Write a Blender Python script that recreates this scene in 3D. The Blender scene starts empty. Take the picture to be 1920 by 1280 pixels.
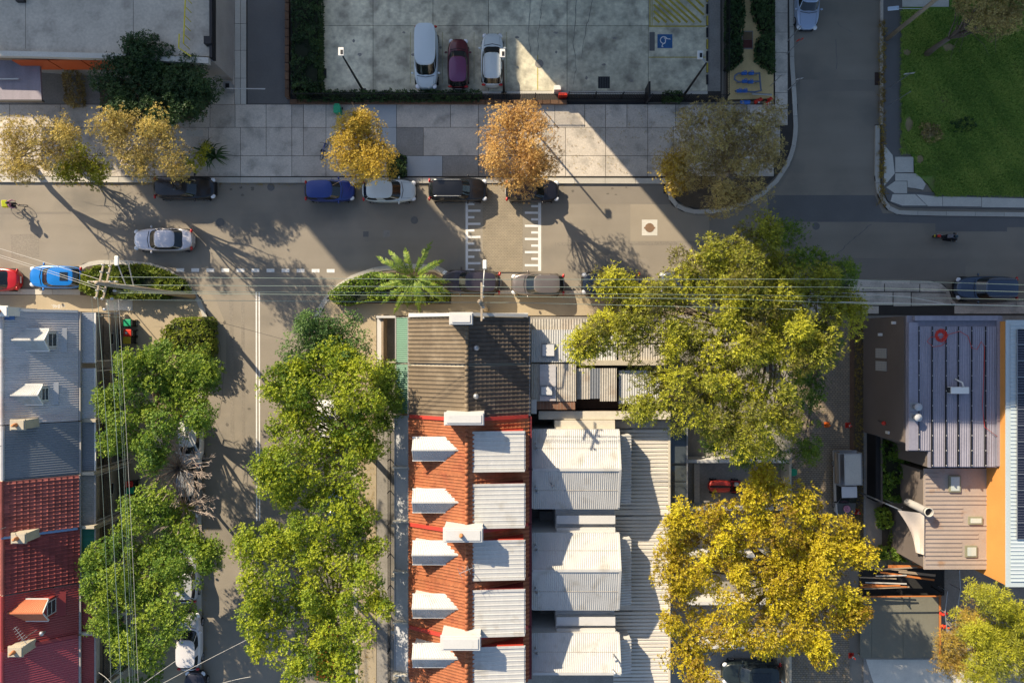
import bpy, bmesh, math, random
import numpy as np
from mathutils import Vector, Matrix
random.seed(7)
RNG = np.random.default_rng(11)
SC = bpy.context.scene
COL = SC.collection
HC = 60.0            # camera height above the street
FPX = 1440.0         # focal length in photo pixels

# ------------------------------------------------------------------ camera
cam_d = bpy.data.cameras.new('camera'); cam = bpy.data.objects.new('camera', cam_d); COL.objects.link(cam)
cam.location = (0, 0, HC); cam.rotation_euler = (0, 0, 0)
cam_d.sensor_width = 36; cam_d.sensor_fit = 'HORIZONTAL'; cam_d.lens = FPX / 1920 * 36
cam_d.clip_start = 0.5; cam_d.clip_end = 1200
SC.camera = cam

# ------------------------------------------------------------------ light
SUN_EL = math.radians(30)
SUN_H = Vector((-0.642, 0.766, 0)).normalized()          # horizontal direction towards the sun
to_sun = SUN_H * math.cos(SUN_EL) + Vector((0, 0, math.sin(SUN_EL)))
w = bpy.data.worlds.new('World'); SC.world = w; w.use_nodes = True
nt = w.node_tree; nt.nodes.clear()
sky = nt.nodes.new('ShaderNodeTexSky'); sky.sky_type = 'NISHITA'; sky.sun_disc = False
sky.sun_elevation = SUN_EL; sky.sun_rotation = math.atan2(SUN_H.x, SUN_H.y) % (2 * math.pi)
bg = nt.nodes.new('ShaderNodeBackground'); bg.inputs[1].default_value = 0.11
wo = nt.nodes.new('ShaderNodeOutputWorld'); nt.links.new(sky.outputs[0], bg.inputs[0]); nt.links.new(bg.outputs[0], wo.inputs[0])
sd = bpy.data.lights.new('sun', 'SUN'); sd.energy = 5.0; sd.angle = math.radians(0.5); sd.color = (1.0, 0.85, 0.63)
so = bpy.data.objects.new('sun', sd); COL.objects.link(so); so.location = (-30, 40, 80)
so.rotation_euler = (-to_sun).to_track_quat('-Z', 'Y').to_euler()
SC.view_settings.view_transform = 'Standard'; SC.view_settings.look = 'None'
SC.view_settings.exposure = 0.85; SC.view_settings.gamma = 1; SC.view_settings.use_curve_mapping = False

# ------------------------------------------------------------------ helpers
def W(px, py, h=0.0):
    """point of the place at height h that the photograph shows at (px, py)"""
    s = (HC - h) / FPX
    return Vector(((px - 960) * s, (640 - py) * s, h))
def X(px, h=0.0): return (px - 960) * (HC - h) / FPX
def Y(py, h=0.0): return (640 - py) * (HC - h) / FPX
ORG = {}
def setup(o, label=None, cat=None, group=None, kind=None):
    if label: o['label'] = label
    if cat: o['category'] = cat
    if group: o['group'] = group
    if kind: o['kind'] = kind
    return o
def thing(name, label, cat, loc=(0, 0, 0), group=None):
    o = bpy.data.objects.new(name, None); COL.objects.link(o); o.empty_display_size = 0.3
    o.location = loc; ORG[o.name] = Vector(loc)
    return setup(o, label, cat, group)
def org(o): return ORG.get(o.name, Vector((0, 0, 0))) if o else Vector((0, 0, 0))
def addobj(name, me, parent=None, matrix=None):
    o = bpy.data.objects.new(name, me); COL.objects.link(o)
    if parent: o.parent = parent
    if matrix is not None: o.matrix_local = matrix
    ORG[o.name] = org(parent)
    return o
class MB:
    def __init__(s): s.v = []; s.f = []
    def add(s, vs, fs):
        b = len(s.v); s.v += [tuple(p) for p in vs]; s.f += [tuple(i + b for i in f) for f in fs]; return s
    def quad(s, a, b, c, d): return s.add([a, b, c, d], [(0, 1, 2, 3)])
    def box(s, x0, y0, z0, x1, y1, z1):
        x0, x1 = min(x0, x1), max(x0, x1); y0, y1 = min(y0, y1), max(y0, y1)
        return s.add([(x0,y0,z0),(x1,y0,z0),(x1,y1,z0),(x0,y1,z0),(x0,y0,z1),(x1,y0,z1),(x1,y1,z1),(x0,y1,z1)],
                     [(0,3,2,1),(4,5,6,7),(0,1,5,4),(1,2,6,5),(2,3,7,6),(3,0,4,7)])
    def obox(s, c, sx, sy, sz, M=None, rz=0.0):
        R = M if M is not None else Matrix.Rotation(rz, 3, 'Z')
        c = Vector(c); pts = []
        for z in (-1, 1):
            for x, y in ((-1,-1),(1,-1),(1,1),(-1,1)): pts.append(c + R @ Vector((x*sx/2, y*sy/2, z*sz/2)))
        return s.add(pts, [(0,3,2,1),(4,5,6,7),(0,1,5,4),(1,2,6,5),(2,3,7,6),(3,0,4,7)])
    def prism(s, poly, z0, z1):
        n = len(poly)
        a = sum(poly[i][0]*poly[(i+1)%n][1]-poly[(i+1)%n][0]*poly[i][1] for i in range(n))
        if a < 0: poly = poly[::-1]
        vs = [(p[0], p[1], z0) for p in poly] + [(p[0], p[1], z1) for p in poly]
        fs = [tuple(range(n-1, -1, -1)), tuple(range(n, 2*n))] + [(i, (i+1)%n, n+(i+1)%n, n+i) for i in range(n)]
        return s.add(vs, fs)
    def flat(s, poly, z):
        n = len(poly)
        a = sum(poly[i][0]*poly[(i+1)%n][1]-poly[(i+1)%n][0]*poly[i][1] for i in range(n))
        if a < 0: poly = poly[::-1]
        return s.add([(p[0], p[1], z) for p in poly], [tuple(range(n))])
    def tube(s, pts, r, seg=6, caps=True):
        pts = [Vector(p) for p in pts]; n = len(pts)
        rr = r if isinstance(r, (list, tuple)) else [r]*n
        b = len(s.v); up = None
        for i, p in enumerate(pts):
            t = (pts[min(i+1, n-1)] - pts[max(i-1, 0)])
            t = t.normalized() if t.length > 1e-9 else Vector((0, 0, 1))
            if up is None:
                up = t.orthogonal().normalized()
            else:
                up = (up - t*up.dot(t))
                up = up.normalized() if up.length > 1e-6 else t.orthogonal().normalized()
            q = t.cross(up)
            for k in range(seg):
                a = 2*math.pi*k/seg
                s.v.append(tuple(p + (up*math.cos(a) + q*math.sin(a))*rr[i]))
        for i in range(n-1):
            for k in range(seg):
                s.f.append((b+i*seg+k, b+i*seg+(k+1)%seg, b+(i+1)*seg+(k+1)%seg, b+(i+1)*seg+k))
        if caps:
            s.f.append(tuple(b+k for k in range(seg-1, -1, -1))); s.f.append(tuple(b+(n-1)*seg+k for k in range(seg)))
        return s
    def ell(s, c, rx, ry, rz, seg=10, rings=6, M=None, zmin=-1.0):
        c = Vector(c); b = len(s.v)
        t0 = math.acos(max(-1, min(1, zmin)))
        for i in range(rings+1):
            th = t0*i/rings
            for k in range(seg):
                a = 2*math.pi*k/seg
                p = Vector((rx*math.sin(th)*math.cos(a), ry*math.sin(th)*math.sin(a), rz*math.cos(th)))
                if M is not None: p = M @ p
                s.v.append(tuple(c+p))
        for i in range(rings):
            for k in range(seg):
                s.f.append((b+i*seg+k, b+(i+1)*seg+k, b+(i+1)*seg+(k+1)%seg, b+i*seg+(k+1)%seg))
        return s
    def torus(s, c, R, r, axis='Y', seg=16, sub=6):
        c = Vector(c); b = len(s.v)
        for i in range(seg):
            a = 2*math.pi*i/seg
            for k in range(sub):
                t = 2*math.pi*k/sub; rad = R + r*math.cos(t); z = r*math.sin(t)
                p = {'Y': (rad*math.cos(a), z, rad*math.sin(a)), 'Z': (rad*math.cos(a), rad*math.sin(a), z), 'X': (z, rad*math.cos(a), rad*math.sin(a))}[axis]
                s.v.append(tuple(c+Vector(p)))
        for i in range(seg):
            for k in range(sub):
                s.f.append((b+i*sub+k, b+((i+1)%seg)*sub+k, b+((i+1)%seg)*sub+(k+1)%sub, b+i*sub+(k+1)%sub))
        return s
    def mesh(s, name, mat, o=Vector((0, 0, 0)), smooth=False):
        me = bpy.data.meshes.new(name)
        me.from_pydata([(x-o[0], y-o[1], z-o[2]) for x, y, z in s.v], [], s.f)
        if mat: me.materials.append(mat)
        if smooth: me.shade_smooth()
        me.update(); return me
    def build(s, name, mat, parent=None, smooth=False, bevel=0.0):
        if parent is None:
            xs = [p[0] for p in s.v]; ys = [p[1] for p in s.v]; zs = [p[2] for p in s.v]
            o = Vector(((min(xs)+max(xs))/2, (min(ys)+max(ys))/2, min(zs)))
            ob = addobj(name, s.mesh(name, mat, o, smooth)); ob.location = o; ORG[ob.name] = o
        else:
            ob = addobj(name, s.mesh(name, mat, org(parent), smooth), parent)
        if bevel > 0:
            m = ob.modifiers.new('bevel', 'BEVEL'); m.width = bevel; m.segments = 2; m.limit_method = 'ANGLE'
        return ob
def struct(name, mb, mat, label=None, smooth=False):
    """piece of the setting"""
    me = mb.mesh(name, mat, Vector((0,0,0)), smooth); o = addobj(name, me); o['kind'] = 'structure'
    if label: o['label'] = label
    return o
def dup(root, loc, rz=0.0, label=None, scale=None):
    r = root.copy(); COL.objects.link(r); r.location = loc; r.rotation_euler = (0, 0, rz)
    if scale: r.scale = (scale, scale, scale)
    if label: r['label'] = label
    for ch in list(root.children):
        c = ch.copy(); COL.objects.link(c); c.parent = r
        for g in list(ch.children):
            d = g.copy(); COL.objects.link(d); d.parent = c
    return r

# ------------------------------------------------------------------ materials
def lin(hexs, k=1.0):
    hexs = hexs.lstrip('#'); out = []
    for i in (0, 2, 4):
        c = int(hexs[i:i+2], 16)/255
        c = c/12.92 if c <= 0.04045 else ((c+0.055)/1.055)**2.4
        out.append(min(1, c*k))
    return tuple(out)
def mat(name, col, rough=0.8, var=0.18, scale=0.6, fine=0.12, fscale=14, bump=0.0, bscale=30, metal=0.0, rnd=0.0,
        stain=None, spec=0.4, coat=0.0, streak=None):
    m = bpy.data.materials.new(name); m.use_nodes = True; n = m.node_tree; N = n.nodes; L = n.links
    b = N['Principled BSDF']; b.inputs['Roughness'].default_value = rough; b.inputs['Metallic'].default_value = metal
    b.inputs['Specular IOR Level'].default_value = spec; b.inputs['Coat Weight'].default_value = coat
    g = N.new('ShaderNodeNewGeometry')
    def noise(sc, det=4, vec=None):
        t = N.new('ShaderNodeTexNoise'); t.inputs['Scale'].default_value = sc; t.inputs['Detail'].default_value = det
        L.new(vec if vec is not None else g.outputs['Position'], t.inputs['Vector']); return t.outputs['Fac']
    def mth(op, a, b_):
        t = N.new('ShaderNodeMath'); t.operation = op
        for i, v in enumerate((a, b_)):
            if isinstance(v, (int, float)): t.inputs[i].default_value = v
            else: L.new(v, t.inputs[i])
        return t.outputs[0]
    f = mth('ADD', mth('MULTIPLY', noise(scale, 5), var*2.6), 1-var*1.3)
    f = mth('MULTIPLY', f, mth('ADD', mth('MULTIPLY', noise(fscale, 3), fine*2.6), 1-fine*1.3))
    if rnd:
        oi = N.new('ShaderNodeObjectInfo')
        f = mth('MULTIPLY', f, mth('ADD', mth('MULTIPLY', oi.outputs['Random'], rnd*2), 1-rnd))
    mp = N.new('ShaderNodeVectorMath'); mp.operation = 'SCALE'
    rgb = N.new('ShaderNodeRGB'); rgb.outputs[0].default_value = (*col, 1)
    src = rgb.outputs[0]
    if stain:
        scol, sscale, lo, hi = stain
        mx = N.new('ShaderNodeMix'); mx.data_type = 'RGBA'; mx.inputs['B'].default_value = (*scol, 1)
        L.new(src, mx.inputs['A'])
        mr = N.new('ShaderNodeMapRange'); mr.inputs['From Min'].default_value = lo; mr.inputs['From Max'].default_value = hi
        L.new(noise(sscale, 6), mr.inputs['Value']); L.new(mr.outputs[0], mx.inputs['Factor']); src = mx.outputs['Result']
    if streak:
        vs, dark = streak
        mpn = N.new('ShaderNodeMapping'); mpn.inputs['Scale'].default_value = vs
        L.new(g.outputs['Position'], mpn.inputs['Vector'])
        f = mth('MULTIPLY', f, mth('ADD', mth('MULTIPLY', noise(1, 3, mpn.outputs[0]), dark*2.6), 1-dark*1.3))
    L.new(src, mp.inputs[0]); L.new(f, mp.inputs['Scale']); L.new(mp.outputs[0], b.inputs['Base Color'])
    if bump:
        bp = N.new('ShaderNodeBump'); bp.inputs['Strength'].default_value = bump; bp.inputs['Distance'].default_value = 0.03
        L.new(noise(bscale, 4), bp.inputs['Height']); L.new(bp.outputs[0], b.inputs['Normal'])
    return m
def brickmat(name, c1, c2, cm, bw, bh, mortar=0.012, rough=0.85, rot=0.0, var=0.2, wall=False):
    m = mat(name, c1, rough, var, 0.8, 0.15, 20); n = m.node_tree; N = n.nodes; L = n.links
    t = N.new('ShaderNodeTexBrick'); t.inputs['Scale'].default_value = 1
    t.inputs['Brick Width'].default_value = bw; t.inputs['Row Height'].default_value = bh; t.inputs['Mortar Size'].default_value = mortar
    t.inputs['Color1'].default_value = (*c1, 1); t.inputs['Color2'].default_value = (*c2, 1); t.inputs['Mortar'].default_value = (*cm, 1)
    mp = N.new('ShaderNodeMapping'); mp.inputs['Rotation'].default_value = (math.pi/2 if wall else 0, 0, rot)
    g = N.new('ShaderNodeNewGeometry'); L.new(g.outputs['Position'], mp.inputs[0]); L.new(mp.outputs[0], t.inputs['Vector'])
    vm = [x for x in N if x.type == 'VECT_MATH'][0]
    L.new(t.outputs['Color'], vm.inputs[0]); return m
def leafmat(name, c0, c1, c2, trans=0.28):
    m = bpy.data.materials.new(name); m.use_nodes = True; n = m.node_tree; N = n.nodes; L = n.links
    b = N['Principled BSDF']; b.inputs['Roughness'].default_value = 0.55; b.inputs['Specular IOR Level'].default_value = 0.35
    a = N.new('ShaderNodeAttribute'); a.attribute_name = 'tint'
    r = N.new('ShaderNodeValToRGB'); e = r.color_ramp.elements
    e[0].color = (*c0, 1); e[1].color = (*c2, 1); k = e.new(0.5); k.color = (*c1, 1)
    L.new(a.outputs['Fac'], r.inputs[0]); L.new(r.outputs[0], b.inputs['Base Color'])
    t = N.new('ShaderNodeBsdfTranslucent'); L.new(r.outputs[0], t.inputs[0])
    mx = N.new('ShaderNodeMixShader'); mx.inputs[0].default_value = trans
    L.new(b.outputs[0], mx.inputs[1]); L.new(t.outputs[0], mx.inputs[2])
    L.new(mx.outputs[0], N['Material Output'].inputs['Surface']); return m

ASPH = mat('asphalt', (0.253, 0.221, 0.177), 0.92, 0.16, 0.35, 0.26, 26, 0.35, 60, streak=((.05, .8, 1), .12), stain=((0.175, 0.160, 0.136), 0.16, 0.52, 0.68))
ASPH2 = mat('asphalt_patch_mat', (0.216, 0.190, 0.157), 0.92, 0.12, 0.5, 0.2, 26, 0.3, 60)
ASPH3 = mat('asphalt_pale', (0.297, 0.256, 0.198), 0.92, 0.1, 0.5, 0.2, 26, 0.3, 60)
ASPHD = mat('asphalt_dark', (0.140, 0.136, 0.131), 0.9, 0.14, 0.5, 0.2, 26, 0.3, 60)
FOOT = mat('footpath_asphalt', (0.371, 0.304, 0.205), 0.9, 0.14, 0.6, 0.15, 24, 0.3, 50)
CONC = mat('concrete', (0.548, 0.489, 0.414), 0.85, 0.2, 0.7, 0.22, 9, 0.2, 40, rnd=0.14, stain=((0.349, 0.315, 0.268), 0.9, 0.52, 0.72))
CONCP = mat('concrete_car_park', (0.615, 0.576, 0.431), 0.85, 0.26, 0.55, 0.34, 3.3, 0.2, 40, rnd=0.13, stain=((0.336, 0.309, 0.239), 0.8, 0.48, 0.68))
CONCB = mat('concrete_new', (0.405, 0.425, 0.432), 0.8, 0.07, 0.8, 0.06, 9, 0.1, 40, rnd=0.06)
CONCL = mat('concrete_pale', (0.535, 0.513, 0.453), 0.85, 0.13, 0.9, 0.12, 10, 0.15, 40, rnd=0.08)
CONCD = mat('concrete_dark', (0.250, 0.233, 0.208), 0.88, 0.24, 0.8, 0.25, 8, 0.2, 40, rnd=0.08)
KERB = mat('kerb_concrete', (0.459, 0.432, 0.378), 0.85, 0.13, 1.2, 0.14, 12, 0.15, 40, rnd=0.12)
JOINT = mat('joint_dirt', (0.05, 0.045, 0.04), 0.95, 0.2, 2, 0.2, 20)
MARK = mat('road_paint_white', (0.72, 0.71, 0.68), 0.7, 0.1, 2.5, 0.18, 25)
MARKY = mat('road_paint_yellow', (0.42, 0.33, 0.05), 0.75, 0.3, 2.5, 0.4, 16)
BLUEP = mat('road_paint_blue', (0.035, 0.12, 0.28), 0.75, 0.2, 4, 0.2, 16)
PAVER = brickmat('speed_table_paver', (0.27, 0.23, 0.165), (0.31, 0.26, 0.185), (0.17, 0.14, 0.10), 0.23, 0.12)
LANEP = brickmat('lane_paver', (0.32, 0.25, 0.17), (0.24, 0.20, 0.15), (0.06, 0.05, 0.04), 0.25, 0.16)
GRASS = mat('lawn_grass', (0.121, 0.222, 0.038), 0.95, 0.42, 0.45, 0.4, 9, 0.9, 30, stain=((0.216, 0.189, 0.093), 0.35, 0.58, 0.75), spec=0.1)
SOIL = mat('garden_soil', (0.090, 0.068, 0.045), 0.95, 0.3, 2, 0.3, 20, 0.8, 30)
SAND = mat('sandy_mulch', (0.655, 0.491, 0.237), 0.95, 0.15, 2, 0.35, 28, 0.8, 40)
BRICK = brickmat('brown_brick', (0.20, 0.10, 0.06), (0.15, 0.075, 0.045), (0.2, 0.17, 0.13), 0.24, 0.09, wall=True)
BRICKE = mat('brick_edging', (0.15, 0.085, 0.05), 0.9, 0.25, 3, 0.3, 12, rnd=0.2)
WHITE = mat('white_paint', (0.533, 0.525, 0.503), 0.6, 0.06, 0.8, 0.05, 8, stain=((0.407, 0.392, 0.355), 1.3, 0.6, 0.8))
WROOF = mat('white_roof_steel', (0.47, 0.465, 0.445), 0.5, 0.1, 0.6, 0.08, 7, streak=((3.5, .5, 1), .07), stain=((0.33, 0.305, 0.26), 0.9, 0.56, 0.78))
CREAM = mat('cream_render', (0.532, 0.484, 0.389), 0.75, 0.1, 0.8, 0.08, 8)
GREYR = mat('grey_roof_steel', (0.470, 0.454, 0.454), 0.45, 0.16, 0.5, 0.1, 6, streak=((0.25, 5, 1), 0.15), stain=((0.438, 0.324, 0.292), 0.5, 0.5, 0.8))
GREYD = mat('dark_roof_steel', (0.169, 0.182, 0.202), 0.5, 0.1, 0.5, 0.1, 6)
OLDR = mat('weathered_roof_steel', (0.40, 0.37, 0.32), 0.6, 0.2, 0.9, 0.2, 5, streak=((5, 0.4, 1), 0.18), stain=((0.26, 0.21, 0.16), 0.9, 0.5, 0.75))
REDM = mat('red_roof_steel', (0.270, 0.041, 0.038), 0.45, 0.15, 0.6, 0.1, 6)
PINKM = mat('pink_red_roof_steel', (0.33, 0.055, 0.07), 0.35, 0.15, 0.6, 0.1, 6)
ORNM = mat('orange_roof_steel', (0.50, 0.16, 0.07), 0.5, 0.1, 0.8, 0.08, 6)
REDF = mat('red_flashing', (0.42, 0.045, 0.03), 0.5, 0.12, 1, 0.1, 8)
MAROON = mat('maroon_gutter', (0.14, 0.02, 0.022), 0.5, 0.1, 1, 0.1, 8)
GREENM = mat('green_verandah_steel', (0.086, 0.209, 0.144), 0.5, 0.12, 0.8, 0.1, 8)
PURP = mat('mauve_grey_roof_steel', (0.242, 0.234, 0.281), 0.5, 0.15, 0.5, 0.12, 6, streak=((4, 0.3, 1), 0.18))
MAUVEB = mat('dusty_pink_roof_steel', (0.34, 0.28, 0.24), 0.6, 0.12, 0.6, 0.1, 8, stain=((0.3, 0.17, 0.09), 0.9, 0.6, 0.8))
BLUER = mat('pale_blue_roof_steel', (0.432, 0.497, 0.518), 0.4, 0.06, 0.6, 0.05, 8)
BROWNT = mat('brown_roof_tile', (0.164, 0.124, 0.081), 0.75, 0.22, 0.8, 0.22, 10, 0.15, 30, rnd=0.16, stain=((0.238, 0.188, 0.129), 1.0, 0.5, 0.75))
BROWN_SHADE = mat('shade_side_brown_tile', (0.090, 0.071, 0.056), 0.75, 0.22, 0.8, 0.22, 10, 0.15, 30, rnd=0.16)  # the brown tile again, darkened for the rear slope turned from the sun
ORNT = mat('orange_roof_tile', (0.327, 0.109, 0.043), 0.7, 0.2, 0.9, 0.34, 3.2, 0.1, 30, stain=((0.258, 0.066, 0.027), 1.2, 0.5, 0.75))
REDT = mat('red_roof_tile', (0.251, 0.069, 0.057), 0.75, 0.28, 1.2, 0.25, 10, 0.1, 30, rnd=0.24)
DREDT = mat('dark_red_roof_tile', (0.22, 0.045, 0.04), 0.75, 0.28, 1.2, 0.25, 10, 0.1, 30, rnd=0.2)
WALLG = mat('taupe_render', (0.138, 0.113, 0.100), 0.85, 0.08, 0.8, 0.07, 10)
WALLO = mat('orange_render', (0.589, 0.259, 0.066), 0.8, 0.1, 0.8, 0.08, 10)
SIGNO = mat('orange_sign_panel', (0.55, 0.10, 0.02), 0.6, 0.08, 1, 0.05, 10)
WALLD = mat('grey_wall', (0.320, 0.304, 0.288), 0.85, 0.15, 0.8, 0.1, 10)
STONE = mat('sandstone_cap', (0.42, 0.37, 0.28), 0.85, 0.2, 1.5, 0.15, 12)
BLACK = mat('black_metal', (0.012, 0.012, 0.014), 0.5, 0.1, 2, 0.1, 8)
DARK = mat('dark_void', (0.02, 0.02, 0.02), 0.9, 0.1, 2, 0.1, 8)
RUB = mat('tyre_rubber', (0.015, 0.015, 0.015), 0.85, 0.1, 2, 0.1, 8)
STEEL = mat('galvanised_steel', (0.36, 0.37, 0.38), 0.4, 0.1, 2, 0.1, 12, metal=0.6)
RIM = mat('alloy_rim', (0.45, 0.45, 0.47), 0.35, 0.05, 2, 0.05, 8, metal=0.8)
TIMB = mat('weathered_timber', (0.30, 0.23, 0.16), 0.85, 0.2, 1, 0.2, 12, streak=((0.6, 12, 12), 0.2))
TIMO = mat('orange_timber', (0.48, 0.16, 0.04), 0.8, 0.15, 1, 0.2, 12)
POLEM = mat('hardwood_pole', (0.36, 0.29, 0.21), 0.85, 0.15, 1, 0.2, 9)
WIREM = mat('green_grey_cable', (0.198, 0.252, 0.216), 0.5, 0.05, 2, 0.05, 8)
WIREW = mat('pale_cable', (0.5, 0.48, 0.44), 0.5, 0.05, 2, 0.05, 8)
YEL = mat('yellow_paint', (0.60, 0.50, 0.03), 0.5, 0.1, 2, 0.1, 8)
BARK = mat('bark', (0.17, 0.13, 0.10), 0.9, 0.2, 2, 0.25, 14, 0.5, 30)
BARKP = mat('pale_bark', (0.33, 0.28, 0.23), 0.9, 0.2, 2, 0.25, 14, 0.4, 30)
TWIG = mat('bare_twig_bark', (0.367, 0.300, 0.251), 0.9, 0.2, 2, 0.2, 14)
SAIL = mat('shade_sail_cloth', (0.50, 0.44, 0.39), 0.8, 0.1, 1, 0.05, 8)
def paint(name, c, rough=0.28, metal=0.15): return mat(name, c, rough, 0.03, 1, 0.03, 10, metal=metal, coat=0.6, spec=0.5)
GLASS = mat('car_glass', (0.012, 0.016, 0.018), 0.06, 0.2, 3, 0.1, 5, spec=0.8)
PANE = mat('window_pane_glass', (0.03, 0.04, 0.045), 0.08, 0.2, 3, 0.1, 5, spec=0.8)
LAMPW = mat('lamp_lens', (0.7, 0.72, 0.75), 0.15, 0.05, 2, 0.05, 8, spec=0.7)
LAMPR = mat('tail_lens', (0.42, 0.012, 0.012), 0.2, 0.05, 2, 0.05, 8, spec=0.6)
PLAST = mat('white_plastic', (0.68, 0.67, 0.63), 0.5, 0.04, 2, 0.04, 8)
REDP = mat('red_plastic', (0.55, 0.03, 0.015), 0.5, 0.06, 2, 0.06, 8)
ORNP = mat('orange_plastic', (0.75, 0.16, 0.02), 0.5, 0.06, 2, 0.06, 8)
GRNP = mat('green_plastic', (0.01, 0.30, 0.14), 0.5, 0.06, 2, 0.06, 8)
YELP = mat('mustard_plastic', (0.42, 0.30, 0.02), 0.5, 0.06, 2, 0.06, 8)
BLUV = mat('blue_valve_paint', (0.03, 0.14, 0.48), 0.4, 0.08, 2, 0.08, 8)
SOLAR = mat('solar_cell', (0.012, 0.014, 0.028), 0.12, 0.05, 2, 0.05, 8, spec=0.7)
TERRA = mat('terracotta_pot', (0.5, 0.2, 0.08), 0.8, 0.1, 2, 0.1, 10)
LEAF = {
 'lawn': leafmat('leaf_lawn', (0.162, 0.271, 0.050), (0.302, 0.445, 0.081), (0.557, 0.605, 0.140)),
 'green': leafmat('leaf_green', (0.048, 0.110, 0.018), (0.131, 0.231, 0.025), (0.274, 0.352, 0.032)),
 'bright': leafmat('leaf_bright_green', (0.064, 0.131, 0.011), (0.195, 0.271, 0.017), (0.370, 0.411, 0.022)),
 'deep': leafmat('leaf_deep_green', (0.028, 0.079, 0.028), (0.079, 0.166, 0.038), (0.158, 0.245, 0.061)),
 'yellow': leafmat('leaf_golden', (0.214, 0.127, 0.013), (0.413, 0.326, 0.015), (0.594, 0.506, 0.020)),
 'olive': leafmat('leaf_olive_gold', (0.186, 0.141, 0.046), (0.408, 0.312, 0.084), (0.668, 0.511, 0.124)),
 'orange': leafmat('leaf_orange', (0.263, 0.130, 0.055), (0.557, 0.336, 0.106), (0.741, 0.484, 0.145)),
 'gold': leafmat('leaf_yellow', (0.264, 0.175, 0.028), (0.557, 0.392, 0.053), (0.724, 0.538, 0.075)),
 'fig': leafmat('leaf_fig', (0.018, 0.042, 0.015), (0.039, 0.083, 0.027), (0.075, 0.128, 0.038)),
 'mix': leafmat('leaf_brush', (0.124, 0.111, 0.021), (0.249, 0.269, 0.025), (0.445, 0.435, 0.029)),
 'duskb': leafmat('leaf_dusky', (0.194, 0.148, 0.065), (0.388, 0.298, 0.114), (0.614, 0.497, 0.162)),
 'brownish': leafmat('leaf_brownish', (0.195, 0.112, 0.030), (0.360, 0.240, 0.045), (0.495, 0.375, 0.060)),
 'hedge': leafmat('leaf_hedge', (0.052, 0.096, 0.014), (0.149, 0.201, 0.021), (0.298, 0.333, 0.035)),
 'palm': leafmat('leaf_palm', (0.068, 0.135, 0.018), (0.150, 0.240, 0.027), (0.300, 0.375, 0.045)),
}
CONCV = mat('grey_verandah_steel', (0.42, 0.43, 0.45), 0.5, 0.1, 1, 0.08, 8)
WROOFM = mat('cream_ribbed_steel', (0.58, 0.545, 0.485), 0.6, 0.1, 0.7, 0.1, 8, rnd=0.06)
DOME = mat('skylight_dome', (0.55, 0.55, 0.55), 0.25, 0.05, 2, 0.05, 8)
RAMP = mat('ramp_asphalt', (0.29, 0.255, 0.20), 0.9, 0.12, 0.6, 0.16, 18, 0.2, 50, stain=((0.2, 0.175, 0.14), 0.8, 0.5, 0.75))
OIL = mat('oil_stain', (0.13, 0.115, 0.095), 0.8, 0.25, 2.5, 0.25, 12)
TRACK = mat('polished_track', (0.228, 0.20, 0.162), 0.85, 0.2, 0.5, 0.3, 9)
FADY = mat('faded_yellow_line', (0.40, 0.36, 0.20), 0.8, 0.3, 3, 0.4, 10)
DIRT = mat('bare_earth_patch', (0.286, 0.221, 0.117), 0.95, 0.3, 2, 0.3, 12)

# ================================================================== unseen blocks beyond the top edge, inferred from shadows, boxes sized to cast them
def tower(label, x0, y0, x1, y1, h):
    t = thing('unseen_block', label, 'building', ((x0+x1)/2, y0, 0))
    MB().box(x0, y0, 0, x1, y1, h-0.4).build('wall', WALLD, t)
    MB().box(x0, y0, h-0.4, x1, y1, h).build('roof', CONCD, t)
    return t
tower('unseen tall grey block north of the car park and lawn', -6.6, 31.9, 62, 46, 35)
tower('unseen wide grey block north west of the driveway', -54.3, 41.5, -23.8, 62, 22)
tower('unseen setback upper storeys of the north west block', -56, 43.75, -38.9, 60, 26)
tower('thin unseen slab shaped to shade the middle of the main road', -46.3, 45.0, -36.1, 46.25, 30)  # thin slab added out of view, shaped only for its band of shade
tower('unseen low long block west of the forecourt trees', -92, 33.2, -44, 40.5, 12)

# ================================================================== ground
EXT = 160
struct('ground', MB().box(-400, -400, -0.6, 400, 400, -0.35), SOIL)
struct('road', MB().box(-EXT, -EXT, -0.34, EXT, EXT, 0.0), ASPH)
ROAD = bpy.data.objects['road']
def PX(poly, h=0.0): return [(X(a, h), Y(b, h)) for a, b in poly]
def patch(name, poly, z, m, parent=ROAD): return MB().flat(PX(poly), z).build(name, m, parent)
# repaired strips of asphalt
patch('asphalt_patch', [(1033, 347), (1290, 347), (1290, 382), (1033, 382)], .004, ASPH2)
patch('asphalt_patch', [(1182, 383), (1330, 383), (1330, 452), (1182, 452)], .004, ASPH3)
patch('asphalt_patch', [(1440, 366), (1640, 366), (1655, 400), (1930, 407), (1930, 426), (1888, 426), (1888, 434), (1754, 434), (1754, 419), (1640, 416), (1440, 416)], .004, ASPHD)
patch('asphalt_patch', [(1440, 482), (1810, 486), (1810, 524), (1440, 520)], .004, ASPH2)
patch('asphalt_patch', [(465, -60), (547, -60), (547, 196), (465, 196)], .134, ASPHD)
patch('asphalt_patch', [(-40, 500), (150, 505), (150, 541), (-40, 541)], .004, ASPH2)
patch('asphalt_patch', [(380, 540), (404, 560), (424, 610), (424, 690), (398, 720), (392, 640), (380, 590)], .004, ASPH3)

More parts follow.
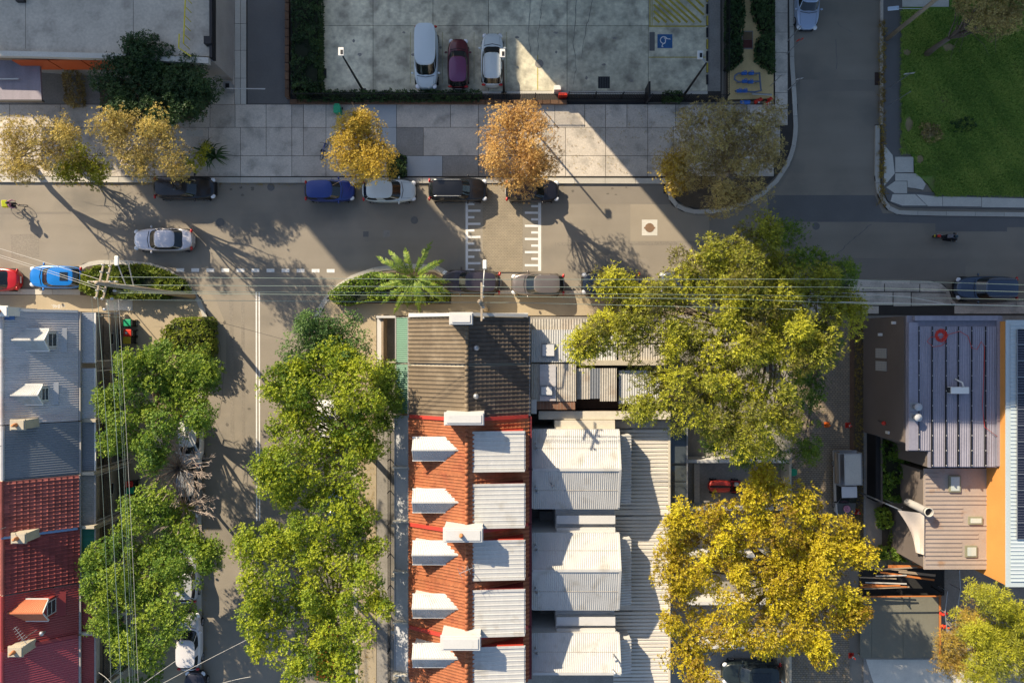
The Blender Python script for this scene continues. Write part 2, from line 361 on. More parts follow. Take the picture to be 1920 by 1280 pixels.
def kerb(name, path, wpx=9, stone=2.4, z=0.15, m=KERB, zb=-0.05):
    """kerb stones laid end to end along a pixel path (photo pixels), slightly uneven"""
    pts = [W(a, b) for a, b in path]
    root = None
    seglen = [(pts[i+1]-pts[i]).length for i in range(len(pts)-1)]; tot = sum(seglen)
    n = max(1, round(tot/stone)); w2 = wpx/24/2
    def at(d):
        for i, s in enumerate(seglen):
            if d <= s or i == len(seglen)-1: return pts[i] + (pts[i+1]-pts[i])*(d/s if s else 0)
            d -= s
    base = MB(); 
    for i in range(len(pts)-1):
        a, b = pts[i], pts[i+1]; t = (b-a).normalized(); q = Vector((-t.y, t.x, 0))
        a2 = a - t*w2*.3; b2 = b + t*w2*.3
        base.prism([tuple((a2-q*w2*.9)[:2]), tuple((b2-q*w2*.9)[:2]), tuple((b2+q*w2*.9)[:2]), tuple((a2+q*w2*.9)[:2])], zb, z-0.02-0.001*(i % 5))
    root = struct(name, base, JOINT)
    for k in range(n):
        d0 = tot*k/n+0.012; d1 = tot*(k+1)/n-0.012
        m_ = max(1, int((d1-d0)/0.6)); L_, R_ = [], []
        for j in range(m_+1):
            d = d0+(d1-d0)*j/m_; p = at(d); t = (at(min(tot, d+.05))-at(max(0, d-.05))).normalized(); q = Vector((-t.y, t.x, 0))
            L_.append(tuple((p+q*w2)[:2])); R_.append(tuple((p-q*w2)[:2]))
        MB().prism(L_+R_[::-1], zb, z+random.uniform(-.006, .006)).build('kerb_stone', m, root)
    return root
def slabs(root, xs, ys, z=0.14, m=CONC, special=None, skip=(), gap=0.018, h=0):
    """paving slabs on a pixel grid: each slab its own piece"""
    for j in range(len(ys)-1):
        xr = xs[j] if isinstance(xs[0], (list, tuple)) else xs
        for i in range(len(xr)-1):
            if (j, i) in skip: continue
            mm = (special or {}).get((j, i), m)
            MB().box(X(xr[i])+gap, Y(ys[j+1])+gap, z-0.05, X(xr[i+1])-gap, Y(ys[j])-gap, z+random.uniform(-.004, .004)).build('paving_slab', mm, root)
def ground_block(name, poly, m, z=0.12): return struct(name, MB().prism(PX(poly), -0.2, z), m)

# ---- north pavement
npav = ground_block('pavement', [(-60, 196), (1495, 196), (1495, 236), (1489, 270), (1462, 322), (1434, 350), (1398, 374), (1350, 390), (1300, 392), (1265, 376), (1254, 336), (-60, 334)], JOINT, 0.10)
slabs(npav, [[-60, 20, 115, 190, 280, 357, 395, 442, 500, 548, 570, 612, 680, 744, 845, 897, 966, 1040, 1096, 1135, 1175, 1214, 1266, 1330, 1400, 1452]],
      [197, 240], special={(0, 12): CONCB})
slabs(npav, [[-60, 10, 70, 150, 230, 318, 392, 452, 500, 548, 570, 612, 665, 700, 744, 794, 897, 960, 1060, 1135, 1214, 1262, 1340, 1420, 1462]],
      [240, 293], special={(0, 12): CONCB, (0, 13): CONCB, (0, 14): CONCD})
slabs(npav, [[-60, 10, 70, 150, 230, 318, 346, 452, 548, 612, 680, 757, 830, 897, 960, 1060, 1135, 1214, 1262, 1340, 1420, 1450]],
      [293, 331.5], special={(0, 11): CONCB, (0, 13): CONCD, (0, 12): CONCD})
patch('service_cover', [(350, 245), (382, 245), (382, 257), (350, 257)], .150, CONCL, npav)
kerb('kerb', [(-60, 337), (1248, 340)], 10)
# corner bed under the big olive tree
kerb('kerb', [(1252, 336), (1253, 362), (1262, 382), (1280, 393), (1305, 398), (1345, 396), (1390, 385), (1425, 367), (1455, 340), (1478, 305), (1489, 268), (1491, 236), (1488, 175), (1484, 120), (1482, -60)], 8)
struct('garden_bed', MB().prism(PX([(1262, 342), (1268, 374), (1284, 386), (1306, 390), (1342, 388), (1384, 376), (1416, 358), (1444, 330), (1440, 322), (1262, 334)]), .0, .13), SOIL)
epav = ground_block('side_pavement', [(1450, -60), (1480, -60), (1484, 240), (1462, 300), (1452, 240)], JOINT, 0.105)
slabs(epav, [1452, 1476], [-30, 26, 62, 100, 137, 175, 205, 236], m=CONC)
# ---- top left: driveway, pavements
lpav = ground_block('driveway_pavement', [(396, -60), (464, -60), (464, 197), (396, 197)], JOINT, 0.104)
slabs(lpav, [396, 441], [-60, 0, 60, 122, 197])
slabs(lpav, [441, 452, 463], [-60, -2, 46, 96, 148, 197], m=CONCL)
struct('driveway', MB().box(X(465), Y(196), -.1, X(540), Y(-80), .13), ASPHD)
struct('forecourt', MB().box(X(-60), Y(196), -.1, X(395), Y(92), .11), CONCD)
struct('forecourt_soil', MB().prism(PX([(188, 130), (394, 128), (394, 198), (358, 228), (190, 200)]), 0, .150), SOIL)
# ---- car park
cp = ground_block('car_park', [(546, -90), (1352, -90), (1352, 192), (546, 192)], JOINT, 0.10)
slabs(cp, [598, 700, 812, 916, 1063, 1215, 1326], [-88, 50, 172], m=CONCP, z=.135)
struct('car_park_edge', MB().box(X(1326), Y(172), 0, X(1350), Y(-90), .128), CONCD)
MB().flat(PX([(598, 172), (1326, 172), (1326, 178), (598, 178)]), .13).build('drain_strip', CONCL, cp)
def stripe(mb, a, b, wpx, z):
    a, b = W(*a), W(*b); t = (b-a).normalized(); q = Vector((-t.y, t.x, 0))*wpx/48
    mb.add([(p.x, p.y, z) for p in (a-q, b-q, b+q, a+q)], [(0, 1, 2, 3)])
def mark(name, m, parent, a, b, wpx, z=.144):
    s = MB(); stripe(s, a, b, wpx, z); return s.build(name, m, parent)
mark('painted_line', MARKY, cp, (1218, -60), (1218, 50), 2.2); mark('painted_line', MARKY, cp, (1222, -60), (1222, 51), 1.2, .1445)
mark('painted_line', MARKY, cp, (1216, 51), (1322, 51), 2.5); mark('painted_line', MARKY, cp, (1216, 109), (1322, 109), 1.6)
mark('painted_line', MARKY, cp, (1008, 105), (1008, 170), 1.6)
for k in range(10):
    x0 = 1224+k*16-40; a = (max(x0, 1225), 44-max(0, 0)); 
    xa, ya = 1225+k*13-28, 44
    xb, yb = xa-62, ya-56
    # hatch lines run from lower right to upper left; clip at the bay
    if xa > 1319: t = (xa-1319)/62; xa, ya = 1319, ya-56*t
    if xb < 1225: t = (1225-xb)/62; xb, yb = 1225, yb+56*t
    if xa > xb+4: mark('hatch_stripe', MARKY, cp, (xa, ya), (xb, yb), 4.2, .1435)
for k in range(3): 
    xa, ya = 1319, 30-k*15; mark('hatch_stripe', MARKY, cp, (xa, ya), (xa-45, ya-42), 4.2, .1435)
patch('painted_square', [(1232, 66), (1260, 66), (1260, 92), (1232, 92)], .146, BLUEP, cp)
patch('asphalt_square', [(1217, 62), (1227, 62), (1227, 97), (1217, 97)], .146, ASPHD, cp)
# wheelchair symbol (turned on its side as painted)
sy = MB(); zz = .149
arc = [(1244+6.5*math.cos(a), 77+6.5*math.sin(a)) for a in np.linspace(math.radians(70), math.radians(330), 12)]
for i in range(len(arc)-1): stripe(sy, arc[i], arc[i+1], 1.6, zz)
for a, b in (((1244, 73), (1254, 75)), ((1247, 75), (1247, 81)), ((1243, 83), (1240, 89)), ((1247, 81), (1243, 84)), ((1240, 89), (1243, 90)), ((1254, 74), (1256, 76))): stripe(sy, a, b, 1.6, zz+.0006)
sy.build('wheelchair_symbol', MARK, cp)
for k in range(9):
    mark('bay_block', MARKY if k % 2 else BLACK, cp, (1325, -34+k*22), (1325, -16+k*22), 3.4, .21)
    MB().box(X(1323.2), Y(-16+k*22), .12, X(1326.8), Y(-34+k*22), .205).build('wheel_stop', BLACK, cp)
def crack(parent, pts, wpx, m, z):
    rc = random.Random(len(pts)*7+int(pts[0][0])); P2 = []
    for i in range(len(pts)-1):
        for k in range(5): u = k/5; P2.append((lerp_(pts[i][0], pts[i+1][0], u)+rc.uniform(-1.6, 1.6), lerp_(pts[i][1], pts[i+1][1], u)+rc.uniform(-1, 1)))
    P2.append(pts[-1]); s = MB()
    for i in range(len(P2)-1):
        (a, b), (c, d) = P2[i], P2[i+1]; w1 = wpx*rc.uniform(.5, 1.2)
        s.add([(X(a-w1), Y(b), z), (X(a+w1), Y(b), z), (X(c+w1), Y(d), z), (X(c-w1), Y(d), z)], [(0, 1, 2, 3)])
    s.build('crack', m, parent)
def lerp_(a, b, t): return a+(b-a)*t
for pts in ([(1018, -40), (1015, 20), (1010, 60), (1007, 105)], [(1082, -40), (1079, 30), (1074, 80), (1080, 125), (1075, 160)], [(1112, -20), (1108, 20), (1098, 55), (1090, 110)], [(995, 0), (991, 60), (994, 100)]): crack(cp, pts, .45, ASPHD, .1425)
for pts in ([(1568, 40), (1578, 52), (1600, 62)], [(1568, 75), (1568, 130)]): crack(ROAD, pts, .5, ASPHD, .0075)
for pts in ([(1633, 420), (1610, 440), (1585, 462), (1565, 480)],): crack(ROAD, pts, 1.0, ASPHD, .0075)
def cover(label, px, py, r, m=ASPHD, square=False, z=.0, grate=False, name='manhole_cover'):
    t = MB(); c = W(px, py)
    if square:
        t.box(c.x-r/24, c.y-r/24, z, c.x+r/24, c.y+r/24, z+.012)
        if grate:
            g = thing('drain_grate', label, 'drain grate', (c.x, c.y, z))
            MB().box(c.x-r/24, c.y-r/24, z, c.x+r/24, c.y+r/24, z+.006).build('sump', DARK, g)
            for k in range(7):
                xx = c.x - r/24 + (k+.5)*2*r/24/7
                MB().box(xx-.03, c.y-r/24, z+.007, xx+.03, c.y+r/24, z+.02).build('grate_bar', STEELD, g)
            return g
    else:
        t.prism([(c.x+r/24*math.cos(a), c.y+r/24*math.sin(a)) for a in np.linspace(0, 2*math.pi, 22)[:-1]], z, z+.012)
        t.prism([(c.x+r/24*.8*math.cos(a), c.y+r/24*.8*math.sin(a)) for a in np.linspace(0, 2*math.pi, 22)[:-1]], z+.012, z+.017)
    return setup(t.build(name, m), label, 'manhole cover')
STEELD = mat('dark_grate_steel', (0.05, 0.055, 0.06), 0.5, 0.1, 2, 0.1, 8)
cover('round cover in the concrete car park beside the sunlit wedge', 1011, 121, 8, CONCD, z=.14)
cover('square steel grate near the sliding gate', 1132, 156, 11, square=True, z=.138, grate=True)
cover('square grate by the hedge in the car park corner', 604, 139, 9, square=True, z=.138, grate=True)
cover('round manhole in shaded road left of the grey sedan shadow', 413, 417, 8)
cover('round manhole near the kerb ahead of the black wagon', 508, 351, 7)
cover('small square cover in the shaded main road, left of two', 686, 439, 5, square=True)
cover('square cover in the shaded main road, right of two', 725, 438, 6, CONCD, square=True)
cover('faint round cover south of the white hatchback', 777, 413, 7)
cover('round manhole in the shaded road near the motorcycle', 1530, 424, 7)
ms = thing('manhole_surround', 'white concrete square with round brown manhole in the sunlit road', 'manhole cover', W(1218, 427))
MB().box(X(1203.5), Y(441.5), 0, X(1232.5), Y(412), .012).build('concrete_surround', CONCL, ms)
t = MB(); c = W(1218, 427)
t.prism([(c.x+.36*math.cos(a), c.y+.36*math.sin(a)) for a in np.linspace(0, 2*math.pi, 26)[:-1]], .012, .022); t.box(c.x-.44, c.y-.08, .0125, c.x+.44, c.y+.06, .02)
t.build('lid', mat('rusty_lid', (0.2, 0.12, 0.07), 0.7, 0.2, 3, 0.2, 20), ms)

rs_ = random.Random(4)
def blob(name, px, py, rx, ry, m, z, parent):
    n = 12; MB().flat([(X(px+rx*rs_.uniform(.6, 1.1)*math.cos(2*math.pi*k/n)), Y(py+ry*rs_.uniform(.6, 1.1)*math.sin(2*math.pi*k/n))) for k in range(n)], z).build(name, m, parent)
for k in range(16):   # drips under the parking rows
    blob('oil_stain', rs_.choice([rs_.uniform(420, 560), rs_.uniform(1060, 1240), rs_.uniform(160, 280)]), rs_.uniform(350, 366), rs_.uniform(2, 5), rs_.uniform(1.5, 3), OIL, .0066+k*.0001, ROAD)
for k in range(14): blob('oil_stain', rs_.uniform(640, 1200), rs_.uniform(60, 160), rs_.uniform(2, 6), rs_.uniform(2, 5), CONCD, .1402+k*.0001, cp)
for k in range(10): blob('oil_stain', rs_.uniform(400, 478), rs_.uniform(600, 1200), rs_.uniform(2, 4), rs_.uniform(2, 6), OIL, .0066+k*.0001, ROAD)
for x in (770, 830, 889, 950): mark('painted_line', FADY, cp, (x, 62), (x, 158), 1.1, .1435)
patch('asphalt_patch', [(-40, 398), (120, 397), (240, 400), (240, 403), (120, 401), (-40, 402)], .005, ASPH2)
patch('asphalt_patch', [(430, 560), (437, 560), (440, 900), (433, 900)], .005, TRACK)
patch('asphalt_patch', [(452, 560), (458, 560), (460, 900), (454, 900)], .005, TRACK)
patch('asphalt_patch', [(20, 440), (72, 438), (74, 482), (22, 484)], .005, TRACK)
patch('asphalt_patch', [(1040, 455), (1270, 453), (1270, 459), (1040, 461)], .005, TRACK)
patch('asphalt_patch', [(1500, 150), (1640, 150), (1640, 171), (1500, 171)], .005, ASPH2)
for pts in ([(120, 372), (160, 380), (230, 374)], [(30, 425), (90, 418), (180, 430), (240, 424)], [(410, 640), (420, 700), (412, 780)], [(1060, 480), (1130, 474), (1230, 486)], [(1700, 500), (1760, 492), (1820, 497)]): crack(ROAD, pts, .4, OIL, .0078)
# ---- speed table with its painted combs
tb = struct('speed_table', MB().box(X(905), Y(510), -.02, X(980), Y(346), .075), PAVER)
for x0, x1 in ((870, 905), (980, 1017)):
    MB().add([(X(x0), Y(510), .004 if x0 < 900 else .074), (X(x1), Y(510), .074 if x0 < 900 else .004), (X(x1), Y(346), .074 if x0 < 900 else .004), (X(x0), Y(346), .004 if x0 < 900 else .074)], [(0, 1, 2, 3)]).build('ramp', RAMP, tb)
def rz(px): 
    if px < 905: return .004+.07*(px-870)/35
    return .074-.07*(px-980)/37
def comb(x0, x1, y0, y1):
    za, zb = rz(x0)+.006, rz(x1)+.006
    MB().add([(X(x0), Y(y1), za), (X(x1), Y(y1), zb), (X(x1), Y(y0), zb), (X(x0), Y(y0), za)], [(0, 1, 2, 3)]).build('painted_bar', MARK, tb)
comb(873, 877.5, 372, 508); comb(1009, 1014.5, 346+26, 508)
for k in range(11):
    y = 383+k*12.3; comb(877.7, 889.5 if k % 2 == 0 else 901, y-2.1, y+2.1)
for k in range(11):
    y = 374.5+k*12.3; comb(996 if k % 2 else 984, 1008.8, y-2.1, y+2.1)
# ---- give way dashes and centre lines
for k in range(11):
    x = 338+k*28.2; patch('painted_dash', [(x-7.3, 503+k*.15), (x+7.3, 503+k*.15), (x+7.3, 509.4+k*.15), (x-7.3, 509.4+k*.15)], .0065, MARK)
patch('painted_line', [(479.4, 548), (481.8, 548), (482.6, 976), (480.2, 976)], .0065, MARK)
patch('painted_line', [(484.8, 548), (487.2, 548), (488, 976), (485.6, 976)], .0065, MARK)

# ---- north east corner: footpath, pale slabs, lawn
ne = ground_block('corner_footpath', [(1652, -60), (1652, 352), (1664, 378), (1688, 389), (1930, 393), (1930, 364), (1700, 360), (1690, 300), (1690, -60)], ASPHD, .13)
kerb('kerb', [(1652, -60), (1652, 235)], 5, m=CONC)
kerb('kerb', [(1644, 236), (1643, 335), (1649, 368), (1664, 390), (1684, 399), (1760, 401), (1935, 403)], 8)
for poly in ([(1656, 272), (1672, 292), (1676, 326), (1656, 350)], [(1677, 295), (1711, 295), (1711, 324), (1677, 324)], [(1677, 326), (1720, 326), (1734, 346), (1729, 357), (1716, 354), (1700, 352), (1700, 340), (1677, 340)],
             [(1676, 341), (1699, 341), (1699, 363), (1676, 363), (1660, 352)], [(1672, 365), (1714, 365), (1736, 386), (1690, 386), (1668, 378)], [(1716, 365), (1765, 370), (1765, 387), (1738, 387)],
             [(1766, 369), (1838, 371), (1838, 388), (1766, 387)], [(1839, 371), (1930, 373), (1930, 390), (1839, 389)]):
    MB().prism(PX(poly), .1, .145+random.uniform(-.003, .003)).build('paving_slab', CONCL, ne)
rl_ = random.Random(9)
def blob2(px, py, rx, ry):
    n = 14; struct('bare_ground', MB().prism([(X(px+rx*rl_.uniform(.6, 1.15)*math.cos(2*math.pi*k/n)), Y(py+ry*rl_.uniform(.6, 1.15)*math.sin(2*math.pi*k/n))) for k in range(n)], .1, .185), DIRT)
lawn = struct('lawn', MB().prism(PX([(1690, 15), (1690, 240), (1694, 262), (1712, 300), (1714, 325), (1738, 345), (1748, 360), (1790, 366), (1960, 368), (1960, -120), (1778, -120), (1778, 15)]), 0, .17), GRASS)
for (a, b, rx, ry) in ((1702, 235, 9, 16), (1698, 100, 9, 7), (1740, 252, 16, 10), (1722, 300, 8, 10), (1775, 90, 14, 8)): blob2(a, b, rx, ry)
struct('lawn_path', MB().box(X(1690), Y(15), 0, X(1777), Y(-60), .16), CONCL)
struct('far_lawn', MB().box(X(1961), Y(368), 0, 90, Y(-300), .16), GRASS)
# ---- planted strip with sandy path by the car park
struct('garden_strip', MB().box(X(1362), Y(190), 0, X(1449), Y(-80), .14), SOIL)
struct('mulch_path', MB().prism(PX([(1380, -60), (1412, -60), (1414, 20), (1428, 60), (1417, 110), (1449, 140), (1449, 186), (1364, 188), (1364, 132), (1392, 115), (1386, 70), (1392, 20)]), .1, .15), SAND)

# ---- south west corner
sw = ground_block('corner_footpath', [(-80, 553), (150, 553), (235, 560), (340, 560), (372, 560), (388, 590), (395, 640), (392, 690), (372, 720), (372, 1400), (226, 1400), (226, 585), (-80, 585)], FOOT, .12)
kerb('kerb', [(-80, 546), (160, 548)], 10)
kerb('kerb', [(152, 503), (160, 497), (186, 492), (240, 492), (290, 498), (325, 512), (350, 535), (372, 560), (386, 592), (394, 640), (394, 690), (378, 715), (374, 760), (374, 1400)], 8)
struct('planted_island', MB().prism(PX([(152, 553), (152, 508), (165, 500), (240, 497), (290, 503), (322, 517), (345, 538), (362, 556)]), 0, .15), SOIL)
for poly in ([(200, 561), (250, 561), (250, 582), (200, 582)], [(252, 562), (330, 562), (330, 584), (252, 584)], [(290, 562+23), (345, 585), (318, 612), (290, 612)]):
    MB().prism(PX(poly), .1, .134).build('paving_slab', CONCL if poly[0][0] < 210 else FOOT, sw)
# ---- island with the banana plant, east footpath
se = ground_block('terrace_footpath', [(590, 592), (612, 560), (655, 528), (700, 512), (760, 504), (820, 505), (846, 520), (856, 545), (1600, 552), (1600, 590), (1300, 591), (706, 592), (706, 1400), (668, 1400), (668, 720), (600, 690)], FOOT, .12)
kerb('kerb', [(668, 1400), (664, 720), (640, 700), (600, 680), (588, 640), (590, 604), (604, 572), (630, 541), (662, 520), (705, 505), (760, 499), (815, 501), (842, 514), (856, 542)], 9)
kerb('kerb', [(862, 547), (1160, 549), (1490, 549)], 7, m=CONC)
struct('planted_island', MB().prism(PX([(612, 560), (650, 535), (700, 516), (760, 508), (815, 510), (836, 522), (846, 548), (846, 570), (640, 568)]), 0, .15), SOIL)
# yards in front of the terraces
struct('front_yard', MB().box(X(707), Y(1400), 0, X(742), Y(592), .14), CONCD)
# ---- lane, right hand pavements
lane = struct('lane', MB().box(X(1484), Y(1400), -.1, X(1592), Y(590), .10), LANEP)
MB().box(X(1592.5), Y(1060), -.1, X(1600), Y(590), .115).build('gutter_edge', BRICKE, lane)
MB().box(X(1600), Y(1060), -.1, X(1618), Y(590), .10).build('drain_channel', SOIL, lane)
rp = ground_block('shopfront_pavement', [(1484, 548), (1590, 528), (1765, 532), (1782, 548), (1786, 572), (1960, 570), (1960, 590), (1484, 590)], JOINT, .10)
for poly in ([(1590, 531), (1656, 531), (1656, 546), (1590, 546)], [(1658, 531), (1722, 532), (1722, 547), (1658, 546)], [(1724, 532), (1764, 535), (1779, 548), (1724, 547)],
             [(1590, 548), (1672, 548), (1672, 572), (1590, 572)], [(1674, 548), (1706, 548), (1706, 574), (1674, 574)], [(1708, 549), (1779, 550), (1782, 572), (1708, 574)],
             [(1590, 574), (1646, 574), (1646, 588), (1590, 588)], [(1500, 550), (1588, 548), (1588, 588), (1500, 588)], [(1788, 574), (1960, 572), (1960, 588), (1788, 588)]):
    MB().prism(PX(poly), .05, .135+random.uniform(-.003, .003)).build('paving_slab', CONC, rp)
kerb('kerb', [(1592, 528), (1748, 530), (1768, 537), (1779, 552), (1782, 572), (1960, 568)], 6, m=CONC)
struct('back_yard', MB().box(X(1186), Y(1400), -.1, X(1484), Y(592), .12), CONCD)
struct('side_yard', MB().box(X(1618), Y(1400), -.1, X(1990), Y(592), .125), CONCD)
struct('west_yard', MB().box(X(-200), Y(1400), -.1, X(226), Y(586), .10), CONCD)
struct('under_terraces', MB().box(X(742), Y(1400), -.1, X(1186), Y(594), .09), CONCD)

# ================================================================== roof builders
def lerp(a, b, t): return a + (b-a)*t
def corr(A, B, C, D, pitch=.16, amp=.03, kind='sine'):
    """ribbed sheet: ribs run A->B, profile repeats A->D"""
    A, B, C, D = map(Vector, (A, B, C, D)); n = (B-A).cross(D-A).normalized()
    if n.z < 0: n = -n
    wlen = (D-A).length; cnt = max(1, round(wlen/pitch)); prof = []
    for k in range(cnt):
        if kind == 'sine':
            for j in range(4): prof.append(((k+j/4)/cnt, amp*math.sin(2*math.pi*j/4)))
        else:
            for u, hh in ((0, 0), (.62, 0), (.72, 1), (.90, 1)): prof.append(((k+u)/cnt, amp*hh))
    prof.append((1, 0)); m = MB(); vs = []
    for t, hh in prof:
        vs.append(lerp(A, D, t)+n*hh); vs.append(lerp(B, C, t)+n*hh)
    m.add(vs, [(2*i, 2*i+1, 2*i+3, 2*i+2) for i in range(len(prof)-1)])
    return m
def tile_profile(kind):
    # across (x 0..1) height in units of tile width
    if kind == 'roman': return [(0, .02), (.12, .16), (.26, .2), (.40, .14), (.5, .02), (.75, .0), (1.0, .02)]
    return [(0, .10), (.18, .02), (.36, .02), (.55, .12), (.72, .20), (.88, .19), (1.0, .10)]
def one_tile(pw, pl, kind):
    """single tile, x across, y up-slope, lower edge at y=0 lifted"""
    pr = tile_profile(kind); vs = []
    for x, z in pr: vs.append((x*pw, -0.035, z*pw+.075))
    for x, z in pr: vs.append((x*pw, pl*1.02, z*pw+.008))
    for x, z in pr: vs.append((x*pw, -0.03, z*pw+.008))
    n = len(pr); fs = [(i, i+1, n+i+1, n+i) for i in range(n-1)] + [(2*n+i, 2*n+i+1, i+1, i) for i in range(n-1)]
    return vs, fs
def tiles(A, B, C, D, m, parent, pw=.285, pl=.34, kind='roman', single=True, jitter=.006, keep=None):
    """A,B = eave from left to right looking up the slope; D,C = ridge."""
    A, B, C, D = map(Vector, (A, B, C, D))
    ux = (B-A); wdt = ux.length; ux.normalize(); uy = (D-A); ln = uy.length; uy.normalize(); nz = ux.cross(uy).normalized()
    nc = max(1, round(wdt/pw)); nr = max(1, round(ln/pl)); pw = wdt/nc; pl = ln/nr
    vs, fs = one_tile(pw, pl, kind)
    me = MB().add(vs, fs).mesh('tile', m)
    rest = MB(); cnt = 0; o0 = org(parent)
    cells = [(r, c) for r in range(nr) for c in range(nc)]
    order = cells if keep is None else sorted(cells, key=keep)
    for r, c in order:
        p = A + ux*(c*pw) + uy*(r*pl) + nz*random.uniform(0, jitter)
        R = Matrix((ux, uy, nz)).transposed().to_4x4()
        R = R @ Matrix.Rotation(random.uniform(-.012, .012), 4, 'Z')
        if single and cnt < 300:
            addobj('tile', me, parent, Matrix.Translation(p-o0) @ R); cnt += 1
        else:
            rest.add([(R @ Vector(v)) + p for v in vs], fs)
    if rest.v:
        o = rest.build('tile_field', m, parent); o['kind'] = 'stuff'
    under = MB().quad(A-nz*.01, B-nz*.01, C-nz*.01, D-nz*.01); under.build('roof_deck', m, parent)
def pent(mb, x0, xr, x1, he, hr, y0, y1, he2=None):
    """gabled body, ridge along y"""
    he2 = he if he2 is None else he2
    vs = []
    for y in (y0, y1): vs += [(x0, y, 0), (x1, y, 0), (x1, y, he2), (xr, y, hr), (x0, y, he)]
    return mb.add(vs, [(0, 1, 2, 3, 4), (9, 8, 7, 6, 5), (0, 5, 6, 1), (1, 6, 7, 2), (2, 7, 8, 3), (3, 8, 9, 4), (4, 9, 5, 0)])
def window(parent, c, axis, w_, h_, fm=WHITE, out=1):
    """framed window on a wall. axis 'x' = wall faces +-x (out sign), 'y' likewise"""
    x, y, z = c; d = .04*out
    f = MB()
    def bb(u0, u1, z0, z1, t):
        if axis == 'x': f.box(x, y+u0, z+z0, x+t, y+u1, z+z1)
        else: f.box(x+u0, y, z+z0, x+u1, y+t, z+z1)
    b = .06
    bb(-w_/2, w_/2, 0, b, d); bb(-w_/2, w_/2, h_-b, h_, d); bb(-w_/2, -w_/2+b, b, h_-b, d); bb(w_/2-b, w_/2, b, h_-b, d); bb(-w_/2+b, w_/2-b, h_/2-.02, h_/2+.02, d*.8)
    fr = f.build('window', fm, parent)
    p = MB()
    if axis == 'x': p.quad((x+.012*out, y-w_/2+b, z+b), (x+.012*out, y+w_/2-b, z+b), (x+.012*out, y+w_/2-b, z+h_-b), (x+.012*out, y-w_/2+b, z+h_-b))
    else: p.quad((x-w_/2+b, y+.012*out, z+b), (x+w_/2-b, y+.012*out, z+b), (x+w_/2-b, y+.012*out, z+h_-b), (x-w_/2+b, y+.012*out, z+h_-b))
    p.build('pane', PANE, fr)

# ================================================================== central terrace row
HE, HR = 6.3, 8.8
xe, xr_, xb = X(768, HE), X(875, HR), X(990, HE)
YB = [1.74, -1.58, -5.22, -8.90, -12.75, -16.30, -19.90, -23.60]
names = ['brown tiled end terrace house with white chimney on its north wall', 'brown tiled terrace house beside the orange roofed row',
         'orange tiled terrace house next to the brown roofs, northernmost of the row', 'orange tiled terrace house whose south wall carries the middle white chimney',
         'orange tiled terrace house just south of the middle white chimney', 'orange tiled terrace house with a small dormer north of the lowest chimney',
         'orange tiled terrace house at the bottom edge below the lowest chimney']
def chimney(parent, x0, x1, y, hw, zb, zt, pot=True, m=WHITE):
    c = MB().box(x0, y-hw, zb, x1, y+hw, zt).build('chimney', m, parent)
    MB().box(x0-.06, y-hw-.05, zt-.22, x1+.06, y+hw+.05, zt-.08).build('band', m, c)
    MB().box(x0+.12, y-hw+.12, zt, x1-.12, y+hw-.12, zt+.06).build('cap', m, c)
    if pot: MB().tube([((x0+x1)/2-.1, y, zt+.05), ((x0+x1)/2-.1, y, zt+.35)], [.15, .11], 10).build('chimney_pot', TERRA, c, True)
    return c
HOUSES = []
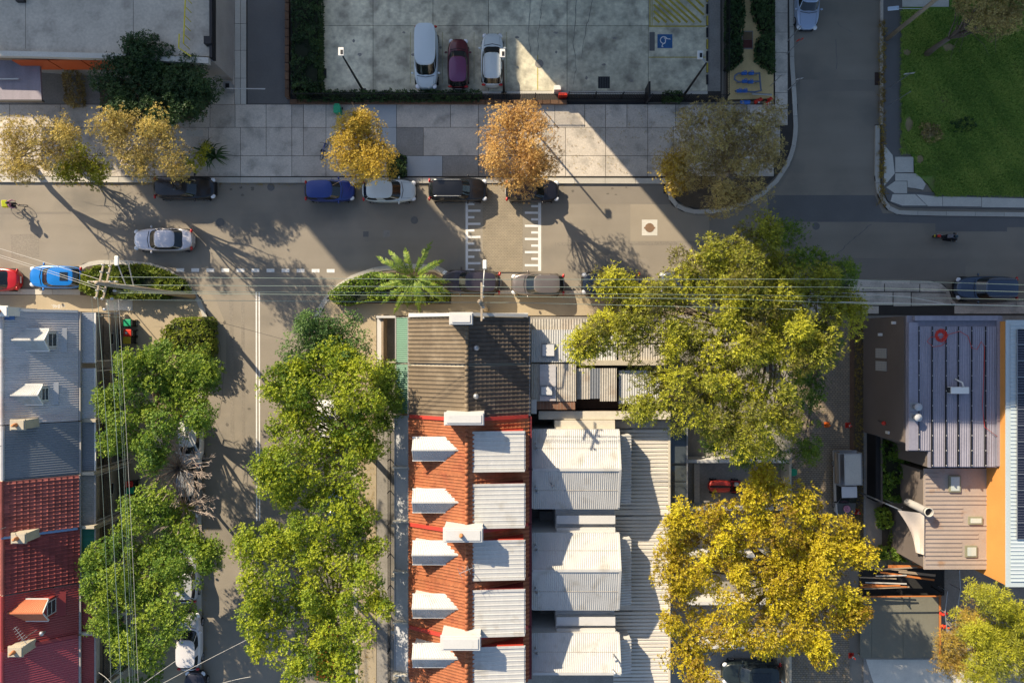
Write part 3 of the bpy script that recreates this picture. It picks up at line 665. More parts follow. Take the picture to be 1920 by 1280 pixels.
for i in range(7):
    y1, y0 = YB[i], YB[i+1]
    root = thing('terrace_house', names[i], 'house', ((xe+xb)/2, (y0+y1)/2, 0), 'terrace houses of the central row')
    HOUSES.append(root)
    dz = -.06
    pent(MB(), xe+.06, xr_, xb-.06, HE+dz, HR+dz-.04, y0+.001+.02, y1-.02).build('wall', CREAM if i < 2 else WHITE, root)
    g = .09
    if i < 2:
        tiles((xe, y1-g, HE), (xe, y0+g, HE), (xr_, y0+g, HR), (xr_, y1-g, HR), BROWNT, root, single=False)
        tiles((xb, y0+g, HE), (xb, y1-g, HE), (xr_, y1-g, HR), (xr_, y0+g, HR), BROWN_SHADE, root, single=True, kind='flat')
        for k in range(10):
            ya = lerp(y1-.05, y0+.05, k/10); yb_ = lerp(y1-.05, y0+.05, (k+1)/10)-.02
            MB().tube([(xr_, ya, HR+.08+.02), (xr_, yb_, HR+.08)], [.14, .125], 8).build('ridge_tile', BROWNT, root, True)
        MB().box(xb-.02, y0+.02, HE-.12, xb+.16, y1-.02, HE-.0).build('gutter', WALLD, root)
        MB().box(xe-.14, y0+.02, HE-.12, xe+.01, y1-.02, HE-.0).build('gutter', WALLD, root)
    else:
        tiles((xe, y1-g, HE), (xe, y0+g, HE), (xr_, y0+g, HR), (xr_, y1-g, HR), ORNT, root, pw=.205, pl=.31, single=False)
        tiles((xb, y0+g, HE), (xb, y1-g, HE), (xr_, y1-g, HR), (xr_, y0+g, HR), ORNT, root, single=False, kind='flat')
        for k in range(10):
            ya = lerp(y1-.05, y0+.05, k/10); yb_ = lerp(y1-.05, y0+.05, (k+1)/10)-.02
            MB().tube([(xr_, ya, HR+.1), (xr_, yb_, HR+.08)], [.14, .125], 8).build('ridge_tile', ORNT, root, True)
        MB().box(xb-.02, y0+.02, HE-.12, xb+.26, y1-.02, HE+.02).build('gutter', MAROON, root)
        MB().box(xe-.14, y0+.02, HE-.12, xe+.01, y1-.02, HE+.0).build('gutter', WALLD, root)
    for z in (0.9, 3.7): window(root, (xe+.06, (y0+y1)/2+.7, z), 'x', .9, 1.7, out=-1)
    # verandah in front
    xv0, xv1 = X(743, 5.0), xe-.02
    if i < 2:
        corr((xv1, y1-.05, 5.35), (xv0, y1-.05, 4.95), (xv0, y0+.08, 4.95), (xv1, y0+.08, 5.35), .14, .02).build('verandah_roof', GREENM, root)
        MB().box(xv0-.1, y0+.05, 4.86, xv0-.01, y1-.05, 4.97).build('verandah_gutter', WALLD, root)
    else:
        m = MB(); ns = 7
        for k in range(ns):
            t0, t1 = k/ns, (k+1)/ns
            f = lambda t: (lerp(xv1, xv0-.05, t), 5.5-.28*math.sin(t*math.pi/2)-.25*t*t)
            a, b = f(t0), f(t1)
            m.quad((a[0], y1-.06, a[1]), (b[0], y1-.06, b[1]), (b[0], y0+.02, b[1]), (a[0], y0+.02, a[1]))
        m.build('verandah_roof', CONCV, root, True)
        MB().box(xv0-.14, y0+.02, 4.88, xv0-.06, y1-.06, 5.0).build('verandah_gutter', STEEL, root)
        MB().box(xv0-.15, y0-.09, 4.3, xv1, y0+.015, 5.62).build('fire_wall', CONCL, root)
    MB().box(xv0+.02, y0+.1, 2.75, xv1, y1-.1, 2.9).build('balcony', TIMB, root)
    for yy in (y0+.12, y1-.14): MB().box(xv0+.0, yy-.04, 0, xv0+.08, yy+.04, 4.85).build('post', WHITE, root)
    # dormers
    if i >= 2:
        cy = [-7.27, -10.78, -14.30, -17.90, -21.25][i-2]; hw = .76; xf = -6.72; zr, ze = 8.52, 7.97; sl = (HR-HE)/(xr_-xe)
        xm_r = xe+(zr-HE)/sl-.02; xm_e = xe+(ze-HE)/sl-.02; z0 = HE+(xf-xe)*sl-.1
        d = MB(); d.add([(xf+.08, cy-hw+.08, z0), (xf+.08, cy+hw-.08, z0), (xf+.08, cy+hw-.08, ze-.03), (xf+.08, cy, zr-.04), (xf+.08, cy-hw+.08, ze-.03),
                         (xm_e+.4, cy-hw+.08, ze-.03), (xm_e+.4, cy+hw-.08, ze-.03), (xm_r+.2, cy, zr-.04), (xm_e+.4, cy-hw+.08, z0), (xm_e+.4, cy+hw-.08, z0)],
                        [(0, 4, 3, 2, 1), (0, 8, 5, 4), (1, 2, 6, 9), (4, 5, 7, 3), (3, 7, 6, 2)])
        db = d.build('dormer', WHITE, root)
        corr((xf, cy+hw, ze), (xf, cy, zr), (xm_r+.05, cy, zr), (xm_e+.02, cy+hw, ze), .13, .012).build('dormer_roof', WROOF, db)
        corr((xf, cy, zr), (xf, cy-hw, ze), (xm_e+.02, cy-hw, ze), (xm_r+.05, cy, zr), .13, .018).build('dormer_roof', WROOF, db)
        MB().box(xf-.02, cy-.05, zr-.02, xm_r+.1, cy+.05, zr+.025).build('ridge_cap', WROOF, db)
        MB().box(xf-.03, cy-hw-.07, ze-.07, xm_e, cy-hw, ze+.0).build('dormer_gutter', PLAST, db)
        MB().box(xf-.03, cy+hw, ze-.07, xm_e, cy+hw+.07, ze+.0).build('dormer_gutter', PLAST, db)
        window(root, (xf+.08, cy, z0+.35), 'x', .9, .95, out=-1)
        # wide rear dormer
        ya, yb_ = [(807, 883), (905, 988), (1010, 1085), (1102, 1190), (1208, 1292)][i-2]
        xa, xc = X(886, 8.62), X(983, 8.35); Ya, Yc = Y(ya, 8.2), Y(yb_, 8.2)
        MB().add([(xa, Yc+.06, 6.9), (xc-.05, Yc+.06, 6.3), (xc-.05, Ya-.06, 6.3), (xa, Ya-.06, 6.9), (xa, Yc+.06, 8.56), (xc-.05, Yc+.06, 8.3), (xc-.05, Ya-.06, 8.3), (xa, Ya-.06, 8.56)],
                 [(4, 5, 6, 7), (0, 1, 5, 4), (1, 2, 6, 5), (2, 3, 7, 6), (3, 0, 4, 7)]).build('rear_dormer', MAROON if i % 2 else REDF, root)
        corr((xa, Ya-.16, 8.62), (xc, Ya-.16, 8.35), (xc, Yc+.16, 8.35), (xa, Yc+.16, 8.62), .30, .022, 'rib').build('rear_dormer_roof', WROOF, root)
        for yy in (Ya-.16, Yc): MB().add([(xa-.12, yy, 8.62), (xc+.03, yy, 8.34), (xc+.03, yy+.16, 8.34), (xa-.12, yy+.16, 8.62), (xa-.12, yy, 8.68), (xc+.03, yy, 8.40), (xc+.03, yy+.16, 8.40), (xa-.12, yy+.16, 8.68)],
                 [(4, 5, 6, 7), (0, 1, 5, 4), (1, 2, 6, 5), (2, 3, 7, 6), (3, 0, 4, 7)]).build('barge_flashing', WROOF, root)
        MB().box(xa-.32, Yc-.1, 8.5, xa-.02, Ya+.1, 8.56).build('apron_flashing', REDF, root)
        MB().box(xc-.02, Yc+.05, 8.17, xc+.08, Ya-.05, 8.3).build('dormer_gutter', WROOF, root)
    # party wall strip to the south
    if i >= 1:
        mcol = REDF if i in (1, 3, 5) else ORNT
        hh = .16 if i in (1, 3, 5) else .07
        sl = (HR-HE)/(xr_-xe); y = y0
        wd = .12
        vs = []
        for yy in (y-wd, y+wd): vs += [(xe-.02, yy, HE-.1), (xr_, yy, HR-.1), (xb+.02, yy, HE-.1), (xb+.02, yy, HE+hh), (xr_, yy, HR+hh+.05), (xe-.02, yy, HE+hh)]
        MB().add(vs, [(5, 4, 1, 0), (4, 3, 2, 1), (6, 7, 10, 11), (7, 8, 9, 10), (5, 11, 10, 4), (4, 10, 9, 3), (0, 6, 11, 5), (2, 3, 9, 8)]).build('party_wall_capping', mcol, root)
# north gable parapet, chimneys
MB().box(xe-.05, 1.76, 5.8, xb, 1.98, 6.45).build('parapet', WHITE, HOUSES[0])
MB().add([(xe-.05, 1.70, 6.32), (xr_, 1.70, 8.9), (xb, 1.70, 6.32), (xe-.05, 1.92, 6.32), (xr_, 1.92, 8.9), (xb, 1.92, 6.32), (xe-.05, 1.70, 6.52), (xr_, 1.70, 9.08), (xb, 1.70, 6.52), (xe-.05, 1.92, 6.52), (xr_, 1.92, 9.08), (xb, 1.92, 6.52)],
         [(6, 7, 10, 9), (7, 8, 11, 10), (0, 1, 7, 6), (1, 2, 8, 7), (3, 9, 10, 4), (4, 10, 11, 5), (0, 6, 9, 3), (2, 5, 11, 8)]).build('parapet_capping', WHITE, HOUSES[0])
chimney(HOUSES[0], X(844, 10), X(885, 10), Y(597, 10), .36, 7, 10.1, False)
chimney(HOUSES[1], X(834, 10), X(906, 10), Y(785, 10), .38, 7, 10.0, False)
chimney(HOUSES[3], X(832, 10), X(904, 10), Y(1003, 10), .44, 7, 10.0, True)
chimney(HOUSES[5], X(827, 10), X(900, 10), Y(1206, 10), .44, 7, 10.0, False)
for k, (a, b) in enumerate(((894, 652), (893, 742))):
    v = thing('roof_ventilator', 'round whirlybird vent on the %s brown rear roof slope' % ('northern' if k == 0 else 'southern'), 'roof vent', W(a, b, 8.3))
    c = W(a, b, 8.3); MB().tube([c, c+Vector((0, 0, .35))], .11, 10).build('neck', STEEL, v)
    MB().ell(c+Vector((0, 0, .42)), .2, .2, .17, 14, 8).build('turbine', STEEL, v, True)

# ---- rear wings of the brown houses
def flatbody(root, x0, y0, x1, y1, h, m): MB().box(x0, y0, 0, x1, y1, h).build('rear_wing_wall', m, root)
A, B = HOUSES[0], HOUSES[1]
xw0, xw1 = X(996, 5), X(1080, 5)
flatbody(A, xw0, Y(676, 5), xw1-.05, Y(618, 5), 4.85, BRICK)
corr((xw0, Y(618, 5), 5.12), (xw0, Y(679, 5), 5.0), (xw1, Y(679, 5), 4.92), (xw1, Y(618, 5), 5.04), .17, .02).build('rear_roof', WROOF, A)
corr((xw0, Y(598, 4.7), 4.78), (xw0, Y(618, 4.7), 4.82), (X(1100, 4.7), Y(618, 4.7), 4.68), (X(1100, 4.7), Y(598, 4.7), 4.66), .2, .02).build('rear_roof', OLDR, A)
flatbody(A, xw0+.02, Y(618, 4.7), X(1100, 4.7), Y(599, 4.7), 4.6, WALLD)
flatbody(B, xw0, Y(768, 5), xw1-.05, Y(682, 5), 4.83, BRICK)
corr((xw0, Y(682, 5), 5.06), (xw0, Y(752, 5), 4.98), (xw1, Y(752, 5), 4.88), (xw1, Y(682, 5), 4.96), .17, .02).build('rear_roof', OLDR, B)
MB().quad((X(1012, 5), Y(683, 5), 5.115), (X(1012, 5), Y(751, 5), 5.04), (X(1042, 5), Y(751, 5), 5.02), (X(1042, 5), Y(683, 5), 5.095)).build('sheet_panel', GREYR, B)
MB().box(xw0, Y(775, 5), 4.84, X(1006, 5), Y(748, 5), 5.1).build('parapet', WHITE, B)
for k, (x0, x1, y0, y1, hh) in enumerate(((1081, 1106, 690, 748, 4.5), (1106, 1125, 690, 747, 4.45), (1125, 1156, 690, 752, 4.4), (1160, 1238, 694, 757, 4.0))):
    corr((X(x0, hh), Y(y0, hh), hh+.08), (X(x0, hh), Y(y1, hh), hh), (X(x1, hh), Y(y1, hh), hh-.03), (X(x1, hh), Y(y0, hh), hh+.05), .18, .022).build('lean_to_roof', (OLDR, GREYD, OLDR, WROOF)[k], B)
    flatbody(B, X(x0, hh)+.02, Y(y1, hh)+.05, X(x1, hh)-.02, Y(y0, hh)-.02, hh-.1, BRICK)
for k in range(2):
    hh = 4.3; xx0, xx1 = ((1081, 1156), (1160, 1250))[k]
    corr((X(xx0, hh), Y(612, hh), hh+.1), (X(xx0, hh), Y(676, hh), hh), (X(xx1, hh), Y(676, hh), hh-.04), (X(xx1, hh), Y(612, hh), hh+.06), .18, .022).build('lean_to_roof', WROOF if k == 0 else OLDR, A)
    flatbody(A, X(xx0, hh)+.02, Y(676, hh)+.05, X(xx1, hh)-.02, Y(612, hh)-.02, hh-.1, BRICK)
MB().box(X(1012, 4.3), Y(785, 4.3), 0, X(1256, 4.3), Y(771, 4.3), 4.22).build('side_wall', BRICK, B)
MB().box(X(1010, 4.3), Y(786, 4.3), 4.22, X(1257, 4.3), Y(770.5, 4.3), 4.3).build('side_wall_capping', CREAM, B)
MB().box(X(1010, 2.6), Y(766, 2.6), .1, X(1240, 2.6), Y(748, 2.6), 2.6).build('raised_passage_fill', BRICKE, B)  # brick box added to lift the passage floor out of deep shade
MB().box(X(996, 5), Y(685, 5), 0, X(1250, 4.6), Y(675.5, 5), 4.55).build('yard_party_wall', STONE, B)
MB().box(X(1040, 4.6), Y(804, 4.6), 0, X(1153, 4.6), Y(788, 4.6), 4.6).build('side_parapet', CREAM, HOUSES[2])
MB().box(X(1154, 3), Y(802, 3), 0, X(1256, 3), Y(788, 3), 3.15).build('side_canopy', OLDR, HOUSES[2])
for k, (a, b, c_, d_) in enumerate(((1015, 644, 1041, 669), (1013, 723, 1037, 742))):
    s = thing('skylight', 'square white skylight on the %s rear roof beside the brown tiles' % ('upper' if k == 0 else 'lower'), 'skylight', W((a+c_)/2, (b+d_)/2, 5.1))
    MB().box(X(a, 5.2), Y(d_, 5.2), 4.95, X(c_, 5.2), Y(b, 5.2), 5.2).build('frame', GREYD, s)
    MB().box(X(a+2, 5.2), Y(d_-2, 5.2), 5.2, X(c_-2, 5.2), Y(b+2, 5.2), 5.26).build('dome', DOME, s)

# ---- paired white rear wings
def wing(hn, hs, yn, yr, ys, xa=997, xc=1162):
    z_e, z_r = 5.2, 6.1
    x0, x1 = X(xa, 5.6), X(xc, 5.6); Yn, Yr, Ys = Y(yn, 5.3), Y(yr, 6.1), Y(ys, 5.3)
    for root, ya, yb_, nm in ((hn, Yn, Yr, 1), (hs, Ys, Yr, 0)):
        if root is None: continue
        MB().add([(x0, ya, 0), (x1-.06, ya, 0), (x1-.06, yb_, 0), (x0, yb_, 0), (x0, ya, z_e-.06), (x1-.06, ya, z_e-.06), (x1-.06, yb_, z_r-.06), (x0, yb_, z_r-.06)],
                 [(4, 5, 6, 7), (0, 1, 5, 4), (1, 2, 6, 5), (2, 3, 7, 6), (3, 0, 4, 7)]).build('rear_wing_wall', WHITE, root)
        s = 1 if nm else -1
        xin = X(1003 if nm else 1045, 6.3)
        corr((x0, ya+.06*s, z_e), (x0, yb_, z_r), (x1, yb_, z_r), (x1, ya+.06*s, z_e), .145, .014).build('rear_wing_roof', WROOF, root)
        MB().box(x0+.1, ya, z_e-.1, x1+.03, ya+.1*s, z_e-.01).build('wing_gutter', WROOF, root)
        for tl_ in (.46,): yl = lerp(ya, yb_, tl_); zl = lerp(z_e, z_r, tl_); MB().box(x0+.05, yl-.025, zl+.004, x1-.15, yl+.025, zl+.022).build('lap_joint', OLDR, root)
        MB().add([(x1-.12, ya, z_e+.02), (x1+.05, ya, z_e+.02), (x1+.05, yb_, z_r+.02), (x1-.12, yb_, z_r+.02), (x1-.12, ya, z_e+.05), (x1+.05, ya, z_e+.05), (x1+.05, yb_, z_r+.05), (x1-.12, yb_, z_r+.05)],
                 [(4, 5, 6, 7), (0, 1, 5, 4), (1, 2, 6, 5), (2, 3, 7, 6), (3, 0, 4, 7)]).build('barge_capping', WROOF, root)
        # lower step at the east end
        xs0, xs1 = X(1166, 4.6), X(1184, 4.6); ym = Y((yn if nm else ys)+(9 if nm else -8), 4.6)
        corr((xs0-.3, ym, 4.75), (xs1, ym, 4.5), (xs1, Y(yr, 4.6), 4.6), (xs0-.3, Y(yr, 4.6), 4.85), .2, .02).build('lower_roof', WROOF, root)
        MB().box(x1-.05, ym, 0, xs1-.05, Y(yr, 4.6), 4.45).build('lower_wall', WHITE, root)
        window(root, (xs1-.05, (ym+Y(yr, 4.6))/2, 3.15), 'x', 1.1, 1.2, out=1)
        for q in range(2):
            px_, py_ = (1004 if q == 0 else 1004+2), (yr-47 if nm else yr+33) + q*9
            c = W(px_, py_, 5.7); MB().tube([c-Vector((0, 0, .3)), c+Vector((0, 0, .35))], .07, 8).build('vent_pipe', STEEL, root)
    if hn is not None: MB().box(x0+.05, Yr-.1, z_r-.01, x1, Yr+.1, z_r+.035).build('ridge_cap', WROOF, hn)
wing(HOUSES[2], HOUSES[3], 807, 880, 952)
wing(HOUSES[4], HOUSES[5], 1001, 1069, 1142)
wing(HOUSES[6], None, 1189, 1262, 1340)
# infill between the pairs: dark light wells and low parapet roofs
for root, ya, yb_ in ((HOUSES[3], 953, 1000), (HOUSES[5], 1144, 1188)):
    Yt, Yb_ = Y(ya, 4.6), Y(yb_, 4.6); x0, x1 = X(1042, 4.6), X(1153, 4.6)
    MB().box(x0, Yb_, 0, x1, Yt, 4.25).build('infill_wall', WHITE, root)
    corr((x0, Yt-.05, 4.4), (x1, Yt-.05, 4.3), (x1, Yb_+.05, 4.3), (x0, Yb_+.05, 4.4), .2, .02).build('infill_roof', WROOF, root)
    for t, wd in ((.42, .3), (.86, .2)):
        yy = lerp(Yt, Yb_, t); MB().box(x0+.05, yy-wd, 4.2, x1, yy+wd, 4.78).build('parapet', WHITE, root)
    MB().box(X(998, 1), Yb_, .1, X(1041, 1), Yt, .18).build('light_well_floor', CONCD, root)
    MB().box(X(1012, 1.2), Yb_+.1, .18, X(1038, 1.2), Yb_+.8, 1.0).build('air_conditioner_box', WALLD, root)
# ---- long ribbed garage roofs behind
for k, (ya, yb_) in enumerate(((803, 965), (966, 1143), (1144, 1300))):
    hh = 3.05; x0, x1 = X(1150, hh), X(1253, hh)
    g = thing('garage', ['pale ribbed garage roof behind the northern white wings', 'pale ribbed garage roof behind the middle white wings', 'pale ribbed garage roof at the bottom edge behind the white wings'][k], 'garage', ((x0+x1)/2, Y((ya+yb_)/2, hh), 0), 'ribbed garage roofs along the back')
    MB().box(X(1186, hh), Y(yb_, hh)+.05, 0, x1-.1, Y(ya, hh)-.05, hh-.08).build('wall', CREAM, g)
    n = round((Y(ya, hh)-Y(yb_, hh))/.285)
    for j in range(n):
        y = lerp(Y(ya, hh)-.05, Y(yb_, hh)+.15, (j+.5)/n)
        MB().add([(x0, y-.135, hh), (x1, y-.135, hh-.1), (x1, y+.10, hh-.1), (x0, y+.10, hh), (x0, y-.10, hh+.055), (x1, y-.10, hh-.045), (x1, y+.07, hh-.045), (x0, y+.07, hh+.055)],
                 [(4, 5, 6, 7), (0, 1, 5, 4), (1, 2, 6, 5), (2, 3, 7, 6), (3, 0, 4, 7)]).build('roof_slat', WROOFM, g)
    MB().box(x0, Y(yb_, hh)+.06, hh-.13, x1, Y(ya, hh)-.04, hh-.105).build('roof_deck', WALLD, g)
    MB().box(x1, Y(yb_, hh), hh-.2, x1+.16, Y(ya, hh), hh-.02).build('gutter', CREAM, g)
    MB().box(x0, Y(yb_, hh)-.0, hh-.1, x1, Y(yb_, hh)+.18, hh+.04).build('end_capping', WROOFM, g)

# ================================================================== left hand terrace block
LE, LR = 5.8, 8.5
lx, lr = X(147, LE), X(4, LR)
lsl = (LR-LE)/(lx-lr)
LY = [2.15, -5.62, -9.35, -13.15, -17.05, -20.7, -25.2]
lnames = ['wide grey steel roofed terrace pair with two white dormers at the corner', 'dark steel roofed terrace between the grey roof and the red tiles',
          'bright red tiled terrace with sunlit rows of tiles', 'dark red tiled terrace with a green verandah roof',
          'dark red steel roofed terrace with an orange dormer', 'pinkish red steel roofed terrace at the bottom left corner']
LH = []
for i in range(6):
    y1, y0 = LY[i], LY[i+1]; dz = (0, -.05, .02, -.08, -.03, .0)[i]
    root = thing('terrace_house', lnames[i], 'house', ((lx+lr)/2, (y0+y1)/2, 0), 'terrace houses of the left hand block'); LH.append(root)
    pent(MB(), lr-5.2, lr, lx-.05, LE-.6+dz, LR-.1+dz, y0+.02, y1-.02, he2=LE-.06+dz).build('wall', WALLD if i < 2 else CREAM, root)
    e, r = LE+dz, LR+dz
    mt = [GREYR, GREYD, None, None, REDM, PINKM][i]
    west = (lr-5.25, r-3.3*lsl-.1)
    if mt:
        corr((lr, y1-.03, r), (lx, y1-.03, e), (lx, y0+.03, e), (lr, y0+.03, r), .165, .022).build('roof', mt, root)
    else:
        tiles((lx, y0+.05, e), (lx, y1-.05, e), (lr, y1-.05, r), (lr, y0+.05, r), REDT if i == 2 else DREDT, root, pw=.27, pl=.37, kind='roman', single=True)
    corr((lr, y0+.03, r), (lr-5.3, y0+.03, e-.55), (lr-5.3, y1-.03, e-.55), (lr, y1-.03, r), .3, .022).build('roof', mt or REDT, root)
    MB().tube([(lr, y0+.04, r+.03), (lr, y1-.04, r+.03)], .13, 8).build('ridge_cap', (GREYR, GREYR, REDT, REDT, REDM, PINKM)[i], root)
    MB().box(lx, y0+.05, e-.14, lx+.13, y1-.05, e-.02).build('gutter', WALLD, root)
    for z in (.9, 3.6):
        for q in ((.25, .75) if i == 0 else (.5,)): window(root, (lx-.05, lerp(y0, y1, q), z), 'x', .9, 1.6, out=1)
    # two storey verandah
    vx = X(177, 5.1)
    if i in (0,): segs = [(y1-.1, Y(680, 5.1)), (Y(690, 5.1), y0+.1)]
    else: segs = [(y1-.1, y0+.12)]
    for (a, b) in segs:
        vm = [CONCV, GREYD, CONCD, GREENM, REDM, REDM][i]
        corr((lx-.05, a, 5.45), (vx, a, 5.12), (vx, b, 5.12), (lx-.05, b, 5.45), .14 if i != 3 else .4, .015).build('verandah_roof', mat('deep_green_steel', (0.01, 0.12, 0.085), .5) if i == 3 else vm, root)
        MB().box(vx, b, 5.0, vx+.1, a, 5.12).build('verandah_gutter', PLAST if i < 2 else WALLD, root)
        MB().box(lx-.04, b+.05, 2.75, vx-.02, a-.05, 2.9).build('balcony', TIMB, root)
        rl = MB(); rl.box(vx-.06, b+.08, 3.82, vx-.01, a-.08, 3.88)
        nb = int((a-b)/.14)
        for k in range(nb): yy = b+.1+k*.14; rl.box(vx-.045, yy, 2.9, vx-.025, yy+.02, 3.82)
        rl.build('railing', BLACK, root)
        for yy in (b+.12, a-.2): MB().box(vx-.1, yy-.04, .1, vx-.01, yy+.04, 5.05).build('post', WHITE, root)
    MB().box(lx-.06, y0-.11, 2.0, vx+.25, y0+.11, 5.5+(.1 if i else -.1)).build('fire_wall', STONE, root)
    # front fence
    MB().box(X(226, 1), y0+.05, .1, X(226, 1)+.12, y1-.05, .6).build('fence_base', STONE, root)
    fb = MB(); nb = int((y1-y0)/.13)
    for k in range(nb): yy = y0+.1+k*.13; fb.box(X(226, 1)+.04, yy, .6, X(226, 1)+.07, yy+.025, 1.35)
    fb.box(X(226, 1)+.03, y0+.05, 1.25, X(226, 1)+.08, y1-.05, 1.3); fb.build('fence_railing', BLACK, root)
    MB().box(vx+.25, y0-.09, .1, X(226, 1), y0+.09, 1.6).build('side_wall', STONE, root)
def ldormer(root, cy, xf, hw, zr, ze, mroof, mwall, mtrim, hip=.0):
    z0 = LE+(lx-xf)*lsl-.1
    xmr = lx-(zr-LE)/lsl; xme = lx-(ze-LE)/lsl
    d = MB().add([(xf-.12, cy-hw+.08, z0), (xf-.12, cy+hw-.08, z0), (xf-.12, cy+hw-.08, ze-.03), (xf-.12, cy, zr-.05), (xf-.12, cy-hw+.08, ze-.03),
                  (xme, cy-hw+.08, ze-.03), (xme, cy+hw-.08, ze-.03), (xmr-.2, cy, zr-.05), (xme, cy-hw+.08, z0), (xme, cy+hw-.08, z0)],
                 [(0, 1, 2, 3, 4), (0, 4, 5, 8), (1, 9, 6, 2), (4, 3, 7, 5), (3, 2, 6, 7)]).build('dormer', mwall, root)
    corr((xf, cy+hw, ze), (xf, cy, zr), (xmr-.05, cy, zr), (xme-.05, cy+hw, ze), .1, .014).build('dormer_roof', mroof, d)
    corr((xf, cy, zr), (xf, cy-hw, ze), (xme-.05, cy-hw, ze), (xmr-.05, cy, zr), .1, .018).build('dormer_roof', mroof, d)
    MB().box(xmr-.1, cy-.05, zr-.02, xf+.02, cy+.05, zr+.03).build('ridge_cap', mroof, d)
    MB().box(xme, cy-hw-.07, ze-.08, xf+.02, cy-hw, ze).build('dormer_gutter', mtrim, d)
    MB().box(xme, cy+hw, ze-.08, xf+.02, cy+hw+.07, ze).build('dormer_gutter', mtrim, d)
    for s in (-1, 1): MB().add([(xf-.02, cy+s*hw, ze-.14), (xf+.03, cy+s*hw, ze-.14), (xf+.03, cy, zr-.06), (xf-.02, cy, zr-.06), (xf-.02, cy+s*hw, ze), (xf+.03, cy+s*hw, ze), (xf+.03, cy, zr+.035), (xf-.02, cy, zr+.035)],
            [(0, 1, 2, 3), (7, 6, 5, 4), (0, 4, 5, 1), (1, 5, 6, 2), (2, 6, 7, 3), (3, 7, 4, 0)]).build('bargeboard', mtrim, d)
    window(root, (xf-.12, cy, z0+.16), 'x', hw*1.35, ze-z0-.22, fm=mtrim, out=1)
    MB().add([(xf-.1, cy-hw-.12, z0+.13), (xf+.42, cy-hw-.12, z0-.13), (xf+.42, cy+hw+.12, z0-.13), (xf-.1, cy+hw+.12, z0+.13)], [(0, 1, 2, 3)]).build('apron_flashing', CONCV if mroof is WROOF else REDM, d)
ldormer(LH[0], Y(637, 8), -31.55, .72, 8.25, 7.7, WROOF, GREYR, PLAST)
ldormer(LH[0], Y(740, 8), -31.95, .66, 8.3, 7.75, WROOF, GREYR, PLAST)
ldormer(LH[4], Y(1146, 8), -31.6, .72, 8.3, 7.7, ORNM, REDM, WHITE)
def lchim(root, y, px1, hz, m=STONE, sx=.9):
    x1 = X(px1, hz)
    c = MB().box(x1-sx, y-.3, 6, x1, y+.3, hz).build('chimney', m, root)
    MB().box(x1-sx-.05, y-.36, hz-.2, x1+.05, y+.36, hz-.06).build('band', m, c)
    MB().tube([(x1-.5, y, hz), (x1-.5, y, hz+.4)], [.14, .1], 10).build('chimney_pot', TERRA, c, True)
lchim(LH[0], 2.0, 12, 9.3, PLAST, 1.6); lchim(LH[1], -5.55, 44, 8.9); lchim(LH[3], -13.1, 46, 8.9); lchim(LH[5], -20.65, 40, 8.9)
MB().box(lr, 1.45, 8.3, X(30, 8.2), 2.1, 8.42).build('box_gutter', mat('blue_flashing', (0.08, 0.16, 0.34), .4), LH[0])
for i, m in ((2, 'blue_grey_flashing'), (4, None)):
    y = LY[i+1]; mm = mat(m, (0.16, 0.26, 0.42), .5) if m else REDM
    MB().add([(lr, y-.1, LR+.02), (lx, y-.1, LE+.02), (lx, y+.12, LE+.02), (lr, y+.12, LR+.02), (lr, y-.1, LR+.1), (lx, y-.1, LE+.1), (lx, y+.12, LE+.1), (lr, y+.12, LR+.1)],
             [(4, 5, 6, 7), (0, 1, 5, 4), (1, 2, 6, 5), (2, 3, 7, 6), (3, 0, 4, 7)]).build('party_wall_capping', mm, LH[i])
MB().add([(lr, 2.02, LR), (lx, 2.02, LE), (lx, 2.2, LE), (lr, 2.2, LR), (lr, 2.02, LR+.09), (lx, 2.02, LE+.09), (lx, 2.2, LE+.09), (lr, 2.2, LR+.09)],
         [(4, 5, 6, 7), (0, 1, 5, 4), (1, 2, 6, 5), (2, 3, 7, 6), (3, 0, 4, 7)]).build('party_wall_capping', WHITE, LH[0])
def aerial(label, p, rz=0.6, n=6, hgt=1.6):
    t = thing('television_aerial', label, 'aerial', p); p = Vector(p)
    MB().tube([p, p+Vector((0, 0, hgt))], .022, 6).build('mast', STEEL, t)
    d = Vector((math.cos(rz), math.sin(rz), 0)); q = Vector((-d.y, d.x, 0)); top = p+Vector((0, 0, hgt-.1))
    MB().tube([top-d*.5, top+d*.9], .018, 6).build('boom', STEEL, t)
    for k in range(n):
        c = top-d*.45+d*(1.3*k/(n-1)); MB().tube([c-q*(.38-.03*k), c+q*(.38-.03*k)], .012, 5).build('element', STEEL, t)
aerial('thin aerial beside the rendered chimney at the left edge by the dark roof', (X(6, 9), Y(835, 9), 9.2), .9)
aerial('toothed aerial above the lowest stone chimney at bottom left', (X(50, 9.5), Y(1192, 9.5), 8.4), 2.2, 8)
aerial('thin aerial on the chimney between the red tiled roofs', (X(5, 9.5), Y(990, 9.5), 9.2), 1.1)
d = thing('roof_ventilator', 'small round vent on the red steel roof beside the aerial', 'roof vent', W(83, 1184, 7)); c = W(83, 1184, 7)
MB().tube([c-Vector((0, 0, .3)), c+Vector((0, 0, .2))], .1, 8).build('neck', STEEL, d); MB().ell(c+Vector((0, 0, .3)), .17, .17, .15, 12, 6).build('turbine', STEEL, d, True)

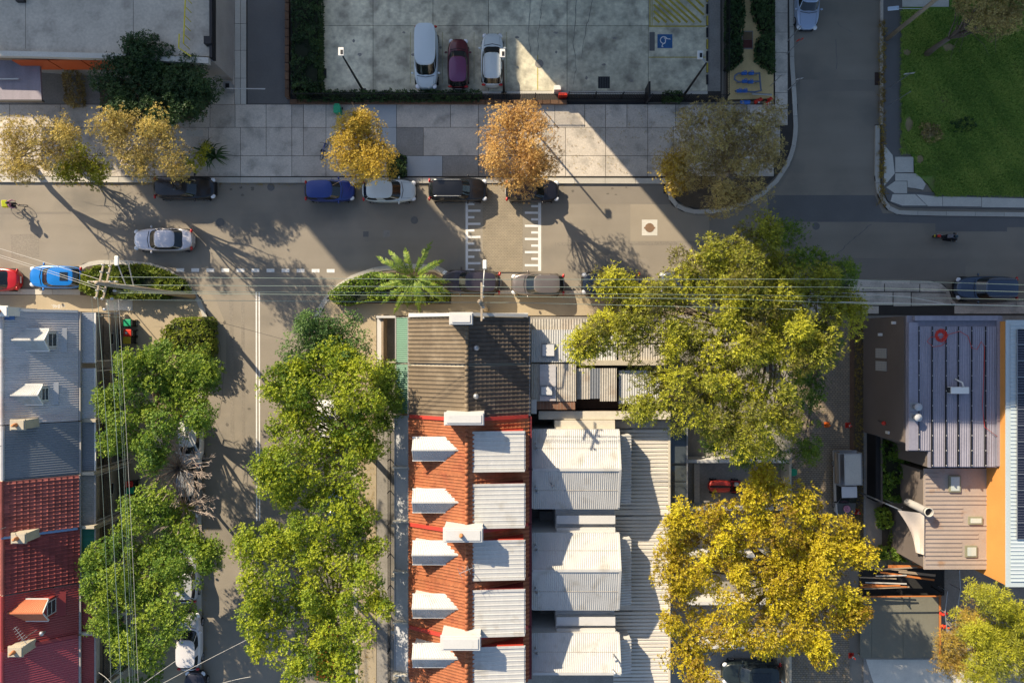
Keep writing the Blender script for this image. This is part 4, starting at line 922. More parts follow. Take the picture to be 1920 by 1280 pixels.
# ================================================================== top left commercial building
tl = thing('shop_building', 'low flat concrete roofed building with orange sign panels at top left', 'building', (X(200), Y(20), 0))
hh = 4.6
MB().prism(PX([(-60, -60), (398, -60), (396, 112), (205, 108), (-60, 92)], hh), 0, hh-.4).build('wall', WALLD, tl)
rf = MB().prism(PX([(-60, -60), (399, -60), (397, 106), (200, 102), (-60, 94)], hh), hh-.4, hh).build('roof', mat('concrete_deck', (0.50, 0.45, 0.37), .85, .2, .5, .2, 6, stain=((.34, .30, .25), .7, .5, .72)), tl)
for a, b in (((48, -60), (48, 92)), ((250, -60), (250, 104))): q0, q1 = W(a[0], a[1], hh), W(b[0], b[1], hh); MB().box(q0.x-.012, q1.y, hh-.01, q0.x+.012, q0.y, hh+.004).build('deck_joint', JOINT, tl)
MB().prism(PX([(-60, 97), (200, 103), (394, 111), (394, 122), (205, 113), (-60, 106)], hh), hh-.1, hh+.32).build('parapet', CONCL, tl)
MB().box(X(397, hh), Y(112, hh), hh-.3, X(402, hh), Y(-60, hh), hh+.45).build('side_parapet', BLACK, tl)
ys_ = Y(107, hh)-.12
for k in range(3):
    x0, x1 = [(20, 88), (90, 150), (152, 206)][k]
    MB().box(X(x0, hh), ys_-.1, 2.6, X(x1, hh)-.03, ys_-.02, hh-.15).build('sign_panel', SIGNO, tl)
MB().prism(PX([(-60, 112), (74, 114), (78, 187), (-60, 187)], 3.4), 3.2, 3.4).build('canopy', mat('mauve_canopy', (0.24, 0.21, 0.235), .6, .15, .8, .1, 8, streak=((1.2, .2, 1), .3)), tl)
MB().box(X(-60, 3.4), Y(190, 3.4), 3.1, X(79, 3.4), Y(187.5, 3.4), 3.42).build('canopy_gutter', BLACK, tl)
MB().box(X(388, hh), Y(88, hh), hh, X(402.5, hh), Y(74, hh), hh+.6).build('roof_box', BLACK, tl)
for a, b in (((34, 0), (34, 4)),): MB().box(X(34, hh), Y(6, hh), hh, X(49, hh), Y(-8, hh), hh+.3).build('roof_box', BLACK, tl)
yr = thing('safety_rail', 'yellow steel handrail on the concrete deck at top left', 'handrail', W(343, 50, hh))
def P(px, py, h): return W(px, py, h)
for a, b in (((349, -40), (344, 82)), ((336, 64), (335, 90)), ((335, 90), (358, 106))):
    MB().tube([P(*a, hh+1.05), P(*b, hh+1.05)], .045, 6).build('rail', YEL, yr)
for k in range(8):
    t = k/7; q = P(lerp(349, 344, t), lerp(-40, 82, t), hh+1.05); MB().tube([q, Vector((q.x, q.y, hh))], .03, 6).build('post', YEL, yr)
bm = thing('boom_gate', 'white boom gate pole reaching over the dark driveway', 'boom gate', W(432, 168))
MB().box(X(424, .5), Y(172, .5), .12, X(436, .5), Y(158, .5), 1.1).build('cabinet', STEEL, bm)
MB().box(X(423, 1.1), Y(166, 1.1), 1.1, X(430, 1.1), Y(157, 1.1), 1.16).build('cabinet_lid', BLACK, bm)
MB().tube([P(425, 166, 1.2), P(497, 167, 1.2)], .045, 6).build('arm', WHITE, bm)
b2 = thing('boom_gate', 'white barrier pole at the left edge beside the canopy', 'boom gate', W(20, 150)); 
MB().tube([P(-30, 148.5, 3.6), P(35, 148, 3.6)], .05, 6).build('arm', WHITE, b2); MB().tube([P(-30, 148.5, 3.6), P(-30, 148.5, 3.4)-Vector((0, 0, 3.3))], .08, 6).build('post', WHITE, b2)

# ================================================================== car park edges, hedges walls, fence, gate
def brickwall(label, poly, z0, z1, nb=0, path=None, name='brick_wall', m=BRICKE):
    t = thing(name, label, 'wall', (sum(X(p[0]) for p in path)/len(path), sum(Y(p[1]) for p in path)/len(path), 0))
    pts = [W(*p) for p in path]
    for i in range(len(pts)-1):
        a, b = pts[i], pts[i+1]; L_ = (b-a).length; n = max(1, int(L_/.62)); tdir = (b-a).normalized(); ang = math.atan2(tdir.y, tdir.x)
        c = (a+b)/2; MB().obox((c.x, c.y, (z0+z1-.08)/2), L_-.02, .24, z1-.08-z0, rz=ang).build('wall_core', BRICK, t)
        me = MB().obox((0, 0, 0), .58, .3, .09).mesh('capping_brick', m)
        for k in range(n):
            q = a+tdir*((k+.5)*L_/n)
            addobj('capping_brick', me, t, Matrix.Translation(Vector((q.x, q.y, z1-.035+random.uniform(-.006, .006)))-org(t)) @ Matrix.Rotation(ang+random.uniform(-.02, .02), 4, 'Z'))
    return t
brickwall('low brick wall between the driveway and the dark hedge', None, 0, .75, path=[(543, -50), (543, 188)])
brickwall('long low brick wall along the front of the car park', None, 0, .5, path=[(546, 194), (1062, 195)])
def paling(label, path, h, gap=.13, m=BLACK, name='metal_fence', th=.022):
    t = thing(name, label, 'fence', W(*path[0]))
    for i in range(len(path)-1):
        a, b = W(*path[i]), W(*path[i+1]); L_ = (b-a).length; d = (b-a).normalized(); ang = math.atan2(d.y, d.x)
        np_ = max(1, round(L_/2.4))
        for k in range(np_):
            p0, p1 = a+d*(L_*k/np_), a+d*(L_*(k+1)/np_); c = (p0+p1)/2; l2 = (p1-p0).length
            pl = MB()
            for z in (.15, h-.12): pl.obox((c.x, c.y, z), l2-.06, .03, .04, rz=ang)
            for j in range(int(l2/gap)):
                q = p0+d*(.06+j*gap); pl.obox((q.x, q.y, h/2+.05), th, th, h-.1, rz=ang)
            pl.build('railing_panel', m, t)
            MB().box(p0.x-.035, p0.y-.035, 0, p0.x+.035, p0.y+.035, h+.05).build('post', m, t)
    return t
paling('black picket fence along the front of the car park, left of the gate', [(560, 188), (1058, 189)], 1.75)
paling('black picket fence right of the sliding gate, beneath the lamp post', [(1216, 190), (1356, 190)], 1.75)
paling('black fence between the car park and the planted strip', [(1356, 190), (1358, -40)], 1.75)
gt = paling('black sliding gate across the car park entrance', [(1064, 186), (1214, 187)], 1.7, name='sliding_gate'); gt['category'] = 'gate'
MB().box(X(1064), Y(196), .1, X(1214), Y(193), .15).build('gate_track', BLACK, gt)
MB().box(X(1038), Y(176), .1, X(1050), Y(168), 1.0).build('gate_motor', PLAST, gt)
MB().box(X(1046), Y(186), .1, X(1062), Y(182), 1.0).build('red_board', REDP, gt)
MB().box(X(1216, 1.7), Y(197), .1, X(1219, 1.7), Y(168), 1.9).build('gate_post', BLACK, gt)
def lamp_post(label, bx, by, tx, ty, boxang):
    b = W(bx, by); h = 7.3
    t = thing('lamp_post', label, 'lamp post', (b.x, b.y, .12), 'black lamp posts in the car park')
    MB().tube([(b.x, b.y, .12), (b.x, b.y, h)], [.10, .06], 10).build('pole', BLACK, t, True)
    MB().box(b.x-.2, b.y-.2, .12, b.x+.2, b.y+.2, .17).build('base_plate', BLACK, t)
    c = W(tx, ty, h); u = (Vector((c.x, c.y, 0))-Vector((b.x, b.y, 0)))
    MB().tube([(b.x, b.y, h-.1), (c.x, c.y, h+.05)], .045, 6).build('arm', STEEL, t)
    MB().obox((c.x, c.y, h+.06), .36, .55, .16, rz=boxang).build('lamp_head', PLAST, t)
    MB().obox((c.x+.05, c.y-.05, h+.145), .17, .3, .03, rz=boxang).build('sensor', BLACK, t)
lamp_post('black lamp post rising from the hedge at the left of the car park', 682, 172, 640, 98, 0)
lamp_post('black lamp post in front of the white parked SUV', 945, 178, 942, 101, 0)
lamp_post('black lamp post by the fence right of the sliding gate', 1280, 182, 1312, 104, 0)

# ================================================================== right hand buildings
pr = thing('workshop_building', 'taupe walled building with a long mauve ribbed roof and coiled red hose', 'building', (X(1790, 6.7), Y(735, 6.7), 0))
H1 = 6.7
px0, px1, py0, py1 = X(1702, H1), X(1878, H1), Y(592, H1), Y(876, H1)
MB().prism([(X(1700, H1), Y(592, H1)), (px1-.1, py0-.05), (px1-.1, py1), (X(1742, H1), py1), (X(1742, H1), Y(846, H1)), (X(1700, H1), Y(830, H1))], 0, H1-.35).build('wall', WALLG, pr)
MB().prism([(px0, py0+.02), (px1, py0+.02), (px1, py1-.02), (X(1743, H1), py1-.02), (X(1743, H1), Y(846, H1)), (px0, Y(845, H1))], H1-.3, H1-.12).build('roof_deck', PURP, pr)
xs = [1722, 1747, 1773, 1796, 1821, 1847, 1868]
for k in range(len(xs)-1):
    yb_ = py1+.05 if k >= 1 else Y(845, H1)+.02
    a, b = X(xs[k], H1)+.04, X(xs[k+1], H1)-.04
    corr((a, Y(612, H1), H1+.04), (a, yb_, H1-.06), (b, yb_, H1-.06), (b, Y(612, H1), H1+.04), .16, .022).build('roof_sheet', PURP, pr)
    MB().box(a-.07, yb_, H1-.07, a-.01, Y(612, H1), H1+.09).build('seam', BLACK, pr)
    scr = MB()
    for j in range(10 if k else 9):
        yy = lerp(Y(620, H1), yb_+.1, j/(9 if k else 8)); scr.ell((a-.04, yy, H1+.1), .035, .035, .03, 6, 3)
    scr.build('fixing', PLAST, pr)
MB().box(X(1703, H1), Y(846, H1)+.1, H1-.1, X(1721, H1), Y(604, H1), H1+.06).build('side_capping', PURP, pr)
MB().box(X(1868, H1), py1+.1, H1-.1, px1, py0, H1+.1).build('side_capping', PURP, pr)
MB().box(X(1712, H1), Y(601, H1), H1-.05, X(1868, H1), Y(592, H1), H1+.22).build('front_parapet', PURP, pr)
# barred vents, lamps and pipe on the street wall (west face)
wx = X(1700, H1)-.005
for k, (z, y) in enumerate(((3.0, Y(662, 3)), (3.0, Y(686, 3)))):
    v = MB().box(wx-.03, y-.36, 2.2, wx+.0, y+.36, 3.9).build('wall_vent', STEEL, pr)
    gr = MB()
    for j in range(6): gr.box(wx-.05, y-.34+j*.13, 2.22, wx-.031, y-.30+j*.13, 3.88)
    for j in range(7): gr.box(wx-.048, y-.34, 2.3+j*.24, wx-.032, y+.34, 2.34+j*.24)
    gr.build('grille', WHITE, v)
for (a, b, z) in ((1674, 605, 5.2), (1654, 627, 3.2)):
    y = Y(b, z); MB().box(wx-.28, y-.1, z-.12, wx, y+.1, z+.05).build('wall_lamp', PLAST, pr)
MB().box(wx-.12, Y(810, 4)-.1, 3.9, wx, Y(810, 4)+.1, 4.3).build('alarm_box', PLAST, pr)
MB().tube([(wx-.02, Y(789, 3), 2.6), (wx-.5, Y(789, 3), 4.4)], .03, 6).build('bracket', BLACK, pr); MB().ell((wx-.5, Y(789, 3), 4.45), .16, .16, .16, 10, 6).build('red_wall_lamp', REDP, pr, True)
for a, b in ((1720, 763), (1720, 783)):
    c = W(a, b, H1+.4); v = thing('roof_ventilator', 'silver round roof vent at the west edge of the mauve roof, %s of two' % ('upper' if b < 770 else 'lower'), 'roof vent', (c.x, c.y, H1))
    MB().tube([(c.x, c.y, H1), (c.x, c.y, H1+.45)], [.17, .2], 14).build('duct', STEEL, v, True); MB().tube([(c.x+.03, c.y+.02, H1+.45), (c.x+.03, c.y+.02, H1+.52)], .26, 16).build('cowl', CONCV, v, True)
    MB().box(c.x-.32, c.y-.3, H1-.02, c.x+.3, c.y+.3, H1+.07).build('flashing', STEEL, v)
ac = thing('air_conditioner', 'white rooftop air conditioner unit on the mauve roof', 'air conditioner', W(1797, 731, H1+.3))
c = W(1797, 731, H1+.4); MB().box(c.x-.62, c.y-.24, H1+.1, c.x+.62, c.y+.22, H1+.62).build('casing', PLAST, ac, bevel=.03)
f = MB(); 
for j in range(5): f.box(c.x-.64, c.y-.2, H1+.16+j*.08, c.x-.621, c.y+.18, H1+.2+j*.08)
f.build('grille', BLACK, ac); MB().tube([(c.x+.35, c.y+.2, H1+.4), (c.x+.3, c.y+.5, H1+.35), (c.x-.05, c.y+.75, H1+.1)], .06, 8).build('hose', PLAST, ac, True)
hs = MB(); 
for k in range(7):
    R_ = .22+.035*k; cx, cy = X(1763, H1), Y(629, H1)
    hs.tube([(cx+random.uniform(-.03, .03)+R_*math.cos(a), cy+random.uniform(-.03, .03)+R_*math.sin(a), H1+.07+.01*k) for a in np.linspace(0, 2*math.pi, 22)], .022, 5)
tr = [(1775, 640), (1765, 648), (1750, 650), (1738, 640), (1745, 632), (1770, 630), (1785, 625), (1800, 621), (1815, 630), (1822, 652), (1832, 655), (1840, 640), (1846, 650), (1845, 700), (1842, 760), (1846, 800), (1870, 818)]
sp = [W(a, b, H1+.1) for a, b in tr]
hs2 = MB().tube(sp, .018, 5)
hz = thing('coiled_hose', 'red hose coiled at the north end of the mauve ribbed roof', 'hose', W(1763, 629, H1)); hs.build('coil', REDP, hz, True); hs2.build('trailing_end', REDP, hz, True)
# lower dusty pink roof
H2 = 5.3
lb = thing('low_building', 'dusty pink flat roofed extension with three small skylights', 'building', (X(1797, H2), Y(970, H2), 0))
MB().box(X(1734, H2), Y(1064, H2), 0, X(1858, H2), Y(880, H2)-.1, H2-.15).build('wall', WALLG, lb)
MB().box(X(1733, H2), Y(1067, H2), H2-.15, X(1860, H2), Y(878, H2), H2-.02).build('roof', MAUVEB, lb)
for k in range(22):
    y = Y(888+k*8, H2); x1 = [1760, 1760, 1758, 1760, 1778, 1852, 1852, 1852, 1805, 1805, 1805, 1805, 1852, 1852, 1834, 1834, 1803, 1803, 1803, 1803, 1852, 1852][k]
    MB().box(X(1735, H2), y-.05, H2-.02, X(x1, H2), y+.05, H2+.03).build('roof_rib', MAUVEB, lb)
for k, (a, b, w_, h_) in enumerate(((1792, 907, 22, 32), (1831, 976, 26, 15), (1823, 1034, 22, 22))):
    c = W(a, b, H2+.2); s = thing('skylight', ['tall framed skylight', 'wide framed skylight', 'square framed skylight'][k]+' on the dusty pink roof', 'skylight', (c.x, c.y, H2))
    wx_, hy_ = w_/52, h_/52
    MB().box(c.x-wx_/1.05, c.y-hy_/1.05, H2-.02, c.x+wx_/1.05, c.y+hy_/1.05, H2+.13).build('kerb', mat('olive_frame', (.22, .22, .15), .6), s)
    MB().box(c.x-wx_+.12, c.y-hy_+.12, H2+.13, c.x+wx_-.12, c.y+hy_-.12, H2+.16).build('pane', mat('skylight_glass', (.45, .5, .47), .1, spec=.8), s)
st = thing('flue_pipe', 'wide open topped metal flue at the edge of the dusty pink roof', 'flue', W(1742, 960, H2))
c = W(1742, 960, H2+.7); MB().tube([(c.x-.5, c.y+.3, H2-1.3), (c.x-.35, c.y+.2, H2-.2), (c.x, c.y, H2+.3), (c.x, c.y, H2+.7)], .28, 16, False).build('duct', WALLD, st, True)
MB().torus((c.x, c.y, H2+.7), .30, .035, 'Z', 20, 6).build('rim', CONCL, st, True); MB().tube([(c.x, c.y, H2+.4), (c.x, c.y, H2+.45)], .27, 14).build('inner_grate', BLACK, st)
# orange wall and blue roof building
H3 = 7.6
bb = thing('warehouse_building', 'tall orange walled building with a pale blue ribbed roof and solar panels', 'building', (X(1960, H3), Y(850, H3), 0))
MB().box(X(1889, H3), Y(1098, H3), 0, X(2300, H3), Y(602, H3), H3-.12).build('wall', WALLO, bb)
MB().box(X(1887, H3), Y(1100, H3), H3-.12, X(2300, H3), Y(600, H3), H3-.02).build('roof_edge', BLUER, bb)
corr((X(2300, H3), Y(604, H3), H3+.05), (X(1894, H3), Y(604, H3), H3+.02), (X(1894, H3), Y(1090, H3), H3+.02), (X(2300, H3), Y(1090, H3), H3+.05), .26, .04, 'rib').build('roof', BLUER, bb)
me = None
k = 0
for j in range(13):
    for i in range(2):
        y0_, y1_ = Y(617+j*30.4+28.6, H3+.2), Y(617+j*30.4, H3+.2); x0_ = X(1908+i*62, H3+.2); x1_ = X(1908+i*62+60, H3+.2)
        s = MB().box(x0_, y0_, H3+.1, x1_, y1_, H3+.15).build('solar_panel', SOLAR, bb)
        fr = MB(); fr.box(x0_-.01, y0_-.01, H3+.1, x0_+.03, y1_+.01, H3+.16).box(x0_+.031, y0_-.01, H3+.1, x1_, y0_+.03, H3+.16); fr.build('frame', STEEL, s)
        g2 = MB()
        for q in range(1, 6): g2.box(x0_+.03, lerp(y0_, y1_, q/6)-.006, H3+.15, x1_, lerp(y0_, y1_, q/6)+.006, H3+.153)
        g2.build('cell_line', STEEL, s)
# shade sail, planter, yard
ss = thing('shade_sail', 'pale triangular shade sail stretched beside the dusty pink roof', 'shade sail', W(1705, 1000, 3.6))
g = MB(); n1, n2 = 10, 10
def sp_(u, v):
    a = lerp(lerp(Vector((1683, 956)), Vector((1733, 962)), u), lerp(Vector((1717, 1035)), Vector((1733, 1040)), u), v)
    bow = math.sin(v*math.pi)*7*(1-u)
    z = lerp(4.7, 5.45, u)-.4*math.sin(math.pi*u)*math.sin(math.pi*v)+.06*math.sin(u*14+v*5)*v
    return W(a[0]+bow, a[1], z)
vs = [sp_(i/n1, j/n2) for j in range(n2+1) for i in range(n1+1)]
g.add(vs, [(j*(n1+1)+i, j*(n1+1)+i+1, (j+1)*(n1+1)+i+1, (j+1)*(n1+1)+i) for j in range(n2) for i in range(n1)])
g.build('cloth', SAIL, ss, True); MB().tube([W(1662, 944, 4.6), W(1690, 956, 4.5)], .05, 6).build('spar', STEEL, ss)
MB().tube([W(1662, 944, 4.6), Vector((*W(1662, 944, 4.6)[:2], .1))], .06, 6).build('post', STEEL, ss)
um = thing('market_umbrella', 'folded dark canvas awning above the shade sail', 'awning', W(1698, 950, 4))
MB().add([W(1658, 942, 4.0), W(1690, 943, 4.5), W(1728, 960, 4.3), W(1692, 956, 3.9)], [(0, 1, 2, 3)]).add([W(1658, 942, 3.95), W(1690, 943, 4.45), W(1728, 960, 4.25), W(1692, 956, 3.85)], [(3, 2, 1, 0)]).build('cloth', BLACK, um)
MB().tube([W(1692, 950, 4.2), Vector((*W(1692, 950, 4.2)[:2], .1))], .04, 6).build('pole', STEEL, um)
struct('yard_paving', MB().box(X(1622), Y(1240), .1, X(1680), Y(830), .14), mat('yard_concrete', (.28, .235, .19), .85, .15, .8, .12, 9))
struct('yard_soil', MB().box(X(1652), Y(1050), .14, X(1735), Y(830), .17), SOIL)
yw = thing('yard_wall', 'low dark retaining wall between the lane and the planted yard', 'wall', W(1645, 880))
MB().box(X(1642, 1.6), Y(940, 1.6), .1, X(1651, 1.6), Y(815, 1.6), 1.6).build('wall', BLACK, yw); MB().box(X(1651.5, 1.6), Y(945, 1.6), .1, X(1654, 1.6), Y(815, 1.6), 1.7).build('capping', WALLG, yw)
for k in range(4):
    x0 = 1640+k*23; t = MB().box(X(x0, .5), Y(1058, .5), .1, X(x0+22, .5), Y(1046, .5), .62).build('planter_box', mat('olive_planter%s' % '', (.17, .155, .085), .8) if k == 0 else bpy.data.materials['olive_planter'], None)
    setup(t, ['olive planter box nearest the lane', 'second olive planter box from the lane', 'third olive planter box from the lane', 'olive planter box nearest the orange slats'][k]+' below the shade sail', 'planter', 'olive planter boxes in a row')
ob = thing('slatted_bench', 'short orange and white slatted bench at the foot of the shade sail', 'bench', W(1724, 1045, 1))
for k in range(6): MB().box(X(1712, 3), Y(1037+k*3.4, 3)-.05, 2.95, X(1733, 3), Y(1037+k*3.4, 3)+.045, 3.0).build('slat', TERRA if k % 2 else CREAM, ob)
MB().box(X(1713, 3), Y(1056, 3), .1, X(1732, 3), Y(1037, 3), 2.9).build('base', WALLG, ob)
# rack of timber
rk = thing('timber_rack', 'open steel rack holding lengths of timber above the canvas roof', 'rack', W(1690, 1092))
for x in (1611, 1690, 1768):
    for y in (1066, 1112): MB().box(X(x, 1.8)-.04, Y(y, 1.8)-.04, .1, X(x, 1.8)+.04, Y(y, 1.8)+.04, 1.9).build('upright', BLACK, rk)
    MB().box(X(x, 1.8)-.03, Y(1112, 1.8), 1.78, X(x, 1.8)+.03, Y(1066, 1.8), 1.84).build('bearer', BLACK, rk)
MB().box(X(1612), Y(1114), .12, X(1768), Y(1062), .2).build('ground_tray', DARK, rk)
tb_ = [((1665, 1061), (1731, 1062), 5, TIMO), ((1645, 1067), (1720, 1063), 2.5, TIMB), ((1686, 1071), (1753, 1078), 4.5, TIMB), ((1650, 1072), (1752, 1087), 3.2, TIMO), ((1642, 1079), (1700, 1078), 2, WIREW),
       ((1612, 1082), (1680, 1084), 2, TIMB), ((1622, 1091), (1700, 1094), 2.2, WIREW), ((1612, 1100), (1688, 1097), 2.5, TIMO), ((1612, 1095), (1700, 1099), 1.8, TIMO), ((1620, 1103), (1705, 1100), 2, TIMB), ((1612, 1118), (1766, 1117), 2, TIMO), ((1630, 1064), (1700, 1069), 2, TIMB)]
TL = ['wide orange board nearest the planter boxes', 'thin grey strip just below the wide orange board', 'broad pale board slanting at the right end', 'long orange board slanting across the middle', 'white pipe at the upper left', 'short brown length at the left of the middle', 'white pipe below the long orange board', 'short orange length low on the left', 'thin orange strip crossing the low left lengths', 'grey length lowest in the stack', 'long orange edge strip along the bottom', 'thin brown strip near the top']
for k, (a, b, wpx, m) in enumerate(tb_):
    A_, B_ = W(*a, 1.95+.05*(k % 3)), W(*b, 1.95+.05*((k+1) % 3)); d = B_-A_
    o = MB().obox((A_+B_)/2, d.length, wpx/25, .06, rz=math.atan2(d.y, d.x)).build('timber_length', m)
    o['label'] = TL[k]+' lying on the steel timber rack'; o['category'] = 'timber'; o['group'] = 'loose lengths of timber on the rack'
fr_ = thing('canvas_shelter', 'large flat dark green canvas shelter with a thin timber edge', 'shelter', W(1690, 1176))
hh = .75
for k, (x0, x1) in enumerate(((1613, 1634), (1634.6, 1693), (1693.6, 1760))): MB().box(X(x0, hh), Y(1233, hh), hh-.05, X(x1, hh), Y(1119, hh), hh+random.uniform(0, .01)).build('canvas_panel', mat('grey_green_canvas', (.165, .16, .125), .85, .12, .5, .1, 6) if k == 0 else bpy.data.materials['grey_green_canvas'], fr_)
MB().box(X(1761, hh), Y(1234, hh), hh-.1, X(1764, hh), Y(1115, hh), hh+.05).build('edge_batten', TIMO, fr_)
for x in (1616, 1758):
    for y in (1122, 1230): MB().box(X(x, hh)-.05, Y(y, hh)-.05, .1, X(x, hh)+.05, Y(y, hh)+.05, hh-.05).build('post', TIMB, fr_)
struct('pale_forecourt', MB().prism(PX([(1622, 1234), (1780, 1234), (1850, 1290), (1640, 1290)]), .1, .15), CONCL)
struct('bottom_paving', MB().box(X(1640), Y(1400), .1, X(1920), Y(1291), .152), CONCL)
wf = thing('wire_fence', 'thin galvanised rail fence behind the canvas shelter', 'fence', W(1790, 1150))
for path in ([(1799, 1068), (1801, 1105), (1791, 1165), (1796, 1200)], [(1777, 1108), (1772, 1148), (1777, 1195), (1778, 1230)]):
    MB().tube([W(a, b, 1.5) for a, b in path], .03, 6).build('rail', STEEL, wf)
    for a, b in path: q = W(a, b, 1.5); MB().tube([q, (q.x, q.y, .1)], .03, 6).build('post', STEEL, wf)
for k, (a, b) in enumerate(((1771, 1151), (1771, 1175))):
    o = MB(); c = W(a, b, 1.4)
    for j in range(7): o.ell((c.x+random.uniform(-.25, .35), c.y+random.uniform(-.1, .1), 1.2+random.uniform(0, .3)), .11, .1, .08, 7, 4)
    setup(o.build('red_cloth_bundle', REDP), 'red bundle hanging on the thin rail fence, %s one' % ('upper' if k == 0 else 'lower'), 'bundle')
# yards behind the garages
ya = thing('glass_awning', 'dark glazed awning reflecting branches beside the garage roofs', 'awning', W(1272, 885, 2.6))
for k, (a, b) in enumerate(((803, 868), (873, 902), (904, 932), (934, 962))):
    MB().box(X(1259, 2.7), Y(b, 2.7), 2.6, X(1287, 2.7), Y(a, 2.7), 2.66).build('pane', mat('dark_awning_glass', (.05, .06, .065), .08, spec=.8) if k == 0 else bpy.data.materials['dark_awning_glass'], ya)
MB().box(X(1256.5, 2.7), Y(966, 2.7), 2.3, X(1258.5, 2.7), Y(802, 2.7), 2.7).build('frame', STEEL, ya); MB().box(X(1287.5, 2.7), Y(966, 2.7), 2.3, X(1289.5, 2.7), Y(802, 2.7), 2.7).build('frame', STEEL, ya)
for x in (1259, 1288):
    for y in (806, 962): MB().box(X(x, 2.7)-.04, Y(y, 2.7)-.04, .1, X(x, 2.7)+.04, Y(y, 2.7)+.04, 2.4).build('post', STEEL, ya)
for k, (y, x0, x1) in enumerate(((864, 1290, 1478), (953, 1288, 1480), (1041, 1290, 1480), (1130, 1290, 1480), (1212, 1290, 1480))):
    o = MB().box(X(x0, 1.9), Y(y+3.5, 1.9), .1, X(x1, 1.9), Y(y-2.5, 1.9), 1.9).build('yard_wall', WHITE)
    setup(o, 'white rendered yard wall '+['just north of the red beach buggy', 'just south of the red beach buggy', 'half hidden under the middle of the golden tree', 'hidden under the lower golden tree foliage', 'lowest, by the parked car at the bottom edge'][k], 'wall', 'white yard walls beside the lane')
    o = MB().box(X(1480, 2), Y(y+80, 2), .1, X(1484, 2), Y(y+5, 2), 2.0).build('roller_door', STONE); setup(o, 'pale roller door facing the lane '+['level with the red beach buggy', 'below the red beach buggy', 'beside the middle of the golden tree', 'beside the lower golden tree', 'at the bottom edge'][k], 'door', 'roller doors along the lane')
struct('carport_slab', MB().box(X(1304), Y(948), .12, X(1470), Y(868), .16), CONCD); struct('step_slab', MB().box(X(1300), Y(948), .16, X(1310), Y(868), .3), CONC)
struct('sun_terrace', MB().box(X(1455), Y(1400), .12, X(1479), Y(1216), .17), CONCL)

# ================================================================== front garden wall of the brown houses
fw = thing('garden_wall', 'white street wall and dark courtyard in front of the green verandah', 'wall', W(712, 640))
MB().box(X(707, 1.5), Y(682, 1.5), .1, X(716, 1.5), Y(597, 1.5), 1.4).build('wall', WHITE, fw)
MB().box(X(716.5, 1.5), Y(690, 1.5), .1, X(720.5, 1.5), Y(590, 1.5), 1.9).build('timber_fence', TIMB, fw)
MB().box(X(721, 1.5), Y(680, 1.5), .1, X(742, 1.5), Y(677, 1.5), 1.7).build('return_wall', STONE, fw); MB().box(X(706, 2), Y(596, 2), .1, X(742, 2), Y(592, 2), 2.1).build('north_wall', WHITE, fw)
paling('black iron front fence of the orange roofed terraces', [(732, 800), (732, 1330)], 1.3)
for k in range(5):
    yy = 885+k*100 if k else 800; o = MB().box(X(733, 1.6), Y(yy+3, 1.6), .1, X(743, 1.6), Y(yy-3, 1.6), 1.6).build('garden_wall', CONCL)
    setup(o, 'short pale dividing wall across the narrow front yards, %s from the top' % ['first', 'second', 'third', 'fourth', 'fifth'][k], 'wall', 'dividing walls of the narrow front yards')

# ================================================================== foliage
def sprigs(P_, Nn, K=5, size=.24, wd=.42, tilt=(.55, 1.25), tint=None, rng=RNG):
    n = len(P_); Nn = Nn/np.linalg.norm(Nn, axis=1, keepdims=True)
    a = np.where(np.abs(Nn[:, 2:3]) < .9, np.array([[0, 0, 1.]]), np.array([[1., 0, 0]]))
    U = np.cross(Nn, a); U /= np.linalg.norm(U, axis=1, keepdims=True); V_ = np.cross(Nn, U)
    az = rng.uniform(0, 2*np.pi, (n, 1)) + np.arange(K)[None, :]*2*np.pi/K + rng.normal(0, .25, (n, K))
    tl = rng.uniform(tilt[0], tilt[1], (n, K)); L_ = size*rng.uniform(.65, 1.25, (n, K))
    ca, sa, ct, st = np.cos(az)[..., None], np.sin(az)[..., None], np.cos(tl)[..., None], np.sin(tl)[..., None]
    R_ = U[:, None]*ca + V_[:, None]*sa
    D = R_*st + Nn[:, None]*ct
    T = (-U[:, None]*sa + V_[:, None]*ca)
    up = np.cross(D, T)
    L3 = L_[..., None]; base = P_[:, None] + D*L3*.08
    mid = base + D*L3*.5
    v = np.stack([base, mid + T*L3*wd/2 - up*L3*.05, base + D*L3 - up*0, mid - T*L3*wd/2 - up*L3*.05], axis=2)
    v = v.reshape(-1, 3)
    if tint is None: tint = rng.uniform(.2, .8, n)
    tt = np.clip(tint[:, None] + rng.normal(0, .19, (n, K)), 0, 1).reshape(-1)
    return v, tt
def leafmesh(name, v, tt, m, o):
    nf = len(tt); me = bpy.data.meshes.new(name)
    me.vertices.add(nf*4); me.vertices.foreach_set('co', (v-np.array(o)).astype(np.float32).ravel())
    me.loops.add(nf*4); me.loops.foreach_set('vertex_index', np.arange(nf*4, dtype=np.int32))
    me.polygons.add(nf); me.polygons.foreach_set('loop_start', np.arange(0, nf*4, 4, dtype=np.int32))
    try: me.polygons.foreach_set('loop_total', np.full(nf, 4, dtype=np.int32))
    except Exception: pass
    at_ = me.attributes.new('tint', 'FLOAT', 'FACE'); at_.data.foreach_set('value', tt.astype(np.float32))
    me.materials.append(m); me.update(); me.validate(); return me
